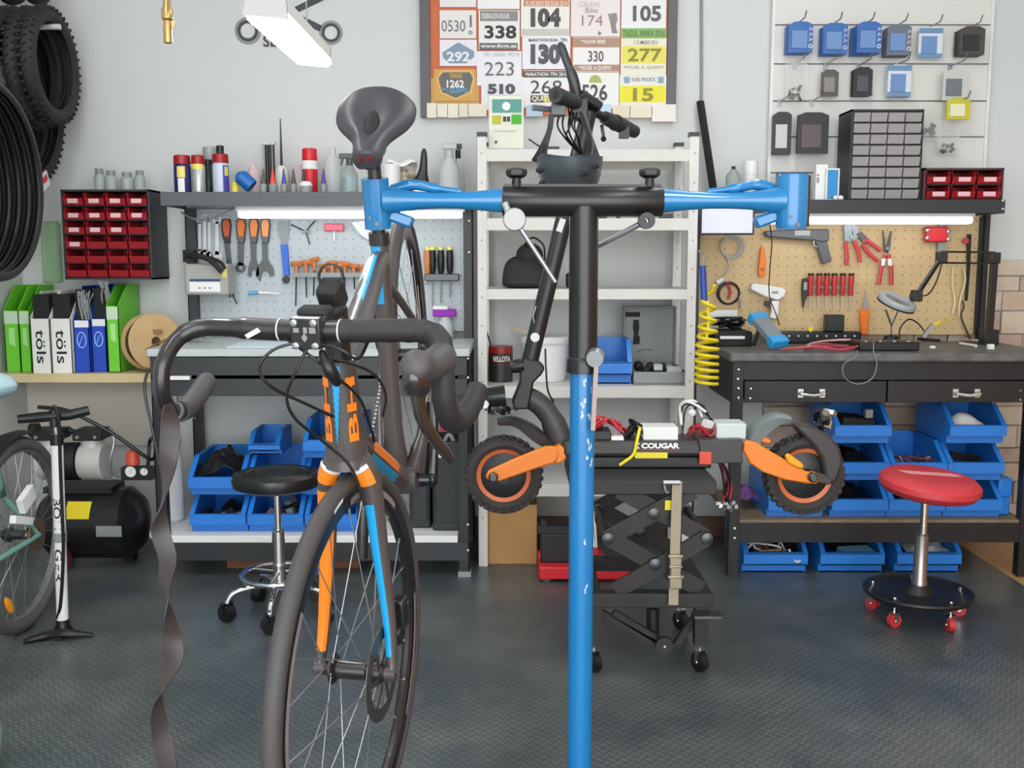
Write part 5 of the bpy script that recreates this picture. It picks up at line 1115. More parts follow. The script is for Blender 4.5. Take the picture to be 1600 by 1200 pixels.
file_box('lime green file box beside the white ones', 31.5, 48, 447, 485, green, 4.2, extra=strip, tb=(.35, .66))
file_box('white file box with black lettering, first of two', 49, 79, 456, 498, wbox, 4.16, 'töls', ink, tb=(.18, .8))
file_box('white file box with black lettering, second of two beside the blue', 80, 112, 456, 498, wbox, 4.16, 'töls', ink, tb=(.18, .8))
def oval(t, x0, x1, Y, zf):
    xc = (x0 + x1) / 2; zc2 = zsh + (zf - zsh) * .62; m = M(); w = (x1 - x0) * .28
    pts = [Vector((xc + w * math.cos(a), Y - 0.001, zc2 + w * 1.8 * math.sin(a))) for a in [2 * math.pi * k / 24 for k in range(24)]]; m.tube(pts, 0.0022, 6, closed=True); m.bar((xc - w * .5, Y - .001, zc2 - w), (xc + w * .3, Y - .001, zc2 + w), .004, .002); m.build('oval_logo', mat('pale_blue_print', '#a9cdf0', 0.5), t)
    m = M(); m.bb(x0 + .006, x1, Y - .0015, Y, zf - .03, zf - .002); m.build('white_sticker', paper, t)
cabsil = mat('silver_cable', '#a9acab', 0.35, 0.4)
file_box('blue file box with a bunch of silver cables', 116, 140, 448, 500, bluec, 4.18, extra=oval); file_box('blue file box next to the last green one', 143.5, 166, 446, 498, bluec, 4.2, extra=oval)
file_box('lime green file box at the spool end', 168, 187, 446, 478, green, 4.19, extra=strip, tb=(.5, .82))
for k, px in enumerate((131, 163)):
    m = M(); rr = random.Random(k + 40); q = P(px, 480 - 16 * k, 4.17 + .05 * k)
    for j in range(14): o = Vector((q.x + rr.uniform(-.018, .018), q.y + rr.uniform(0, .03), q.z - .05)); m.tube(spl([o, o + Vector((rr.uniform(-.01, .01), -.01, .06)), o + Vector((rr.uniform(-.02, .02), -.012, .1 + rr.uniform(0, .02)))], 3), 0.003, 6)
    one('cable_bunch', ('silver cables sprouting from the first blue file box', 'silver cables sprouting between blue and green boxes')[k], 'cables', m, cabsil)
m = M(); q = P(75, 400, 4.38); m.bb(q.x - .045, q.x + .03, 4.41, 4.459, P(75, 443, 4.38).z, P(75, 345, 4.38).z); one('plastic_bag', 'translucent green bag hanging on the wall above the file boxes', 'bag', m, mat('green_film', '#a9d29c', 0.4, alpha=0.4), bevel=0.012)
# cable spool
axd = Vector((0.72, -0.68, 0.10)).normalized(); c0 = Vector((P(236, 505, 4.26).x, 4.26, zsh + 0.12))
t = thing('cable_spool', 'round tan cardboard spool with black cable beside the bench', 'spool', (c0.x, c0.y, zsh)); s = 0.118
m = M(); m.ring([(0.02, 0.03), (s, 0.03), (s, 0.036), (0.02, 0.036)], c0, axd, 40); m.build('flange', wood, t); m = M(); m.ring([(0.02, -0.036), (s, -0.036), (s, -0.03), (0.02, -0.03)], c0, axd, 40); m.build('flange', wood, t)
m = M(); m.ring([(0.05, -0.03), (s * .86, -0.03), (s * .86, 0.03), (0.05, 0.03)], c0, axd, 36); m.build('wound_cable', black_plastic, t)
m = M(); e1 = axd.cross(Vector((0, 0, 1))).normalized(); fp = c0 + axd * 0.038; m.bar(fp - e1 * .075 + Vector((0, 0, .018)), fp + e1 * .05 - Vector((0, 0, .03)), .008, .006); m.box(fp + e1 * .0 + Vector((0, 0, .04)), (.05, .006, .02)); m.build('wire_tie', mat('dark_tan', '#8a6c40', 0.6), t)

# ---------------------------------------------------------------- compressor
cpx, YC = 152, 4.06
t = thing('air_compressor', 'black tank air compressor with twin silver motor heads', 'compressor', (P(152, 880, YC).x, YC, 0))
xa_, xb_ = P(64, 800, YC).x, P(230, 800, YC).x; zc_ = P(152, 815, YC).z; Rt = 0.145
m = M(); m.lathe([(0.03, 0), (Rt * .7, 0.02), (Rt, 0.07), (Rt, xb_ - xa_ - 0.07), (Rt * .7, xb_ - xa_ - 0.02), (0.03, xb_ - xa_)], (xa_, YC, zc_), (1, 0, 0), 30); m.build('tank', mat('tank_black', '#17181a', 0.28), t)
m = M(); m.bb(P(80, 770, YC).x, P(185, 770, YC).x, YC - .07, YC + .07, zc_ + Rt - .012, zc_ + Rt + .012); m.build('motor_plate', black_metal, t)
zm = P(120, 722, YC - .05).z; alu = mat('cast_aluminium', '#cfcfca', 0.4, 0.15, bump=(60, .1))
for a, b in ((67, 108), (131, 170)):
    p, q = P(a, 715, YC).x, P(b, 715, YC).x; xm_ = (p + q) / 2
    m = M(); m.lathe([(.045, 0), (.07, .006), (.075, .02), (.075, q - p - .006), (.07, q - p)], (p, YC - .03, zm), (1, 0, 0), 24); m.lathe([(.045, 0), (.045, .1)], (xm_, YC - .03, zm + .03), n=16); hd = m.build('crankcase', alu, t)
    m = M(); z9 = P(80, 683, YC).z; m.box((xm_, YC - .03, z9 + .02), (.115, .11, .042)); m.build('cylinder_head', black_metal, t, bevel=.005)
    for dx in (-.035, .035): m = M(); m.lathe([(.007, 0), (.007, .006)], (xm_ + dx, YC - .086, z9 + .015), (0, -1, 0), 8); m.build('head_bolt', steel, hd)
p, q = P(108, 715, YC).x, P(131, 715, YC).x; m = M(); m.cyl((p, YC - .03, zm), (q, YC - .03, zm), .076, 24); m.build('motor_band', black_metal, t)
m = M(); m.cyl(P(60, 672, YC - .06), P(48, 672, YC - .06), .028, 14); m.build('air_filter', black_plastic, t); m = M(); m.tube(spl([P(108, 672, YC), P(120, 676, YC), P(132, 672, YC)], 3), .012, 8); m.build('link_pipe', black_plastic, t)
m = M(); p = P(208, 727, YC - .1); m.lathe([(.02, 0), (.026, .004), (.026, .05), (.02, .058)], p, n=16); m.build('regulator_knob', mat('orange_red_knob', '#d8553a', .4), t); m = M(); m.box(p - Vector((-.02, 0, .03)), (.12, .05, .05)); m.build('manifold', black_metal, t)
for px in (204, 225):
    p = P(px, 737, YC - .13); m = M(); m.lathe([(.024 if px == 204 else .017, 0), (.024 if px == 204 else .017, .014)], p + Vector((0, .014, 0)), (0, -1, 0), 20); g = m.build('gauge', white_plastic, t); m = M(); m.ring([(.0215 if px == 204 else .015, -.002), (.0255 if px == 204 else .0185, -.002), (.0255 if px == 204 else .0185, .016), (.0215 if px == 204 else .015, .016)], p, (0, 1, 0), 20); m.bar(p + Vector((0, -.001, -.006)), p + Vector((.004, -.001, .01)), .002, .001); m.build('gauge_rim', dsteel, g)
m = M(); p = P(170, 660, YC - .06); m.tube(spl([P(172, 668, YC - .05), P(178, 690, YC - .09), P(172, 720, YC - .1), P(176, 745, YC - .08), P(190, 748, YC - .08)], 5), .006, 8); m.build('copper_pipe', steel, t)
def on_tank(px, py): 
    p = P(px, py, YC - Rt); return p
m = M(); zA, zB = P(0, 812, YC - Rt).z, P(0, 788, YC - Rt).z; xA, xB = P(99, 800, YC - Rt).x, P(137, 800, YC - Rt).x
m.loft([[Vector((x, YC - math.sqrt(max(1e-4, (Rt + .001) ** 2 - (z - zc_) ** 2)), z)) for x in (xA, xB)] for z in [zA + (zB - zA) * k / 5 for k in range(6)]], caps=False, closed_ring=False); m.build('yellow_sticker', yellow_plastic, t)
m = M(); zA, zB = P(0, 839, YC - Rt).z, P(0, 822, YC - Rt).z; xA, xB = P(150, 830, YC - Rt).x, P(190, 830, YC - Rt).x
m.loft([[Vector((x, YC - math.sqrt(max(1e-4, (Rt + .001) ** 2 - (z - zc_) ** 2)), z)) for x in (xA, xB)] for z in [zA + (zB - zA) * k / 5 for k in range(6)]], caps=False, closed_ring=False); m.build('data_plate', grey_plastic, t)
for px in (100,):
    x = P(px, 860, YC - .12).x; m = M(); m.cyl((x - .015, YC - .13, .062), (x + .015, YC - .13, .062), .062, 22); w = m.build('transport_wheel', mat('grey_rubber', '#4a4546', .6), t); m = M(); m.cyl((x - .018, YC - .13, .062), (x + .018, YC - .13, .062), .04, 20); m.build('wheel_hub', mat('dull_red_hub', '#7c2a2c', .5), w)
    m = M(); m.bar((x, YC - .12, .05), (x, YC - .05, zc_ - .1), .012, .02); m.build('axle_bracket', black_metal, t)
m = M(); m.bb(P(190, 880, YC).x, P(205, 880, YC).x, YC + .02, YC + .08, 0, zc_ - .1); m.bb(P(90, 880, YC).x, P(105, 880, YC).x, YC + .02, YC + .08, 0, zc_ - .1); m.build('rubber_foot', black_plastic, t)
m = M(); m.tube(spl([P(60, 636, 3.9), P(100, 640, 3.88), P(135, 655, 3.88), P(180, 680, 3.9), P(215, 705, 3.92), P(238, 718, 3.95), P(244, 700, 4.0), P(240, 685, 4.05), P(234, 690, 4.1), P(232, 720, 4.08), P(228, 745, 4.0)], 6), .0075, 8); one('air_hose', 'black air hose arching over the compressor', 'hose', m, black_plastic)

# ---------------------------------------------------------------- floor pump
fp0 = FL(98, 990); Yp = fp0.y
t = thing('floor_pump', 'white barrelled floor pump with black T-handle in front of the compressor', 'pump', (fp0.x, Yp, 0))
b0, b1 = P(98, 972, Yp), P(89, 690, Yp)
m = M(); m.tube([b0, b1], .0185, 20); br = m.build('barrel', mat('white_paint_gloss', '#e9e7e2', .3), t)
d_ = (b1 - b0).normalized()
def onb(u, w): a = w / .0187; c1 = b0 + d_ * u; return c1 + Vector((math.sin(a) * .0189, -math.cos(a) * .0189, 0))
for tx_, u1, L_ in (('BON', .425, .11), ('GER', .255, .115)):
    v, f = text_geo(tx_, .01); w_ = max(p.x for p in v); h_ = max(p.y for p in v); m = M()
    m.add([onb(u1 - p.x / w_ * L_, (p.y / h_ - .5) * .024) for p in v], f); m.build('lettering', ink, br)
m = M(); m.tube([b0 + d_ * .275, b0 + d_ * .305], .0215, 16); m.build('hose_clip', grey_plastic, t)
m = M(); m.tube([b1 - d_ * .01, b1 + d_ * .025], [.021, .02], 16); m.build('collar', black_plastic, t)
m = M(); top = P(85, 650, Yp); m.tube([b1 + d_ * .02, top], .0085, 12); m.build('plunger_rod', steel, t)
m = M(); m.tube([P(28, 655, Yp - .02), P(60, 652, Yp), P(110, 648, Yp), P(139, 641, Yp + .02)], [.014, .017, .017, .015], 12); m.cyl(top - Vector((0, 0, .035)), top + Vector((0, 0, .02)), .016, 12); m.build('handle', black_plastic, t)
m = M(); m.tube(spl([P(80, 640, Yp - .03), P(86, 636, Yp - .03), P(92, 660, Yp - .03), P(94, 720, Yp - .025), P(97, 800, Yp - .025), P(99, 860, Yp - .024), P(95, 940, Yp - .02), P(90, 966, Yp - .01)], 5), .0055, 8); m.build('hose', black_plastic, t)
m = M(); c1 = Vector((b0.x, Yp, 0)); m.tube(spl([c1 + Vector((-.09, -.09, .008)), c1 + Vector((-.03, -.05, .014)), c1 + Vector((.03, -.05, .02)), c1 + Vector((.11, -.03, .008))], 5), [.008, .014, .018, .02, .022, .022, .022, .022, .022, .022, .02, .02, .018, .015, .012, .009], 10, flat=.6, up=(0, 1, 0)); m.lathe([(.03, .0), (.03, .015), (.022, .03), (.021, b0.z + .01)], c1, n=16); m.tube([c1 + Vector((0, -.05, .012)), c1], .02, 10); m.build('foot_base', black_plastic, t)

# ---------------------------------------------------------------- teal bicycle by the left wall
teal = mat('teal_paint', '#6d9a90', .4); old_rub = mat('dusty_tyre', '#4f504e', .75, bump=(200, .3), var=(20, .3, '#5d5e5b'))
XB = -1.63; Y1, Y2 = 3.30, 2.26; RB = .325
t = thing('city_bicycle', 'dusty teal bicycle parked along the wall, only its rear wheel in view', 'bicycle', (XB, (Y1 + Y2) / 2, 0))
for yy in (Y1, Y2):
    m = M(); m.ring([(.275, -.012), (.292, -.013), (.292, .013), (.275, .012)], (XB, yy, RB), (1, 0, 0), 48); w = m.build('wheel_rim', mat('grey_rim', '#83847f', .4, .5), t)
    m = M(); m.torus((XB, yy, RB), RB - .024, .024, (1, 0, 0), 52, 10); m.build('tyre', old_rub, w)
    m = M(); m.lathe([(.02, -.05), (.026, -.03), (.016, -.02), (.016, .02), (.026, .03), (.02, .05)], (XB, yy, RB), (1, 0, 0), 16); m.build('hub', dsteel, w)
    m = M()
    for k in range(28):
        a = 2 * math.pi * k / 28; s_ = .03 if k % 2 else -.03; b = a + (.8 if (k // 2) % 2 else -.8); m.tube([(XB + s_, yy + .022 * math.cos(b), RB + .022 * math.sin(b)), (XB, yy + .277 * math.cos(a), RB + .277 * math.sin(a))], .0011, 5)
    o = m.build('spokes', steel, w); o['kind'] = 'stuff'
m = M(); m.ball((XB + .012, Y1 - .12, RB - .2), (.008, .04, .016), 12, 6, (R(-55), 0, 0)); m.build('spoke_reflector', mat('amber_reflector', '#e0901c', .25, emit=('#e0901c', .05)), t)
m = M()
for k in range(6): m.ring([(.02, -.03 - .004 * k), (.055 - .005 * k, -.03 - .004 * k), (.055 - .005 * k, -.028 - .004 * k), (.02, -.028 - .004 * k)], (XB + .09, Y1, RB), (1, 0, 0), 24)
m.build('sprocket', mat('rusty_steel', '#7a6048', .5, .6), t)
BBp = Vector((XB, Y1 - .44, .28)); ST_ = Vector((XB, Y1 - .62 + .35, .72)); HDb, HDt = Vector((XB, Y2 + .14, .56)), Vector((XB, Y2 + .19, .74))
m = M(); m.tube([BBp, ST_], .016, 12); m.tube([BBp, HDb], .018, 12); m.tube([ST_ - Vector((0, .0, .2)), HDt - Vector((0, 0, .05))], .016, 12); m.tube([HDb, HDt], .02, 12)
for s_ in (-1, 1): m.tube([ST_ - Vector((0, 0, .1)), Vector((XB + s_ * .065, Y1, RB))], .008, 8); m.tube([BBp, Vector((XB + s_ * .065, Y1, RB))], .009, 8); m.tube([HDb, Vector((XB + s_ * .06, Y2, RB))], .012, 8)
m.build('frame', teal, t)
m = M(); rg = []
for k in range(16):
    a = R(70 + k * 5); rg.append([Vector((XB + x, Y1 + rr_ * math.cos(a), RB + rr_ * math.sin(a))) for x, rr_ in ((-.035, RB + .012), (0, RB + .022), (.035, RB + .012), (.035, RB + .009), (0, RB + .019), (-.035, RB + .009))])
m.loft(rg); m.build('mudguard', matt_black, t)
m = M(); m.cyl(ST_, ST_ + Vector((0, .03, .09)), .013, 10); m.build('seatpost', steel, t)
m = M(); c1 = ST_ + Vector((0, .03, .12)); m.loft([[c1 + Vector((w * math.cos(a), y, h * math.sin(a))) for a in [2 * math.pi * k / 14 for k in range(14)]] for y, w, h in ((-.15, .012, .012), (-.13, .025, .025), (-.04, .035, .03), (.05, .085, .045), (.1, .1, .05), (.13, .08, .04), (.14, .03, .02))]); m.build('saddle', mat('pale_blue_vinyl', '#a9c6cf', .35), t, subd=1)
m = M(); m.tube(spl([HDt + Vector((-.28, .2, .2)), HDt + Vector((-.2, .02, .2)), HDt + Vector((0, -.04, .16)), HDt + Vector((.2, .02, .2)), HDt + Vector((.28, .2, .2))], 5), .011, 10); m.cyl(HDt, HDt + Vector((0, -.04, .16)), .013, 10); m.build('handlebar', steel, t)
m = M(); g = [[Vector((XB + .045 + .012 * math.sin(i * 1.3 + j), Y1 - .34 + i * .025, .50 + j * .04)) for i in range(7)] for j in range(5)]; m.loft(g, caps=False, closed_ring=False); m.build('coat_guard', teal, t, thick=.006)
m = M(); m.box((XB + .06, Y1 - .06, .46), (.02, .09, .05), (.4, 0, 0)); m.box((XB + .06, Y1 - .1, .40), (.02, .12, .025), (-.3, 0, 0)); m.build('white_bracket', white_plastic, t)
# wall logo: crossed ring spanners
YL = YW - .004
t = thing('wall_logo', 'dark crossed-spanners logo with lettering printed on the wall', 'logo', P(450, 70, YL)); lg = mat('logo_dark', '#414345', .6); lg2 = mat('logo_grey', '#8d8f90', .6); s = S(YL, 40)
for px, py, ro in ((387, 48, 19), (517, 51, 17)):
    c1 = P(px, py, YL); m = M(); m.ring([(ro * .6 * s, 0), (ro * .86 * s, 0), (ro * .86 * s, .003), (ro * .6 * s, .003)], c1, (0, 1, 0), 32); m.build('spanner_ring', lg, t); m = M(); m.ring([(ro * .92 * s, 0), (ro * 1.08 * s, 0), (ro * 1.08 * s, .003), (ro * .92 * s, .003)], c1, (0, 1, 0), 32); m.build('ring_outline', lg2, t)
m = M(); m.pxpoly([(402, 38), (408, 46), (468, 18), (560, -26), (554, -36), (464, 9)], YL, .003); m.build('spanner_shank', lg, t); m = M(); m.pxpoly([(503, 40), (499, 49), (440, 22), (350, -24), (356, -34), (446, 12)], YL, .003); m.build('spanner_shank', lg, t)
m = M(); pxtext(m, 'SE', 411, 56, 433, 73, YL, .02); m.build('lettering', lg, t)
# ---------------------------------------------------------------- race number board
YBd = 4.435
bd = thing('notice_board', 'grey framed notice board covered with race numbers', 'notice board', P(857, 186, YBd))
m = M(); m.pxbox(664, -40, 1050, 180, YBd, .012); m.build('backing', mat('board_orange', '#cf6f49', .7), bd)
m = M(); m.pxbox(671, 122, 748, 172, YBd - .001, .002); m.build('backing_print', mat('board_tan', '#d0a566', .7), bd)
fr_m = mat('frame_grey', '#5d5a5d', .5)
for a, b, c, d in ((656, -40, 672, 183), (1043, -40, 1058, 183), (656, -44, 1058, -38)):
    m = M(); m.pxbox(a, b, c, d, YBd - .012, .03); m.build('frame_rail', fr_m, bd, bevel=.002)
def col(c): return mat('print_' + c.strip('#'), c, .65)
def bib(label, a, b, c, d, pc='#e9e7e6', rects=(), texts=(), k=0, polys=()):
    """rects (x0,y0,x1,y1,colour); texts (string,x0,y0,x1,y1,colour,bold)"""
    Y = YBd - .006 - .0012 * k
    t = thing('race_number', label, 'race number', P((a + c) / 2, d, Y), group='race numbers on the board')
    m = M(); m.pxbox(a, b, c, d, Y, .001); m.build('sheet', col(pc), t)
    for r in rects: m = M(); m.pxbox(r[0], r[1], r[2], r[3], Y - .0006, .0005); m.build('printed_band', col(r[4]), t)
    for i_, (pts, cc) in enumerate(polys): m = M(); m.pxpoly(pts, Y - .0008 - .0004 * i_, .0003); m.build('printed_shape', col(cc), t)
    for s_, x0, y0, x1, y1, cc, bo in texts:
        m = M(); pxtext(m, s_, x0, y0, x1, y1, Y - .0020, bo); m.build('lettering', col(cc), t)
    return t
K = '#3a3a3c'; G = '#6d6d70'
bib('white number sheet cut off above the number 0530', 687, -35, 744, 11, '#e4e2df')
bib('number sheet 0530 in thin grey digits', 687, 16, 744, 60, '#e5e1dc', (), [('0530', 690, 32, 727, 49, G, .0), ('1', 734, 24, 737, 42, G, 0), ('0', 732, 48, 738, 54, K, 0)])
bib('number 292 on a blue grey hexagon', 687, 62, 745, 103, '#e6e2ea', (), [('292', 698, 81, 734, 96, '#e6e9f0', .03)], 0, [([(691, 82), (716, 66), (741, 80), (741, 89), (728, 99), (702, 99), (692, 90)], '#8497ab')])
bib('shield shaped number 1262 in grey and gold', 678, 108, 744, 158, '#d2a054', (), [('1262', 698, 125, 725, 137, '#eceae6', .03), ('M. QUEIPO', 692, 138, 731, 146, '#5aa9cf', .02), ('TRANS', 702, 115, 722, 122, '#d9a548', .02)], 0, [([(682, 122), (690, 110), (736, 110), (742, 122), (737, 146), (712, 156), (688, 146)], '#e0b56c'), ([(685, 122), (692, 113), (734, 113), (739, 122), (734, 143), (712, 153), (690, 143)], '#6b6a66')])
bib('blank white sheet at the board top, beside the smaller one', 746, -35, 812, 14, '#ecebea')
bib('number 338 with web address footer', 748, 16, 812, 78, '#e7e6e3', [(750, 17, 809, 33, '#8c8b88'), (749, 67, 809, 78, '#6e6d70')], [('338', 757, 40, 807, 60, K, .03), ('FEDERACION INSULAR', 753, 21, 796, 29, '#eeeeec', .01), ('www.ficgc.es', 751, 69, 807, 76, '#f0efee', .02)])
bib('number 223 in light grey digits', 745, 80, 815, 134, '#e6e5e8', (), [('223', 757, 97, 803, 118, G, .0), ('TRI · LANZA · MOYA', 756, 82, 812, 88, '#a3a2a6', 0)], 1)
bib('number 510 in bold slanted digits', 752, 120, 818, 172, '#e4e4e8', (), [('510', 762, 131, 805, 147, '#55555a', .06)], 0)
bib('number 104 with an orange header', 814, -30, 890, 57, '#e9e7e2', [(818, -30, 889, 10, '#cf8f6e'), (815, 45, 889, 56, '#c9c4bd')], [('104', 829, 13, 876, 42, '#55514e', .06), ('EL PICADO DE GUIA 2014', 822, 2, 886, 9, '#ece4dc', .01)])
bib('number 130 in faded black digits', 816, 57, 891, 108, '#e8e6ea', (), [('130', 829, 69, 876, 100, '#58585c', .06), ('MARATHON GUIA - TFN', 826, 60, 886, 65, '#55555a', .02)], 1)
bib('number 268 under a black title band', 818, 110, 889, 168, '#e8e5e2', [(818, 111, 888, 121, '#4c4b4d'), (829, 149, 850, 160, '#4a4a4c'), (850, 149, 870, 160, '#ccb83c')], [('268', 829, 126, 878, 146, '#4a4a4d', .0), ('MARATHON TFN 2018', 821, 113, 886, 119, '#e8e8e8', .02), ('QUISTA', 831, 150, 868, 159, '#efe9c8', .03)])
bib('pale pink number 174 with a rider', 892, -30, 969, 57, '#e9dfdf', (), [('174', 909, 24, 942, 40, '#a98487', .0), ('Bike', 915, 12, 934, 20, '#a98487', 0), ('GRAN', 904, 3, 936, 11, '#cdb5b5', 0)], 1, [([(950, 22), (963, 20), (965, 30), (962, 40), (965, 52), (956, 52), (954, 38)], '#8a8a88'), ([(934, 52), (936, 48), (940, 52), (936, 56)], '#7d8a84')])
bib('number 330 with brown title bands', 895, 58, 968, 112, '#ebe6e6', [(895, 59, 968, 74, '#b08e78'), (896, 101, 968, 111, '#a98b76')], [('330', 919, 80, 943, 96, '#4a4a4d', .01), ('MAGMA BIKE', 908, 62, 946, 68, '#efe8e2', .02), ('MIGUEL A QUEIPO', 905, 103, 955, 110, '#efe8e2', .02)])
bib('number 526 below a small green arch', 895, 113, 967, 170, '#e8e7e3', (), [('526', 909, 132, 949, 157, '#4e4e50', .02)], 1, [([(920, 129), (923, 120), (930, 117), (937, 120), (941, 129)], '#a2b25e')])
bib('number 105 with a green footer', 971, -30, 1041, 60, '#e8e7e8', [(971, 44, 1041, 60, '#8fb46a')], [('105', 989, 9, 1033, 33, '#5d5d60', .03), ('TAZUL ARIKA 2016', 973, 47, 1039, 57, '#5c7d48', .02)])
bib('three-digit number on a pale yellow block', 970, 60, 1041, 117, '#e6e2cf', [(972, 72, 1040, 99, '#e3da62')], [('277', 981, 76, 1034, 96, '#8d8440', .02), ('MIGUEL A. QUEIPO', 975, 103, 1037, 108, '#8d8a80', 0), ('7 CUMBRES 2016', 990, 63, 1028, 69, '#9a917c', .01)], 1)
bib('two-digit number on a bright yellow block, lowest yellow sheet', 968, 117, 1041, 166, '#e4e3de', [(968, 134, 1040, 160, '#e8de3c'), (975, 120, 984, 130, '#8fa3b5'), (1028, 120, 1037, 130, '#8fa3b5')], [('15', 989, 138, 1021, 158, '#95893a', .03), ('KARI PHOKX', 987, 121, 1024, 127, '#7d7d80', .01)])
for k, (a, b, c, d, cc, lab) in enumerate(((667, 161, 682, 184, '#e6dfcb', 'cream card at the lower corner of the board'), (683, 162, 699, 183, '#e8e1ce', 'cream card second along the board bottom'), (700, 162, 716, 184, '#ebe3d0', 'cream card third along the board bottom'), (717, 162, 731, 183, '#e5dcc6', 'cream card fourth along the board bottom'), (732, 162, 760, 182, '#e8e0cc', 'wide cream card beside the certificate'),
                                           (822, 164, 848, 182, '#b9cde0', 'pale blue card under the number 268'), (905, 163, 955, 180, '#bcd5e4', 'pale blue card behind the scooter bar'), (957, 165, 984, 184, '#ddd3b8', 'beige card under the yellow numbers'), (985, 165, 1018, 184, '#e2dac4', 'cream card beside the corner ticket'), (1019, 163, 1056, 190, '#e8e2db', 'ticket at the lower corner next to the frame'))):
    m = M(); m.pxbox(a, b, c, d, YBd - .014 - .0008 * (k % 2), .001); one('ticket_card', lab, 'card', m, col(cc), 'cards along the board bottom')
# certificate on the shelving
Yc = 4.05; t = thing('certificate', 'energy certificate in a clear stand on the shelving top', 'certificate', P(791, 230, Yc))
zt1 = SHZ[0]
p, q = P(764, 228, Yc), P(818, 150, Yc); m = M(); m.bb(p.x, q.x, Yc, Yc + .004, zt1, q.z); m.build('card', mat('cert_card', '#dddccb', .5), t)
for a, b, c, d, cc in ((769, 155, 815, 176, '#5f9a94'), (769, 180, 783, 194, '#b8bd3a'), (786, 180, 797, 192, '#e6e2da'), (799, 179, 815, 194, '#4cae34')): m = M(); m.pxbox(a, b, c, d, Yc - .0015, .001); m.build('printed_block', col(cc), t)
for a, b, c, d, cc in ((786, 182, 791, 190, '#3f3f3c'), (792, 182, 797, 190, '#3f3f3c'), (773, 220, 777, 224, '#555550')): m = M(); m.pxbox(a, b, c, d, Yc - .0025, .001); m.build('printed_block', col(cc), t)
m = M(); m.lathe([(.016, 0), (.016, .001)], P(791, 166, Yc - .002), (0, -1, 0), 16); m.build('printed_seal', paper, t)
m = M(); pxtext(m, 'Clase energética', 772, 203, 806, 207, Yc - .002); m.build('lettering', col('#9a998c'), t)
m = M(); m.bb(p.x, q.x, Yc - .03, Yc + .05, zt1, zt1 + .003); m.bb(p.x - .002, q.x + .002, Yc + .005, Yc + .008, zt1, q.z + .004); m.build('clear_stand', clear, t)
# small black clip on the shelving top
m = M(); q = P(865, 228, 4.15); m.box((q.x, 4.15, zt1 + .012), (.045, .03, .022)); m.tube(spl([(q.x - .1, 4.12, zt1 + .05), (q.x - .05, 4.13, zt1 + .02), (q.x, 4.15, zt1 + .012)], 4), .003, 6); one('cable_clip', 'black clip with wire on the shelving top', 'clip', m, black_plastic)

# ---------------------------------------------------------------- things on the shelving
t = thing('black_bag', 'black fabric bag on the middle shelf', 'bag', (P(824, 450, 4.08).x, 4.2, SHZ[2])); z0 = SHZ[2]; xc = P(820, 450, 4.08).x
m = M(); rg = []
for z, w, d in ((0, .086, .085), (.01, .095, .095), (.07, .088, .088), (.105, .078, .075), (.125, .05, .05), (.13, .02, .02)):
    rg.append([Vector((xc + w * math.copysign(abs(math.cos(a)) ** .6, math.cos(a)), 4.18 + d * math.copysign(abs(math.sin(a)) ** .6, math.sin(a)), z0 + z)) for a in [2 * math.pi * k / 20 for k in range(20)]])
m.loft(rg); m.build('bag_body', mat('black_fabric', '#26282a', .8, bump=(120, .4)), t, subd=1)
m = M(); m.ball((xc + .02, 4.16, z0 + .13), (.055, .05, .05), 14, 8); m.build('bag_flap', mat('black_fabric'), t); m = M(); m.tube(spl([(xc - .01, 4.14, z0 + .16), (xc + .03, 4.13, z0 + .2), (xc + .075, 4.13, z0 + .17), (xc + .08, 4.14, z0 + .11)], 5), .004, 8); m.build('strap', black_plastic, t)
m = M(); m.box((P(895, 450, 4.1).x, 4.15, z0 + .03), (.05, .08, .06)); one('black_pouch', 'small black pouch behind the stand post on the shelf', 'pouch', m, matt_black, bevel=.01)
for k, (px, w, lab) in enumerate(((942, .03, 'black rubber bit on the second shelf'), (966, .012, 'tiny black knob on the second shelf'), (1040, .05, 'flat black tool at the end of the second shelf'))):
    m = M(); m.box((P(px, 340, 4.06).x, 4.06, SHZ[1] + .0085), (w, .03, .017)); one('small_part', lab, 'part', m, black_plastic, bevel=.003)
# red tin, bucket, bin, tool case on the fourth shelf
z0 = SHZ[3]; Yq = 4.12
t = thing('paint_tin', 'red and black tin with white brand lettering', 'tin', (P(782, 588, Yq).x, Yq + .03, z0)); s = S(Yq, 560); xc = P(782, 588, Yq).x
m = M(); m.lathe([(19 * s, 0), (19 * s, 56 * s)], (xc, Yq + .05, z0), n=28); tin = m.build('can', mat('tin_red', '#8c1f1e', .35), t); m = M(); m.lathe([(19.3 * s, 0), (19.3 * s, 27 * s)], (xc, Yq + .05, z0 + .0005), n=28); m.build('dark_band', mat('tin_black', '#2a2827', .4), tin); m = M(); m.lathe([(19.2 * s, 28 * s), (19.2 * s, 46 * s)], (xc, Yq + .05, z0), n=28); m.build('dark_band', mat('tin_maroon', '#41201f', .4), tin)
m = M(); v, f = text_geo('BELLOTA', .02); w_ = max(p.x for p in v); h_ = max(p.y for p in v); r = 19.6 * s
m.add([Vector((xc + r * math.sin((p.x / w_ - .42) * 1.5), Yq + .05 - r * math.cos((p.x / w_ - .42) * 1.5), z0 + (33 + p.y / h_ * 8) * s)) for p in v], f); m.build('lettering', paper, tin)
m = M(); m.tube([(xc - 15 * s, Yq + .05, z0 + 56 * s), P(757, 508, Yq + .05)], .003, 6); m.build('brush_handle', black_plastic, t)
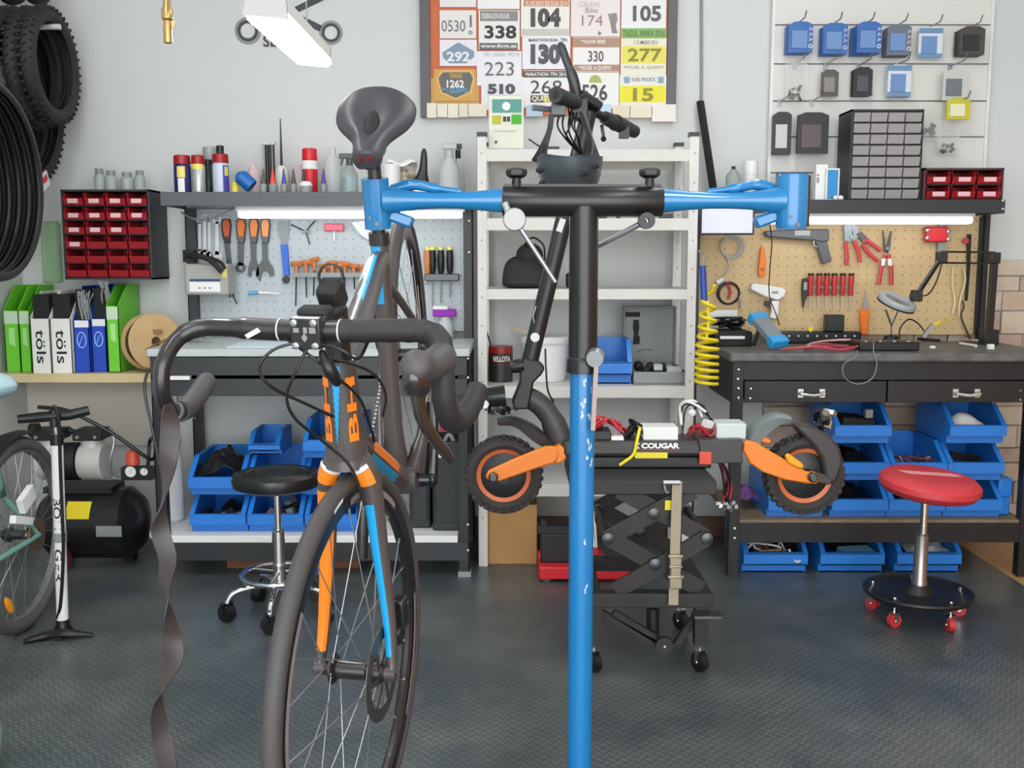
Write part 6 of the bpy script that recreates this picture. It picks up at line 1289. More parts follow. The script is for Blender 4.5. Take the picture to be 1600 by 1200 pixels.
t = thing('bucket', 'white plastic bucket with lid behind the scooter stem', 'bucket', (P(850, 595, 4.18).x, 4.2, z0)); xc = P(852, 595, 4.18).x; m = M(); m.lathe([(.078, 0), (.083, .01), (.095, .165)], (xc, 4.2, z0), n=30); m.build('pail', white_plastic, t); m = M(); m.lathe([(.1, .155), (.102, .158), (.102, .178), (.096, .184)], (xc, 4.2, z0), n=30); m.build('lid', white_plastic, t)
m = M(); m.bar(P(800, 512, 4.12), P(845, 523, 4.16), .012, .006); one('stir_stick', 'pale wooden stick lying across the bucket lid', 'stick', m, wood)
D.objects['stir_stick'].location.z = z0 + .1845
b2 = make_bin('blue bin standing on the shelving beside the grey tool case', (P(955, 603, 4.06).x, 4.06, z0 + .0005), .165, .175, .2, blue_plastic, 'blue picking bins')
t = thing('tool_case', 'open grey drill case with tools on the shelving', 'case', (P(1030, 600, 4.06).x, 4.15, z0)); ca = mat('case_grey', '#8d918f', .5)
x0_, x1_ = P(990, 600, 4.06).x, P(1074, 600, 4.06).x
m = M(); m.bb(x0_, x1_, 4.06, 4.3, z0, z0 + .012); m.bb(x0_, x1_, 4.06, 4.066, z0, z0 + .05); m.bb(x0_, x0_ + .006, 4.06, 4.3, z0, z0 + .05); m.bb(x1_ - .006, x1_, 4.06, 4.3, z0, z0 + .05); m.build('case_tray', ca, t, bevel=.003)
lx0, lx1, lz0, lz1 = P(972, 600, 4.31).x, P(1054, 600, 4.31).x, z0 + .05, P(1030, 478, 4.31).z
m = M(); m.bb(lx0, lx1, 4.31, 4.33, z0 + .012, lz1); m.bb(lx0, lx1, 4.29, 4.31, lz1 - .008, lz1); m.bb(lx0, lx0 + .008, 4.29, 4.31, z0 + .03, lz1); m.bb(lx1 - .008, lx1, 4.29, 4.31, z0 + .03, lz1); ld = m.build('case_lid', ca, t, bevel=.003)
m = M(); m.pxpoly([(990, 500), (998, 500), (999, 512), (997, 522), (1000, 528), (999, 538), (989, 538), (991, 522), (989, 512)], 4.302, .008); m.bb(P(976, 490, 4.3).x, P(1000, 490, 4.3).x, 4.302, 4.31, P(0, 495, 4.3).z, P(0, 488, 4.3).z); m.build('driver_bit_tool', matt_black, ld)
m = M(); m.tube(spl([P(995, 550, 4.306), P(1006, 545, 4.306), P(1020, 547, 4.306)], 4), .004, 6); m.bb(P(1028, 560, 4.3).x, P(1050, 560, 4.3).x, 4.304, 4.31, P(0, 566, 4.3).z, P(0, 554, 4.3).z); m.build('moulded_rib', grey_plastic, ld)
m = M(); rr = random.Random(2)
for k in range(7): m.ball((x0_ + .03 + .024 * k, 4.1 + rr.uniform(0, .06), z0 + .045 + rr.uniform(0, .02)), (.02, .025, .022), 8, 6)
m.build('drill_body', matt_black, t); m = M(); m.box((x0_ + .1, 4.09, z0 + .066), (.035, .03, .026)); m.box((x1_ - .05, 4.1, z0 + .045), (.06, .06, .05)); m.build('bit_box', mat('pale_grey_plastic', '#b3b6b4', .4), t, bevel=.003)
# under the shelving
t = thing('cardboard_box', 'cardboard box on the floor under the lowest shelf', 'box', (P(797, 880, 4.03).x, 4.15, 0)); xa2, xb2 = P(756, 850, 4.03).x, P(839, 850, 4.03).x; h = P(797, 789, 4.03).z
m = M(); m.bb(xa2, xb2, 4.03, 4.27, 0, h); m.build('carton', cardboard, t, bevel=.002); m = M(); m.bb((xa2 + xb2) / 2 - .022, (xa2 + xb2) / 2 + .022, 4.0292, 4.27, h - .03, h + .0006); m.build('parcel_tape', mat('parcel_tape', '#c9a46a', .3), t)
t = thing('floor_jack', 'red and black trolley jack on the floor by the shelving', 'jack', (P(880, 905, 3.8).x, 3.85, 0)); x0_ = P(842, 905, 3.79).x
m = M(); m.bb(x0_, x0_ + .36, 3.79, 3.85, 0.012, .062); m.bb(x0_, x0_ + .36, 3.96, 4.02, .012, .062); m.build('side_rail', red_bright, t, bevel=.006); m = M(); m.bb(x0_ + .01, x0_ + .22, 3.86, 3.95, .03, .17); m.build('jack_body', black_metal, t, bevel=.004); m = M(); m.bb(P(917, 880, 3.84).x, P(934, 880, 3.84).x, 3.83, 3.87, .06, P(0, 842, 3.84).z); m.build('lever_socket', red_bright, t, bevel=.003)
for xx in (x0_ + .03, x0_ + .33):
    for yy in (3.82, 3.99): m = M(); m.cyl((xx, yy - .02, .02), (xx, yy + .02, .02), .02, 14); m.build('roller', dsteel, t)
m = M(); m.box((x0_ + .02, 3.9, .21), (.02, .04, .02)); m.bb(x0_ + .0, x0_ + .19, 3.87, 3.94, .1705, .2); m.build('lift_arm', black_metal, t)

# ---------------------------------------------------------------- scissor lift table
YA, YZ = 2.93, 3.33; lm = mat('worn_brown_black', '#221e1d', .5, var=(14, .2, '#2d2826'))
lt = thing('lift_table', 'black scissor lift table on casters carrying the scooter', 'lift table', (P(1010, 1060, YA).x, 3.13, 0))
tx0, tx1 = P(893, 750, YA).x, P(1120, 750, YA).x; ztp = P(1000, 752, YA).z
m = M(); m.bb(tx0, tx1, YA, YZ, ztp - .04, ztp); m.build('platform', lm, lt, bevel=.003); m = M(); m.bb(tx0 + .004, tx1 - .004, YA + .004, YZ - .004, ztp, ztp + .004)
for k in range(26): m.bb(tx0 + .008, tx1 - .008, YA + .01 + k * .0148, YA + .017 + k * .0148, ztp + .004, ztp + .0065)
m.build('rubber_pad', mat('pad_rubber', '#2b2c2d', .6), lt)
bx0, bx1 = P(917, 935, YA).x, P(1114, 935, YA).x; zb1, zb0 = P(1010, 928, YA).z, P(1010, 950, YA).z
m = M(); m.bb(bx0, bx1, YA, YA + .045, zb0, zb1); m.bb(bx0, bx1, YZ - .045, YZ, zb0, zb1); m.bb(bx0, bx0 + .045, YA + .045, YZ - .045, zb0, zb1); m.bb(bx1 - .045, bx1, YA + .045, YZ - .045, zb0, zb1); m.build('base_frame', lm, lt, bevel=.002)
for yy in (YA + .012, YZ - .03):
    for pts in (((968, 768), (1105, 842)), ((1085, 768), (950, 842)), ((950, 842), (1098, 925)), ((1105, 842), (962, 925))):
        a, b = P(*pts[0], YA), P(*pts[1], YA); off = .012 if pts[0][0] < pts[1][0] else 0
        m = M(); m.bar((a.x, yy + off, a.z), (b.x, yy + off, b.z), .011, .05); m.build('scissor_arm', lm, lt)
    for px, py in ((1105, 842), (950, 842), (1022, 803), (1024, 882)): 
        a = P(px, py, YA); m = M(); m.lathe([(.018, 0), (.018, .01), (.008, .014)], (a.x, yy - .004, a.z), (0, -1, 0), 14); m.build('pivot_pin', dsteel, lt)
for px in (1105, 950): m = M(); a = P(px, 842, YA); m.cyl((a.x, YA, a.z), (a.x, YZ, a.z), .012, 10); m.build('cross_rod', dsteel, lt)
for x in (bx0 + .005, bx1 - .05):
    for yy in (YA + .003, YZ - .045):
        m = M(); m.bb(x, x + .04, yy, yy + .04, .085, zb0); m.build('leg', lm, lt); caster(lt, (x + .02, yy + .02, 0), black_plastic, chrome, .03, .022, .5)
for a, b in (((938, 957), (1036, 1012)), ((958, 957), (1040, 1006)), ((1092, 955), (1055, 1010))):
    m = M(); m.bar(P(*a, YA + .06), P(*b, YA + .06), .02, .022); m.build('brace', lm, lt)
m = M(); a = P(1037, 1006, YA + .03); m.lathe([(.026, 0), (.026, .02)], a, (0, -1, 0), 18); m.mt(1).lathe([(.006, .02), (.004, .024)], a, (0, -1, 0), 10); m.build('crank_boss', [lm, chrome], lt)
m = M(); a, b = P(1020, 950, YA + .1), P(1020, 1000, YA + .1); m.cyl(a, b, .02, 12); m.build('jack_screw', black_metal, lt)
m = M(); a = P(1105, 962, YA - .03); m.box(a, (.085, .05, .012)); m.build('foot_pedal', dsteel, lt, bevel=.003)
m = M(); m.tube([P(920, 755, YA + .3), P(930, 855, YA + .25)], .007, 8); m.tube([P(925, 770, YA + .28), P(933, 855, YA + .23)], .005, 8); m.build('guide_rod', chrome, lt)
# ratchet strap
sm = mat('beige_webbing', '#a59a86', .85, bump=(200, .3)); t = thing('ratchet_strap', 'beige ratchet strap hanging over the lift table edge', 'strap', P(1054, 945, YA - .012))
a, b = P(1058, 752, YA - .012), P(1052, 945, YA - .012); m = M(); m.bar(a, b, .0285, .004, (0, 1, 0)); m.build('webbing', sm, t)
m = M(); a = P(1047, 754, YA - .016); m.cyl(a - Vector((.02, 0, 0)), a + Vector((.028, 0, 0)), .007, 10); m.tube(spl([a - Vector((.018, 0, 0)), a + Vector((-.012, 0, -.025)), a + Vector((-.004, 0, -.03))], 3), .004, 6); m.build('hook', steel, t)
for y0_, y1_, w in ((868, 882, .034), (884, 900, .03), (900, 918, .036)):
    p, q = P(1055, y0_, YA - .02), P(1054, y1_, YA - .02); m = M(); m.bb(p.x - w / 2, p.x + w / 2, YA - .034, YA - .014, q.z, p.z - .003); m.cyl((p.x - w * .65, YA - .03, p.z), (p.x + w * .65, YA - .03, p.z), .006, 8); m.build('ratchet', mat('tarnished_brass', '#9c917c', .4, .6), t, bevel=.003)
m = M(); m.pxbox(1039, 782, 1052, 797, YA - .001, .001); one('yellow_sticker', 'yellow warning tab behind the beige strap', 'sticker', m, yellow_plastic)

# ---------------------------------------------------------------- electric scooter
YC_ = 3.14
es = thing('electric_scooter', 'opened electric scooter with orange swing arms lying on the lift table', 'scooter', (P(1020, 740, YC_).x, YC_, ztp))
dk = mat('scooter_grey', '#3b3838', .42); dk2 = mat('scooter_black', '#1e1d1e', .4); so = mat('scooter_orange', '#f08228', .35); so2 = mat('scooter_rim_orange', '#d9703f', .45)
sT = mat('scooter_tyre', '#373331', .8, bump=(120, .4))
s = S(YC_, 741)
for px, R0, nm in ((787, 61, 'front_wheel'), (1255, 63, 'rear_wheel')):
    c1 = P(px, 741, YC_); Rw = R0 * s; m = M(); m.ring([(Rw * .58, -.016), (Rw * .70, -.022), (Rw * .70, .022), (Rw * .58, .016)], c1, (0, 1, 0), 40); w = m.build(nm, so2, es)
    m = M(); m.ring([(Rw * .69, -.028), (Rw * .80, -.036), (Rw * .93, -.03), (Rw * .965, -.012), (Rw * .965, .012), (Rw * .93, .03), (Rw * .80, .036), (Rw * .69, .028)], c1, (0, 1, 0), 44); m.build('tyre', sT, w)
    m = M()
    for k in range(30):
        a = 2 * math.pi * k / 30
        for j in (-1, 0, 1):
            a2 = a + (.1 if j == 0 else 0); rr_ = Rw * (.975 if j == 0 else .93); d_ = Vector((math.cos(a2), 0, math.sin(a2)))
            m.box(c1 + d_ * rr_ + Vector((0, j * .025, 0)), (.011, .016, .012), Matrix.Rotation(-a2, 3, 'Y'))
    o = m.build('tread', sT, w); o['kind'] = 'stuff'
    m = M(); m.lathe([(Rw * .3, -.03), (Rw * .58, -.018), (Rw * .58, .018), (Rw * .3, .03)], c1, (0, 1, 0), 32); m.lathe([(.02, -.05), (.024, -.03), (.024, .03), (.02, .05)], c1, (0, 1, 0), 16); m.build('hub_motor', dk2, w)
def arm(pts, Y, th, nm='swing_arm', mt_=so, bev=.005):
    m = M(); m.pxpoly(pts, Y, th); return m.build(nm, mt_, es, bevel=bev)
fa = [(758, 747), (762, 737), (772, 732), (802, 718), (832, 706), (852, 698), (866, 698), (872, 704), (873, 714), (866, 724), (846, 730), (816, 740), (782, 752), (770, 754)]
for Y in (YC_ - .075, YC_ + .05): arm(fa, Y, .024)
arm([(866, 700), (874, 696), (882, 700), (886, 708), (884, 718), (876, 724), (868, 726)], YC_ - .07, .06, 'suspension_block')
ra = [(1161, 704), (1163, 692), (1170, 689), (1182, 692), (1212, 710), (1244, 728), (1262, 738), (1275, 738), (1281, 747), (1277, 756), (1262, 756), (1226, 750), (1192, 738), (1172, 724)]
for Y in (YC_ - .075, YC_ + .05): arm(ra, Y, .024)
arm([(1184, 684), (1192, 680), (1206, 688), (1204, 694), (1188, 692)], YC_ - .03, .06, 'suspension_block'); arm([(1226, 712), (1232, 708), (1254, 724), (1258, 731), (1250, 733), (1232, 724)], YC_ - .085, .012, 'side_reflector', mat('amber_plastic', '#f0a01c', .3))
for px in (771, 1269):
    m = M(); c1 = P(px, 745, YC_ - .08); m.lathe([(.015, 0), (.015, .014), (.010, .02)], c1, (0, -1, 0), 12); m.build('axle_nut', dsteel, es)
m = M(); m.pxbox(880, 690, 1100, 714, YC_ - .075, .15); m.build('deck_frame', dk, es, bevel=.012)
m = M(); m.bb(P(890, 714, 3.07).x, P(1112, 714, 3.07).x, YC_ - .07, YC_ + .07, ztp + .008, P(900, 714, 3.07).z); m.build('battery_pack', dk2, es, bevel=.006)
arm([(1092, 688), (1160, 687), (1161, 724), (1100, 724), (1094, 705)], YC_ - .085, .17, 'rear_bracket', dk, .003)
m = M(); m.pxbox(991, 690, 1064, 703, YC_ - .0765, .001); pl = m.build('name_plate', mat('plate_dark', '#2a2827', .4), es); m = M(); pxtext(m, 'COUGAR', 1002, 692, 1062, 701, YC_ - .0785, .05); m.build('lettering', paper, pl); m = M(); m.pxbox(1002, 702, 1062, 703, YC_ - .0785, .0005); m.build('underline', red_bright, pl); m = M(); m.pxpoly([(992, 692), (1000, 692), (996, 697), (1000, 701), (992, 701), (995, 697)], YC_ - .078, .0005); m.build('badge', paper, pl)
m = M(); m.pxbox(992, 707, 1043, 716, YC_ - .077, .002); m.build('yellow_tape', yellow_plastic, es); m = M(); m.pxbox(1093, 706, 1112, 726, YC_ - .088, .012); m.build('battery_connector', mat('orange_red', '#d8482f', .4), es, bevel=.002)
m = M(); m.tube(spl([P(1000, 668, YC_ - .06), P(995, 690, YC_ - .08), P(990, 710, YC_ - .085), P(975, 722, YC_ - .085), P(968, 727, YC_ - .085)], 5), .005, 8); m.build('yellow_wire', yellow_plastic, es)
# opened electronics on the deck
for a, b, c, d, mt_, lab in ((1005, 668, 1060, 688, white_plastic, 'controller_box'), (1120, 662, 1166, 686, mat('pale_mint_box', '#c9d2cd', .4), 'controller_box'), (925, 674, 955, 688, black_plastic, 'throttle_unit'), (955, 682, 975, 690, paper, 'connector_block')):
    m = M(); m.pxbox(a, b, c, d, YC_ - .05, .09); m.build(lab, mt_, es, bevel=.003)
def wires(nm, pxs, mt_, n, r, seed, Y=YC_):
    rr = random.Random(seed)
    for k in range(n):
        m = M(); m.tube(spl([P(x + rr.uniform(-8, 8), y + rr.uniform(-5, 5), Y + rr.uniform(-.05, .04)) for x, y in pxs], 5), r, 6); m.build(nm, mt_, es)
redw = mat('red_wire', '#b8323c', .45)
wires('red_wire', [(1078, 676), (1090, 664), (1104, 676), (1116, 668)], redw, 7, .003, 3); wires('red_wire', [(930, 668), (945, 655), (960, 664), (975, 672)], redw, 7, .004, 4); wires('black_wire', [(975, 686), (985, 668), (992, 660), (1002, 672)], black_plastic, 6, .004, 5)
wires('black_wire', [(1062, 680), (1070, 640), (1092, 635), (1110, 660)], black_plastic, 2, .003, 6); wires('white_wire', [(1066, 660), (1070, 632), (1085, 628), (1104, 648)], white_plastic, 2, .004, 7); wires('wire_end', [(1118, 700), (1132, 740), (1134, 770), (1138, 790)], black_plastic, 3, .004, 8); wires('wire_end', [(1122, 720), (1136, 760), (1134, 785)], redw, 2, .003, 9)
m = M(); m.ball(P(1081, 645, YC_), .013, 10, 8); m.box(P(1106, 662, YC_ - .02), (.03, .02, .02), (.3, .2, .5)); m.build('wire_connector', white_plastic, es)
m = M()
for k in range(8): a = P(1122 + k * 4, 786 + (k % 3) * 5, YC_ - .02 + .01 * (k % 2)); m.box(a, (.014, .012, .01), (k, k * 2, k))
m.build('wire_connector', mat('foil_silver', '#b8b8b8', .25, .8), es)
m = M(); m.tube([P(927, 652, YC_ + .05), P(930, 664, YC_ + .05), P(934, 672, YC_ + .05)], [.018, .02, .02], 10); m.build('red_cap', red_bright, es)
# mudguards
def guard(pts, nm, mt_, w=.04):
    a = [P(x, y, YC_) for x, y in pts[0]]; b = [P(x, y, YC_) for x, y in pts[1]]; m = M()
    rg = [[p + Vector((0, -w, 0)), p + Vector((0, -w * .6, .008)), p + Vector((0, w * .6, .008)), p + Vector((0, w, 0)), q + Vector((0, w * .8, 0)), q + Vector((0, -w * .8, 0))] for p, q in zip(spl(a, 4), spl(b, 4))]
    m.loft(rg); m.build(nm, mt_, es)
guard([[(777, 658), (805, 656), (840, 672), (868, 700)], [(779, 662), (805, 665), (832, 686), (862, 704)]], 'front_mudguard', dk); guard([[(1165, 686), (1180, 664), (1208, 650), (1231, 652)], [(1185, 686), (1196, 674), (1212, 662), (1230, 656)]], 'rear_flap', mat('flap_grey', '#7b8486', .35), .05)
arm([(1246, 668), (1276, 668), (1300, 682), (1314, 702), (1318, 722), (1312, 742), (1306, 756), (1290, 758), (1288, 735), (1284, 716), (1272, 698), (1258, 684)], YC_ - .05, .1, 'rear_mudguard', dk, .01); arm([(1290, 742), (1302, 750), (1296, 758), (1270, 752), (1262, 742), (1280, 738)], YC_ - .055, .015, 'guard_stay', dk, .003)
m = M(); rr = random.Random(9)
for k in range(12): a = P(rr.uniform(1274, 1304), rr.uniform(644, 668), YC_ + rr.uniform(-.03, .03)); m.mt(k % 2).box(a, (rr.uniform(.012, .03),) * 2 + (.014,), (k, k * .7, k * 1.3))
m.build('tail_light', [black_plastic, mat('foil_silver')], es)
# steering column
m = M(); m.tube(spl([P(808, 615, YC_), P(838, 628, YC_), P(860, 652, YC_), P(876, 690, YC_), P(880, 712, YC_)], 4), [.026] * 9 + [.03] * 8, 14, flat=1.3, up=(0, 1, 0)); m.build('neck', dk, es)
arm([(812, 570), (822, 560), (842, 566), (852, 575), (846, 586), (834, 598), (826, 640), (804, 640), (800, 628), (812, 598)], YC_ - .04, .08, 'folding_clamp', dk2, .006)
m = M(); m.lathe([(.018, -.02), (.022, 0), (.018, .02)], P(808, 572, YC_ - .03), (1, 0, 0.2), 16); m.build('clamp_knob', black_plastic, es)
m = M(); m.tube([P(826, 572, YC_), P(884, 330, YC_ + .0), P(906, 235, YC_), P(920, 175, YC_)], [.0265, .026, .0255, .024], 20); stem_ = m.build('steering_tube', mat('satin_black', '#232223', .35), es)
m = M(); m.lathe([(.014, 0), (.014, .004)], P(836, 527, YC_ - .028), (0, -1, 0), 18); m.build('silver_sticker', b_wh, stem_)
m = M(); a, b = P(873, 362, YC_ - .027), P(880, 342, YC_ - .027); m.bar(a, b, .018, .001, (0, 1, 0)); m.build('silver_sticker', b_wh, stem_)
m = M(); m.tube(spl([P(838, 478, YC_ - .02), P(833, 495, YC_ - .02), P(836, 505, YC_ - .02)], 3), .003, 6); m.build('latch', steel, stem_)
m = M(); m.tube(spl([P(852, 545, YC_ - .02), P(853, 575, YC_ - .04), P(856, 610, YC_ - .04), P(865, 628, YC_)], 5), .003, 6); m.build('brake_cable', black_plastic, es)
m = M(); m.tube([P(752, 622, YC_ - .02), P(790, 618, YC_ - .02)], [.03, .033], 18)
for k in range(10): m.box(P(760 + k * 5, 638 + (k % 3) * 3, YC_ - .03), (.012, .02, .012), (k, k, k))
m.build('headlight', mat('gloss_black', '#1b2022', .15), es); m = M(); m.lathe([(.014, 0), (.012, .006)], P(757, 632, YC_ - .05), (0, -1, 0), 12); m.build('headlight_lens', white_plastic, es)
# handlebar, seen almost end on, with grips, levers and wiring
hb = [P(868, 148, 2.98), P(912, 166, 3.12), P(945, 184, 3.2), P(992, 206, 3.34)]
m = M(); m.tube(hb, .0125, 12); hbar = m.build('handlebar', dk2, es)
m = M(); m.tube([hb[0], hb[0].lerp(hb[1], .75)], [.0235, .021], 16); m.build('grip', mat('grip_grey', '#2c2e30', .6), hbar); m = M(); m.tube([hb[2], hb[2].lerp(hb[3], .5), hb[3]], [.02, .024, .02], 14); m.ring([(.0235, -.004), (.0255, -.004), (.0255, .004), (.0235, .004)], hb[2].lerp(hb[3], .35), hb[3] - hb[2], 16); m.build('grip', mat('grip_grey'), hbar)
m = M(); m.tube([P(906, 148, 3.1), P(938, 168, 3.12)], [.018, .017], 12); m.box(P(905, 172, 3.1), (.05, .06, .06)); m.build('control_pod', black_plastic, hbar, bevel=.004)
m = M(); m.tube(spl([P(875, 66, 3.1), P(884, 92, 3.1), P(896, 125, 3.1), P(902, 155, 3.11)], 4), [.007] + [.012] * 6 + [.016] * 6, 10, flat=.5, up=(1, 0, 0)); m.build('mirror_arm', mat('mirror_black', '#26292b', .3), hbar)
m = M(); m.bar(P(832, 168, 3.0), P(870, 172, 3.05), .012, .016); m.box(P(872, 172, 3.04), (.04, .05, .035)); m.build('brake_lever', mat('lever_grey', '#5d6468', .4), hbar, bevel=.002)
m = M(); m.bar(P(940, 195, 3.25), P(943, 214, 3.25), .01, .01); m.ball(P(943, 217, 3.25), .009, 8, 6); m.box(P(975, 207, 3.28), (.03, .04, .035)); m.build('throttle_lever', black_plastic, hbar)
for k in range(6):
    rr = random.Random(60 + k); x0_ = 878 + k * 5
    m = M(); m.tube(spl([P(x0_, 170, 3.08), P(x0_ + rr.uniform(-12, 4), 195, 3.05), P(x0_ + rr.uniform(-6, 12), 215, 3.06), P(905 + k, 240, 3.1)], 5), .0028, 6); m.build('wiring', black_plastic, es)
# helmet hanging upside down from the bar by its straps
hm = mat('helmet_shell', '#3f464b', .4); hc = P(890, 262, 2.95)
t = thing('helmet', 'dark grey skate helmet hanging by its straps from the scooter handlebar', 'helmet', hc)
m = M(); rg = []
for k in range(9):
    a = R(90 * k / 8); rg.append((.094 * math.cos(a) ** .8 if k < 8 else .004, -.115 * math.sin(a)))
prof = rg + [(max(.002, r - .012), z + .008) for r, z in rg[::-1]]
for r_ in [1]:
    v = []; n = 32; K2 = len(prof)
    for k in range(n):
        w = 2 * math.pi * k / n
        for r, z in prof: v.append(hc + Vector((r * math.cos(w), r * 1.25 * math.sin(w), z + .022 + .008 * math.cos(2 * w) * (1 if z > -.03 else 0))))
    m.add(v, [(k * K2 + i, k * K2 + (i + 1), ((k + 1) % n) * K2 + i + 1, ((k + 1) % n) * K2 + i) for k in range(n) for i in range(K2 - 1)])
m.build('shell', hm, t)
for px, py, w in ((840 + 0, 266, .0), (843, 268, 0), (912, 274, 0), (845, 286, 0), (930, 262, 0)):
    q = P(px, py, 2.9); d_ = (q - hc); d_.y = -math.sqrt(max(.0001, .0139 - d_.x ** 2)) ; ctr = hc + Vector((d_.x * .97, d_.y * 1.0, q.z - hc.z)); m = M(); m.ball(ctr, (.013, .006, .007), 12, 6, (0, R(-20), math.atan2(d_.x, -d_.y))); m.build('vent_hole', matt_black, t)
for pts in ([(862, 178, 2.985), (858, 205, 2.98), (846, 232, 2.97), (834, 252, 2.95)], [(858, 205, 2.99), (852, 230, 2.97), (850, 250, 2.95)], [(908, 175, 3.0), (922, 215, 2.97), (935, 250, 2.95)], [(912, 180, 3.0), (924, 225, 2.96), (918, 252, 2.93)]):
    m = M(); q = spl([P(*p_) for p_ in pts], 5); m.tube(q, .008, 6, flat=.2, up=(1, 0, 0)); m.build('strap', black_plastic, t)
# ---------------------------------------------------------------- slat wall with hanging goods
YSl = 4.43
sw = thing('slat_wall', 'white slotted display panel fixed to the wall above the dark bench', 'display panel', P(1373, 320, YSl))
gro = [-30, 39, 100, 158, 214, 270, 330]; slm = mat('slat_white', '#dedbd5', .5)
sx0, sx1 = P(1207, 160, YSl).x, P(1541, 160, YSl).x
for a, b in zip(gro, gro[1:]):
    m = M(); z1, z0 = P(1300, a + 1.2, YSl).z, P(1300, b - 1.2, YSl).z; m.bb(sx0, sx1, YSl, YSl + .015, max(z0, 1.462), z1); m.build('slat', slm, sw, bevel=.001)
m = M(); m.bb(sx0, sx1, YSl + .012, YSl + .02, 1.462, P(0, -28, YSl).z); m.build('slot_back', grey_plastic, sw)
for x in (sx0 - .012, sx1): m = M(); m.bb(x, x + .012, YSl - .004, YSl + .02, 1.462, P(0, -28, YSl).z); m.build('edge_trim', white_plastic, sw)
def hook(label, px, py, L=.16):
    p = P(px, py, YSl); m = M(); m.tube([p + Vector((0, .002, 0)), p + Vector((0, -L + .02, 0)), p + Vector((0, -L, .022))], .0028, 8); m.mt(1).box(p + Vector((0, -.002, -.008)), (.018, .006, .03)); return one('display_hook', label, 'hook', m, [steel, steel], 'hooks in the slotted panel'), p
pk_b = mat('pack_blue', '#3b6ab0', .35); pk_lb = mat('pack_light_blue', '#6f8fc0', .35); pk_d = mat('pack_brown', '#4a433f', .45); pk_g = mat('pack_grey', '#6c7280', .4); pk_k = mat('pack_black', '#2a282a', .4)
def packs(lab, px, py, w, h, n, main, win, mark=None, header=None, name='blister_pack', dy=.026, base=.03):
    """n flat packs hung one behind another on a hook; the label takes the place in the row"""
    p = P(px, py, YSl); s = S(YSl, py); W, H = w * s, h * s; ords = ['front', 'second', 'third', 'rear']
    for k in range(n):
        Y = YSl - base - dy * (n - 1 - k); z1 = p.z - .004; rr = random.Random(px + k)
        dxx = rr.uniform(-.004, .004)
        t = thing(name, '%s, %s of its hook' % (lab, ords[k] if n > 1 else 'the only one'), 'pack', (p.x, Y, z1 - H), group='packs on the slotted panel')
        m = M(); x0_, x1_ = p.x - W / 2 + dxx, p.x + W / 2 + dxx; m.prism([(x0_, z1 - H), (x1_, z1 - H), (x1_, z1 - .012), (x1_ - W * .25, z1), (x0_ + W * .25, z1), (x0_, z1 - .012)], .012, Matrix.Translation((0, Y, 0))); m.build('pouch', main, t)
        m = M(); m.bb(x0_ + W * .12, x1_ - W * .25, Y - .005, Y, z1 - H * .86, z1 - H * .3); m.build('window', win, t)
        if header: m = M(); m.bb(x0_, x1_, Y - .001, Y, z1 - H * .2, z1 - .004); m.build('header', header, t); m = M(); m.bb(x0_, x1_, Y - .001, Y, z1 - H, z1 - H * .86); m.build('footer', header, t)
        if mark and k == 0:
            m = M(); xm_ = x1_ - W * .1
            for j in range(3): m.tube([(xm_ - W * .07, Y - .002, z1 - H * (.28 + .17 * j)), (xm_ + W * .07, Y - .002, z1 - H * (.24 + .17 * j)), (xm_ - W * .05, Y - .002, z1 - H * (.2 + .17 * j))], .0022, 5)
            m.torus((xm_, Y - .002, z1 - H * .8), W * .07, .002, (0, 1, 0), 14, 5); m.build('white_mark', paper, t)
for px, py, n, lab in ((1243, 39, 3, 'blue pouch on the first hook of the top slot'), (1297, 41, 3, 'blue pouch on the second hook of the top slot'), (1346, 41, 4, 'blue pouch on the third hook of the top slot'), (1396, 43, 3, 'grey blue pouch on the fourth hook of the top slot')):
    hook(lab.replace('grey blue pouch on', 'hook,').replace('blue pouch on', 'hook,') + ', steel prong', px, py); packs(lab, px, py, 37, 46, n, pk_g if px == 1396 else pk_b, pk_lb, True)
hook('hook, fifth of the top slot, steel prong', 1448, 45); packs('white pack with blue header in the top slot', 1448, 45, 37, 46, 1, mat('pack_white', '#d9dfe6', .4), pk_lb, None, mat('pack_steel_blue', '#6f92b5', .4), base=.05)
hook('hook, last of the top slot, steel prong', 1508, 46); packs('dark brown pack in the top slot', 1508, 46, 38, 42, 3, pk_d, pk_k)
def bag(lab, px, py, w, h, fill, seed, name='parts_bag', Y0=.06):
    p = P(px, py, YSl - Y0); s = S(YSl, py); t = thing(name, lab, 'bag', P(px, py + h, YSl - Y0)); m = M(); W = w * s / 2; H = h * s
    m.loft([[p + Vector((W * c_ * sc_, d_ * b_, -z)) for c_, d_ in ((-1, 0), (-.4, -1), (.4, -1), (1, 0), (.4, 1), (-.4, 1))] for z, sc_, b_ in ((0, 1, .002), (H * .3, 1, .006), (H * .7, 1, .014), (H * .95, .97, .01), (H, .95, .002))]); m.build('bag_film', mat('clear_film', '#e3e2dc', .2, alpha=.22), t)
    rr = random.Random(seed); m = M()
    for k in range(14): a = p + Vector((rr.uniform(-W * .5, W * .5), rr.uniform(-.006, .006), -H * rr.uniform(.62, .9))); b = a + Vector((rr.uniform(-.015, .015), 0, rr.uniform(-.02, .02))); m.cyl(a, b, .006, 6)
    m.build('bag_contents', fill, t)
hook('hook, first of the second slot, steel prong', 1242, 100); bag('clear bag with black bits on the second slot', 1245, 97, 34, 58, black_plastic, 1)
m_ = mat('pack_taupe', '#5b5450', .5)
hook('hook, second of the second slot, steel prong', 1290, 101); packs('small taupe box on the second slot', 1290, 111, 26, 40, 1, m_, mat('pack_taupe_l', '#8b847e', .5), None, base=.06)
hook('hook, third of the second slot, steel prong', 1342, 102); packs('small black box on the second slot', 1342, 107, 28, 43, 2, pk_k, mat('pack_slate', '#4b4d55', .4), None)
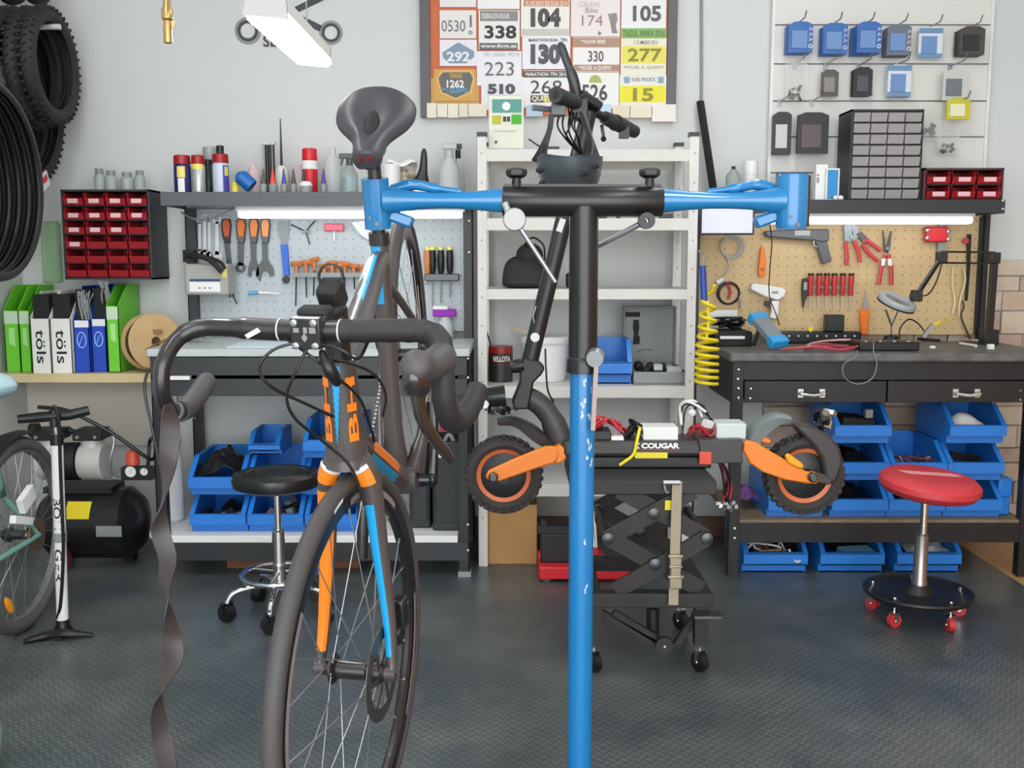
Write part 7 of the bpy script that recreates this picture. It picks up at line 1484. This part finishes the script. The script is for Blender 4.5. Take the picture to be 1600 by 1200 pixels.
hook('hook, fourth of the second slot, steel prong', 1400, 102); packs('white pack with blue bands on the second slot', 1400, 103, 36, 48, 2, mat('pack_white'), pk_lb, None, mat('pack_steel_blue'))
hook('hook, last of the second slot, steel prong', 1484, 104); packs('clear pack with grey card on the second slot', 1484, 112, 38, 46, 1, mat('pack_pale', '#c9c9c2', .4), mat('pack_greycard', '#6e7478', .5), None, base=.07)
hook('hook, first of the third slot, steel prong', 1218, 158); packs('tall black and white pack on the third slot', 1218, 176, 28, 64, 2, pk_k, mat('pack_pale'), None)
hook('hook, second of the third slot, steel prong', 1268, 158); packs('wide black pack on the third slot', 1264, 178, 48, 62, 1, pk_k, mat('pack_mauve', '#5c4f52', .4), None, base=.08)
hook('hook, last of the third slot, steel prong', 1490, 160); packs('yellow and olive pack on the third slot', 1484, 157, 36, 32, 1, mat('pack_yellow', '#c9bf3a', .4), mat('pack_cream', '#e6e2c0', .4), None, base=.1)
bag('clear bag of grey screws beside the big organiser', 1453, 162, 38, 54, dsteel, 2); bag('clear bag of long bolts under the yellow pack', 1484, 188, 36, 54, black_plastic, 3, Y0=.05)
for px in (1268, 1218):
    pass
# ---------------------------------------------------------------- organiser, red cabinet and small things on the dark shelf
ZS2 = 1.4585
oc = drawer_cabinet('tall organiser of thirty-two smoky clear drawers', 1328, 168, 1441, 312, 4.2, .16, 4, 8, mat('organiser_black', '#26282b', .45), mat('smoky_clear', '#a3a0a0', .22), set(), lip=.93)
oc.location.z += ZS2 + .0005 - (P(1328, 312, 4.2).z)
rc = drawer_cabinet('low cabinet of six red drawers with pink labels', 1443, 259, 1568, 311, 4.18, .17, 3, 2, mat('maroon_frame', '#4a3035', .45), red_plastic, {(r, c) for r in range(2) for c in range(3)})
rc.location.z += ZS2 + .0005 - (P(1438, 311, 4.18).z)
def sh2(name, label, cat, px, parts, Y=4.24, n=16):
    o = Vector((P(px, 305, Y).x, Y, ZS2)); s = S(Y, 280); t = thing(name, label, cat, o)
    for nm, mt_, prof in parts: m = M(); m.lathe([(r * s, h * s) for r, h in prof], o, n=n); m.build(nm, mt_, t)
    return t, o, s
t, o, s = sh2('glass_bottle', 'clear bottle with black cap on the dark shelf', 'bottle', 1145, [('glass', mat('grey_glass', '#b8c2bc', .15, glass=.4), [(11, 0), (11.5, 1), (11.5, 40), (4, 50)]), ('cap', black_plastic, [(3, 50), (3, 55)])])
sh2('spray_can', 'white spray can with pale band on the dark shelf', 'can', 1172, [('can', mat('cream_can', '#dcdad3', .4), [(11, 0), (11.5, 1), (11.5, 42), (10, 44)]), ('cap', white_plastic, [(11.5, 43), (11.5, 62), (10, 64)])], 4.3)
for k, px in enumerate((1122, 1131, 1158)):
    sh2('vial', ('tiny glass vial next to the shelving', 'tiny glass vial beside the clear bottle', 'dark vial before the white can')[k], 'vial', px, [('glass', mat('grey_glass') if k < 2 else mat('green_glass', '#5a6a5e', .3), [(3, 0), (3, 9), (2, 12)])], 4.18, 10)
t = thing('product_box', 'slim white box with red print leaning on the shelf', 'box', (P(1283, 305, 4.2).x, 4.2, ZS2)); m = M(); a, b = P(1274, 300, 4.2).x, P(1292, 300, 4.2).x; m.bb(a, b, 4.2, 4.24, ZS2, P(0, 257, 4.2).z); m.build('carton', paper, t, bevel=.001); m = M(); m.pxbox(1276, 272, 1280, 275, 4.199, .001); m.pxbox(1276, 277, 1280, 286, 4.199, .001); m.build('printed_mark', col('#a58f90'), t)
t = thing('phone_box', 'white box with bright blue front on the dark shelf', 'box', (P(1300, 305, 4.18).x, 4.18, ZS2)); m = M(); a, b = P(1290, 300, 4.18).x, P(1311, 300, 4.18).x; z1 = P(0, 263, 4.18).z; m.bb(a, b, 4.18, 4.195, ZS2, z1); m.build('carton', white_plastic, t, bevel=.001); m = M(); m.bb(a + .006, b - .006, 4.179, 4.18, ZS2 + .01, z1 - .006); m.build('blue_front', mat('azure', '#1f8ac8', .4), t)
for k, px in enumerate((1306, 1314)): m = M(); m.ball((P(px, 300, 4.15).x, 4.15, ZS2 + .011), .011, 12, 8); one('white_round_knob', ('white round knob before the blue box', 'white round knob nearer the organiser')[k], 'knob', m, white_plastic)  # two loose white round knobs
m = M(); m.bb(P(1216, 275, 4.3).x, P(1262, 275, 4.3).x, 4.3, 4.34, ZS2, P(0, 270, 4.3).z); one('blue_carton', 'dark blue carton behind the empty clamp', 'box', m, mat('deep_blue', '#1d4e8c', .4))
# monitor
t = thing('monitor', 'small flat monitor with blank lavender screen under the clamp arm', 'monitor', P(1137, 366, 4.06)); m = M(); m.pxbox(1094, 318, 1179, 367, 4.06, .03); m.build('bezel', black_plastic, t, bevel=.003); m = M(); m.pxbox(1097, 320, 1176, 364, 4.058, .003); m.build('screen', mat('lit_screen', '#c9cbe4', .3, emit=('#cfd0ee', .08)), t)
m = M(); a = P(1137, 330, 4.06); m.bb(a.x - .02, a.x + .02, 4.09, 4.119, a.z - .02, 1.44); m.build('mount', black_metal, t)
# ---------------------------------------------------------------- tools on the tan pegboard
YQ = 4.378; redh = mat('red_handle', '#c0353c', .4)
t = thing('cable_coil', 'coiled grey lead with white plug on the tan pegboard', 'cable', P(1140, 440, YQ))
m = M(); s = S(YQ, 385)
for k, r in enumerate((14, 16, 18)): m.torus(P(1142, 386, YQ) + Vector((.003 * k, -.004 * k, 0)), r * s, .0035, (.1, 1, .1 * k), 30, 7)
m.tube(spl([P(1134, 395, YQ), P(1140, 415, YQ - .01), P(1137, 425, YQ - .01), P(1128, 437, YQ - .01)], 4), .004, 7); m.build('lead', mat('lead_grey', '#b3b0ac', .5), t); m = M(); m.tube([P(1130, 436, YQ - .01), P(1120, 442, YQ - .01)], [.01, .013], 10); m.build('plug', white_plastic, t)
t = thing('voltage_tester', 'orange pointed tester hanging on the tan pegboard', 'tester', P(1191, 432, YQ)); m = M(); m.pxpoly([(1189, 386), (1194, 386), (1197, 410), (1196, 430), (1193, 433), (1188, 433), (1185, 428), (1187, 405)], YQ - .012, .014); m.build('tester_body', orange_plastic, t, bevel=.003); m = M(); m.cyl(P(1191, 387, YQ), P(1191, 379, YQ), .002, 6); m.build('probe', steel, t); m = M(); m.lathe([(.008, 0), (.008, .003)], P(1191, 421, YQ - .012), (0, -1, 0), 14); m.build('test_window', mat('dark_orange', '#a85a18', .4), t)
t = thing('air_riveter', 'dark grey pistol-shaped tool hanging under the clamp', 'pistol tool', P(1250, 412, 4.36)); gm = mat('gunmetal', '#5a5c5f', .45)
m = M(); m.pxpoly([(1195, 361), (1240, 358), (1296, 358), (1296, 376), (1286, 379), (1272, 376), (1240, 374), (1198, 370)], 4.345, .035); m.build('tool_body', gm, t, bevel=.006); m = M(); m.pxpoly([(1274, 374), (1292, 373), (1300, 408), (1286, 413)], 4.35, .028); m.build('grip', gm, t, bevel=.005); m = M(); m.tube(spl([P(1272, 376, 4.352), P(1272, 383, 4.352), P(1277, 386, 4.352)], 3), .003, 6); m.build('trigger', steel, t); m = M(); m.pxbox(1242, 360, 1266, 368, 4.343, .003); m.build('label_plate', mat('pale_plate', '#a3a6a8', .4), t)
def pliers(label, jaw, h1, h2, piv, mh=redh, mj=None, sleeve=None):
    t = thing('pliers', label, 'pliers', P(*h1[-1], YQ)); m = M()
    for j in jaw: m.pxpoly(j, YQ - .006, .007)
    m.build('jaw', mj or dsteel, t)
    for h in (h1, h2): m = M(); m.tube(spl([P(x, y, YQ - .008) for x, y in h], 4), .009, 10, flat=.7, up=(1, 0, 0)); m.build('handle', mh, t)
    m = M(); m.lathe([(.006, 0), (.006, .006)], P(*piv, YQ - .006), (0, -1, 0), 10); m.build('pivot', steel, t)
    if sleeve:
        for a, b in sleeve: m = M(); m.tube([P(*a, YQ - .009), P(*b, YQ - .009)], .0097, 10, flat=.75, up=(1, 0, 0)); m.build('sleeve', white_plastic, t)
pliers('red-handled crimping pliers with wide steel head', [[(1319, 352), (1330, 350), (1333, 365), (1330, 378), (1320, 376)], [(1331, 350), (1342, 355), (1340, 372), (1332, 378)]], [(1321, 378), (1323, 395), (1323, 415)], [(1334, 376), (1341, 392), (1344, 410)], (1330, 370), mj=mat('worn_steel', '#8d9aa0', .35, .5))
pliers('red-handled pliers hanging at a slant', [[(1338, 366), (1346, 362), (1358, 374), (1352, 382)]], [(1350, 374), (1364, 382), (1376, 392)], [(1347, 382), (1358, 396), (1372, 408)], (1350, 376))
pliers('long-nosed pliers with red and white handles', [[(1379, 360), (1381, 360), (1385, 388), (1388, 396), (1382, 394)], [(1392, 361), (1394, 361), (1391, 388), (1387, 396), (1385, 390)]], [(1383, 398), (1378, 415), (1373, 445)], [(1388, 398), (1392, 415), (1393, 445)], (1386, 388), sleeve=(((1381, 404), (1379, 415)), ((1390, 404), (1391, 415))))
t = thing('pipe_clamp', 'red screw clamp hanging under the shelf', 'clamp', P(1468, 400, YQ)); m = M(); m.pxbox(1448, 354, 1482, 378, YQ - .03, .035); m.build('clamp_jaw', red_bright, t, bevel=.006); m = M(); m.pxbox(1466, 348, 1479, 404, YQ - .012, .012); m.build('clamp_bar', grey_plastic, t)
for px, py in ((1449, 360), (1449, 372), (1482, 362), (1482, 374)): m = M(); m.lathe([(.009, 0), (.009, .006), (.005, .008)], P(px, py, YQ - .03), (0, -1, 0), 12); m.build('clamp_screw', steel, t)
t = thing('strap_wrench', 'black strip with a red disc by the pegboard edge', 'strap tool', P(1512, 470, YQ)); m = M(); m.pxpoly([(1511, 366), (1518, 366), (1516, 420), (1512, 470), (1508, 470), (1511, 420)], YQ, .005); m.build('strip', black_plastic, t); m = M(); m.lathe([(.013, 0), (.013, .008)], P(1508, 376, YQ), (0, -1, 0), 16); m.build('red_disc', redh, t)
t = thing('glue_gun', 'white glue gun hanging on the tan pegboard', 'glue gun', P(1210, 500, YQ)); m = M(); m.pxpoly([(1174, 444), (1182, 443), (1225, 450), (1229, 456), (1226, 464), (1216, 470), (1196, 464), (1174, 453)], YQ - .025, .03); m.build('gun_body', white_plastic, t, bevel=.006); m = M(); m.pxpoly([(1204, 470), (1218, 470), (1217, 488), (1214, 500), (1202, 496), (1206, 486)], YQ - .022, .024); m.build('grip', white_plastic, t, bevel=.005); m = M(); m.tube([P(1175, 448, YQ - .01), P(1169, 452, YQ - .01)], [.006, .002], 8); m.build('nozzle', steel, t); m = M(); m.pxpoly([(1196, 470), (1204, 470), (1204, 482), (1196, 478)], YQ - .018, .016); m.build('trigger', black_plastic, t); m = M(); m.pxbox(1206, 455, 1216, 459, YQ - .0255, .001); m.build('print', col('#9a9a96'), t)
t = thing('test_pen', 'black digital test pen beside the red screwdrivers', 'test pen', P(1257, 486, YQ)); m = M(); m.pxpoly([(1254, 436), (1262, 434), (1263, 460), (1258, 470), (1256, 481), (1255, 481), (1254, 468), (1253, 455)], YQ - .012, .014); m.build('pen_body', black_plastic, t, bevel=.003); m = M(); m.pxbox(1256, 441, 1261, 453, YQ - .0135, .002); m.build('display', mat('lcd_grey', '#9aa09a', .3), t)
o_ = 'first second third fourth fifth sixth'.split()
for k, px in enumerate((1266, 1279, 1291, 1303, 1316, 1329)):
    t = thing('screwdriver', 'red screwdriver, %s after the black test pen' % o_[k], 'screwdriver', P(px, 486, YQ), group='red screwdrivers'); Y = YQ - .012; s = S(Y, 445); b0_ = P(px, 462, Y)
    m = M(); m.lathe([(3.4 * s, 0), (4.2 * s, 3 * s), (3.6 * s, 14 * s), (4.6 * s, 20 * s), (4.6 * s, 31 * s)], b0_, n=10); m.build('handle', redh, t); m = M(); m.lathe([(4.8 * s, 31 * s), (4.4 * s, 35 * s)], b0_, n=10); m.build('cap', black_plastic, t); m = M(); m.cyl(b0_, P(px, 484, Y), .002, 6); m.build('shaft', steel, t)
rk = thing('tool_rack', 'thin clear strip holding the red screwdrivers', 'rack', P(1297, 452, YQ)); m = M(); m.pxbox(1262, 448, 1334, 451, YQ - .003, .008); m.build('rail', grey_plastic, rk)
t = thing('paint_scraper', 'orange scraper knife standing against the pegboard', 'scraper', P(1351, 523, YQ)); m = M(); m.pxpoly([(1344, 484), (1360, 484), (1358, 505), (1356, 523), (1346, 523)], YQ - .016, .018); m.build('grip', orange_plastic, t, bevel=.004); m = M(); m.pxpoly([(1352, 452), (1355, 468), (1357, 484), (1348, 484), (1350, 468)], YQ - .008, .003); m.build('blade', steel, t)
# magnifier lamp
t = thing('magnifier_lamp', 'grey ring magnifier lamp on a folded black arm', 'magnifier', (P(1545, 530, 4.2).x, 4.2, .876)); mg = mat('lamp_black', '#232426', .35)
c1 = P(1402, 471, 4.0); axn = Vector((.28, -.32, .9)).normalized()
m = M(); m.ring([(.048, -.01), (.074, -.01), (.077, 0), (.074, .01), (.048, .008)], c1, axn, 36); m.build('lamp_ring', mat('lamp_grey', '#aab2b6', .3), t); m = M(); m.lathe([(.001, -.004), (.048, -.002), (.048, .002), (.001, .005)], c1, axn, 30); m.build('lens', mat('lens_glass', '#dfeaf0', .05, glass=.9), t); m = M(); m.ring([(.05, -.016), (.076, -.016), (.076, -.01), (.05, -.01)], c1, axn, 36); m.build('lamp_rim', mg, t)
a, b, c, d = P(1432, 462, 4.02), P(1471, 402, 4.1), P(1554, 403, 4.2), P(1545, 522, 4.22)
m = M(); m.bar(a, b, .012, .016); m.build('arm', mg, t)
for dz in (.022, -.022): m = M(); m.bar(b + Vector((0, 0, dz)), c + Vector((0, 0, dz)), .008, .008); m.build('arm', mg, t)
m = M(); m.bar(c + Vector((0, 0, .02)), Vector((d.x, d.y, .92)), .022, .03); m.build('arm', mg, t); m = M()
for q in (a, b, c): m = M(); m.box(q, (.04, .03, .045)); m.build('joint', mg, t, bevel=.004)
m = M(); m.box(c1 + (a - c1) * .85, (.03, .02, .02)); m.build('joint', mg, t, bevel=.004); m = M(); m.bb(d.x - .03, d.x + .03, 4.19, 4.25, .8765, .94); m.build('bench_clamp', mg, t, bevel=.003)
m = M(); m.tube(spl([b + Vector((0, -.01, -.02)), P(1463, 440, 4.06), P(1450, 460, 4.03), a], 5), .003, 6); m.build('cord', mg, t)
t = thing('desk_stand', 'black dome stand with forked stem under the magnifier', 'stand', P(1392, 533, 4.1)); q = Vector((P(1392, 532, 4.1).x, 4.1, .8765)); m = M(); m.lathe([(.03, 0), (.032, .004), (.032, .03), (.024, .046), (.006, .052)], q, n=20); m.build('dome', black_plastic, t); m = M(); m.tube([q + Vector((0, 0, .05)), q + Vector((0, 0, .085))], .003, 6); m.tube([q + Vector((0, 0, .085)), P(1384, 484, 4.08)], .004, 6); m.tube([q + Vector((0, 0, .085)), P(1404, 484, 4.08)], .003, 6); m.build('forked_stem', mat('slate_stem', '#4f6470', .4), t)
# hanging lamp leads
for k, (pts, c_) in enumerate((([(1490, 416), (1488, 440), (1492, 470), (1488, 490)], '#d9cfa8'), ([(1506, 416), (1508, 440), (1500, 470), (1498, 495)], '#d9c79a'), ([(1504, 470), (1506, 480), (1502, 495), (1516, 530)], '#3a3a38'), ([(1488, 497), (1470, 508), (1455, 512)], '#cdb14a'))):
    m = M(); m.tube(spl([P(x, y, YQ - .01) for x, y in pts], 5), .004, 7); one('hanging_wire', ('cream wire hanging by the strap tool, straight one', 'cream wire hanging by the strap tool, curved one', 'dark wire dropping to the bench end', 'yellow wire slanting to the silver plug')[k], 'wire', m, mat('wire_' + c_.strip('#'), c_, .5))
m = M(); m.tube(spl([P(1405, 530, 4.2), P(1407, 512, 4.22), P(1420, 499, 4.25), P(1434, 505, 4.25), P(1446, 520, 4.2)], 6), .0032, 7); one('bench_wire', 'black wire arching beside the dome stand', 'wire', m, black_plastic)
m = M(); m.bar(P(1442, 527, 4.15), P(1458, 506, 4.15), .016, .014); m.mt(1).bar(P(1456, 509, 4.15), P(1468, 502, 4.15), .012, .01); one('silver_plug', 'silver plug leaning on the dark worktop', 'plug', m, [steel, yellow_plastic])
m = M(); m.bb(P(1529, 400, 4.38).x, P(1537, 400, 4.38).x, 4.375, 4.39, .905, 1.405); one('edge_profile', 'black metal profile at the pegboard edge', 'profile', m, black_metal)
# ---------------------------------------------------------------- on the dark worktop
ZB = .8765
def wb(px, py): q = FL(px, py, ZB); return q
t = thing('power_strip', 'long black power strip with a row of white dots on the dark bench', 'power strip', (P(1275, 525, 4.3).x, 4.3, ZB)); m = M(); a, b = P(1206, 525, 4.28).x, P(1345, 525, 4.28).x; m.bb(a, b, 4.27, 4.33, ZB, ZB + .05); m.build('strip_body', black_plastic, t, bevel=.006)
for k in range(9): x = a + .03 + k * (b - a - .06) / 8; m = M(); m.lathe([(.004, 0), (.004, .002)], (x, 4.27, ZB + .032), (0, -1, 0), 8); m.build('indicator', paper, t)
m = M(); q = P(1304, 500, 4.28); m.box((q.x, 4.29, ZB + .085), (.075, .05, .07)); m.build('adaptor', black_plastic, t, bevel=.004); m = M(); m.box((P(1268, 510, 4.26).x, 4.28, ZB + .06), (.016, .02, .02), (0, .5, 0)); m.build('yellow_tag', yellow_plastic, t)
t = thing('keyboard', 'black keypad unit with pale dots at the worktop edge', 'keypad', (P(1400, 545, 3.98).x, 3.98, ZB)); m = M(); a, b = P(1340, 545, 3.95).x, P(1434, 545, 3.95).x; m.bb(a, b, 3.93, 4.06, ZB, ZB + .035); m.build('keypad_body', black_plastic, t, bevel=.005)
for k in range(4): m = M(); m.box((a + .03 + k * .055, 3.95, ZB + .036), (.008, .008, .004)); m.build('key', white_plastic, t)
t = thing('multimeter', 'blue and grey multimeter propped up on the dark bench', 'multimeter', wb(1205, 548)); a, b = P(1217, 536, 3.95), P(1183, 496, 4.08); d_ = (b - a).normalized(); wv = Vector((.75, -.55, .35)).normalized()
up_ = d_.cross(Vector((.8, -.6, 0))).normalized()
m = M(); m.bar(a, b, .07, .03, (.3, -.8, .5)); m.build('meter_body', mat('meter_grey', '#7d848a', .45), t, bevel=.006); m = M(); m.bar(a - d_ * .012, a + d_ * .03, .076, .038, (.3, -.8, .5)); m.build('end_guard', mat('meter_blue', '#2f9ad8', .4), t, bevel=.005); m = M(); m.bar(b - d_ * .025, b + d_ * .012, .076, .038, (.3, -.8, .5)); m.build('end_guard', mat('meter_blue'), t, bevel=.005); m = M(); m.bar(P(1186, 515, 4.1), P(1178, 538, 3.98), .014, .014); m.build('prop_leg', black_plastic, t)
m = M(); pts = [(1222, 542, 3.92), (1240, 552, 3.9), (1275, 554, 3.89), (1310, 552, 3.9), (1335, 548, 3.93), (1343, 540, 3.97), (1330, 532, 4.02), (1300, 545, 3.95), (1275, 552, 3.9), (1258, 548, 3.92), (1265, 538, 3.98), (1290, 532, 4.02), (1320, 533, 4.05), (1345, 530, 4.08)]
m.tube(spl([Vector((P(x, y, Y).x, Y, ZB + .008 + .006 * (k % 3))) for k, (x, y, Y) in enumerate(pts)], 6), .005, 7); one('test_leads', 'red test leads looping across the dark worktop', 'cables', m, mat('red_lead', '#b2414c', .45))
m = M(); pts = [(1330, 530, 4.1), (1300, 526, 4.12), (1275, 530, 4.06), (1262, 540, 3.98), (1276, 548, 3.92)]; m.tube(spl([Vector((P(x, y, Y).x, Y, ZB + .03 - .004 * k)) for k, (x, y, Y) in enumerate(pts)], 6), .0045, 7); one('pink_cable', 'pale pink cable curled over the red leads', 'cable', m, mat('pale_pink_lead', '#d6a79f', .5))
m = M(); m.tube(spl([Vector((P(1340, 545, 3.9).x, 3.9, ZB + .006)), Vector((P(1338, 548, 3.84).x, 3.84, ZB - .01)), P(1318, 570, 3.83), P(1320, 590, 3.83), P(1340, 600, 3.83), P(1362, 592, 3.83), P(1370, 570, 3.83), Vector((P(1365, 545, 3.84).x, 3.838, ZB + .004)), Vector((P(1358, 535, 3.95).x, 3.9, ZB + .04))], 6), .0018, 6); one('thin_wire', 'thin grey wire drooping over the worktop edge', 'wire', m, grey_plastic)
t = thing('charger_tray', 'black tray of chargers with a white card behind', 'tray', (P(1140, 525, 4.25).x, 4.25, ZB)); a, b = P(1113, 520, 4.2).x, P(1170, 520, 4.2).x; m = M(); m.bb(a, b, 4.14, 4.33, ZB, ZB + .06); m.build('tray_body', matt_black, t, bevel=.004); m = M(); m.bb(a + .01, b - .02, 4.335, 4.34, ZB, P(0, 484, 4.36).z); m.build('white_card', white_plastic, t); m = M(); m.bb(a + .02, b - .03, 4.138, 4.14, ZB + .03, ZB + .042); m.build('label_strip', paper, t)
m = M(); rr = random.Random(17)
for k in range(9): p = [Vector((rr.uniform(a + .01, b - .01), rr.uniform(4.2, 4.31), ZB + .06 + rr.uniform(.006, .05))) for _ in range(4)]; m.tube(spl(p, 4), .005, 6)
m.build('charger_leads', black_plastic, t)
t = thing('cable_coil', 'black and red lead coiled above the charger tray', 'cable', P(1138, 480, YQ)); m = M(); s = S(YQ, 460); m.torus(P(1138, 458, YQ), 17 * s, .004, (.1, 1, 0), 28, 7); m.torus(P(1139, 459, YQ - .006), 16 * s, .004, (-.1, 1, .1), 28, 7); m.build('lead', black_plastic, t); m = M(); m.tube(spl([P(1136, 440, YQ - .008), P(1141, 455, YQ - .01), P(1138, 468, YQ - .01)], 4), .006, 7); m.build('red_lead', redh, t); m = M(); m.tube([P(1155, 462, YQ - .008), P(1157, 482, YQ - .008)], .004, 7); m.build('probe', grey_plastic, t)
for k, (x0_, y0_, x1_, y1_, c_, lab) in enumerate(((1492, 531, 1552, 537, '#d9b8a6', 'pale orange marker lying on the dark worktop'), (1500, 539, 1525, 543, '#e3d9d2', 'white pen lying on the dark worktop'), (1425, 531, 1468, 534, '#2a2a2a', 'black pen lying beside the silver plug'))):
    a, b = wb(x0_, y0_), wb(x1_, y1_); a.z = b.z = ZB + .006; m = M(); m.cyl(a, b, .006, 10); one('marker_pen', lab, 'pen', m, mat('pen_' + c_.strip('#'), c_, .4))
q = wb(1549, 546); m = M(); m.bb(q.x - .012, q.x + .012, q.y, q.y + .015, ZB, ZB + .02); one('white_cube', 'small white printed cube on the dark worktop', 'cube', m, paper, bevel=.001)
q = wb(1457, 545); m = M(); m.box((q.x, q.y, ZB + .006), (.02, .016, .012), (0, 0, .5)); one('white_chip', 'small white chip on the open worktop', 'chip', m, paper, bevel=.003)
m = M(); m.tube(spl([P(1203, 352, 4.06), P(1206, 380, 4.1), P(1203, 420, 4.15), P(1202, 460, 4.2), P(1212, 490, 4.24), P(1218, 508, 4.26)], 6), .0022, 6); one('thin_cable', 'thin black cable dropping from the shelf to the power strip', 'cable', m, black_plastic)
# ---------------------------------------------------------------- yellow coiled hose, poles
t = thing('coiled_hose', 'yellow coiled air hose hanging at the bench corner', 'hose', P(1108, 605, 3.72)); Yh = 3.72; s = S(Yh, 540); c1 = P(1105, 540, Yh); pts = []
for k in range(121):
    a = 2 * math.pi * k / 12; z = P(0, 445 + 155 * (k / 120) ** .62, Yh).z; r = (9 + 8 * min(1, k / 60)) * s; pts.append(Vector((c1.x + r * math.cos(a), Yh + r * math.sin(a), z)))
m = M(); m.tube(pts, .0068, 8); m.build('coil', mat('hose_yellow', '#e2cc1e', .4), t)
m = M(); m.tube([P(1100, 470, Yh), P(1098, 415, Yh)], [.013, .011], 12); m.build('blow_gun', mat('gun_blue', '#26449a', .4), t); m = M(); m.tube(spl([P(1106, 470, Yh - .01), P(1107, 500, Yh - .02), P(1104, 530, Yh - .02)], 4), .0055, 8); m.build('straight_tail', mat('hose_yellow'), t); m = M(); m.tube(spl([P(1098, 418, Yh), P(1100, 402, Yh), P(1096, 395, Yh + .05), (P(1092, 390, 4.0).x, 3.995, P(0, 392, 4.0).z)], 4), .004, 8); m.build('hanger', steel, t)
m = M(); m.bar(P(1094, 158, 4.42), P(1117, 312, 4.35), .026, .02); one('leaning_pole', 'black square pole leaning between shelving and wall', 'pole', m, black_metal)
m = M(); m.cyl(P(1096, -40, YW - .008), P(1096, 200, YW - .008), .006, 10); one('wall_conduit', 'thin grey conduit running up the wall beside the board', 'conduit', m, grey_plastic)
# ---------------------------------------------------------------- red stool
Yt = 3.42; q = P(1434, 926, Yt); sx, sy = q.x, Yt; zb = q.z
t = thing('stool', 'red cushioned mechanic stool with black dish base and red casters', 'stool', (sx, sy, 0))
m = M(); m.lathe([(.03, zb - .012), (.15, zb - .012), (.176, zb - .006), (.183, zb + .006), (.18, zb + .012), (.17, zb + .004), (.05, zb + .002), (.03, zb + .03), (.024, zb + .03)], (sx, sy, 0), n=44); m.build('base_dish', mat('dish_black', '#1e1f1f', .4), t)
for k in range(5):
    a = R(-68 + 72 * k); d = Vector((math.cos(a), math.sin(a), 0)); p = Vector((sx, sy, 0)) + d * .15; r = (zb - .04) / 2; caster(t, p, redh, chrome, r, .02, a + 1.2)
    m = M(); m.lathe([(.008, 0), (.008, .008), (.004, .012)], p + Vector((0, 0, zb + .004)), n=10); m.build('bolt', chrome, t)
zt2 = P(1440, 780, Yt).z; zm2 = P(1440, 835, Yt).z
m = M(); m.lathe([(.026, zb + .025), (.026, zb + .04), (.023, zb + .045), (.023, zm2), (.018, zm2 + .003)], (sx + .004, sy, 0), n=18); m.build('outer_tube', mat('satin_chrome', '#9a9594', .28, .8), t)
m = M(); m.lathe([(.0125, zm2), (.0125, zt2)], (sx + .008, sy, 0), n=14)
for k in range(4): m.lathe([(.014, 0), (.014, .004)], (sx + .008, sy, zm2 + .03 + k * .025), n=14)
m.build('threaded_spindle', chrome, t)
sc1 = P(1446, 757, Yt); tl = Vector((.07, -.085, 1)).normalized(); zs3 = sc1.z
m = M(); m.lathe([(.06, -.032), (.13, -.034), (.152, -.026), (.166, -.006), (.165, .012), (.15, .026), (.12, .032), (.06, .034), (.001, .034)], (sx + .022, sy, zs3), tl, 44); m.build('seat', mat('red_vinyl', '#cc3a44', .45), t)
mtx = axis_mat((sx + .022, sy, zs3), tl); m = M()
for k in range(5):
    x = -.07 + k * .035; m.add([mtx @ Vector((x + dx, .01 + dy * .02, .0354)) for dx, dy in ((-.018, 1), (.012, 1), (.02, .2), (.018, -1), (-.012, -1), (-.02, -.2))], [(0, 1, 2, 3, 4, 5)])
m.add([mtx @ Vector(p_) for p_ in ((-.108, .03, .0352), (-.09, .03, .0354), (-.09, -.01, .0354))], [(0, 1, 2)]); m.add([mtx @ Vector(p_) for p_ in ((.108, -.01, .0352), (.09, .03, .0354), (.09, -.01, .0354))], [(0, 1, 2)]); m.build('pale_logo', mat('pale_pink_print', '#eba0a2', .5), t)
# teal tub edge in the corner nearest the camera
m = M(); q = FL(-72, 1215); m.lathe([(.09, 0), (.1, .02), (.11, .1), (.1, .14), (.06, .16)], q, n=24); one('tub', 'pale teal plastic tub on the mat at the picture corner', 'tub', m, mat('pale_teal', '#86b0a4', .4))
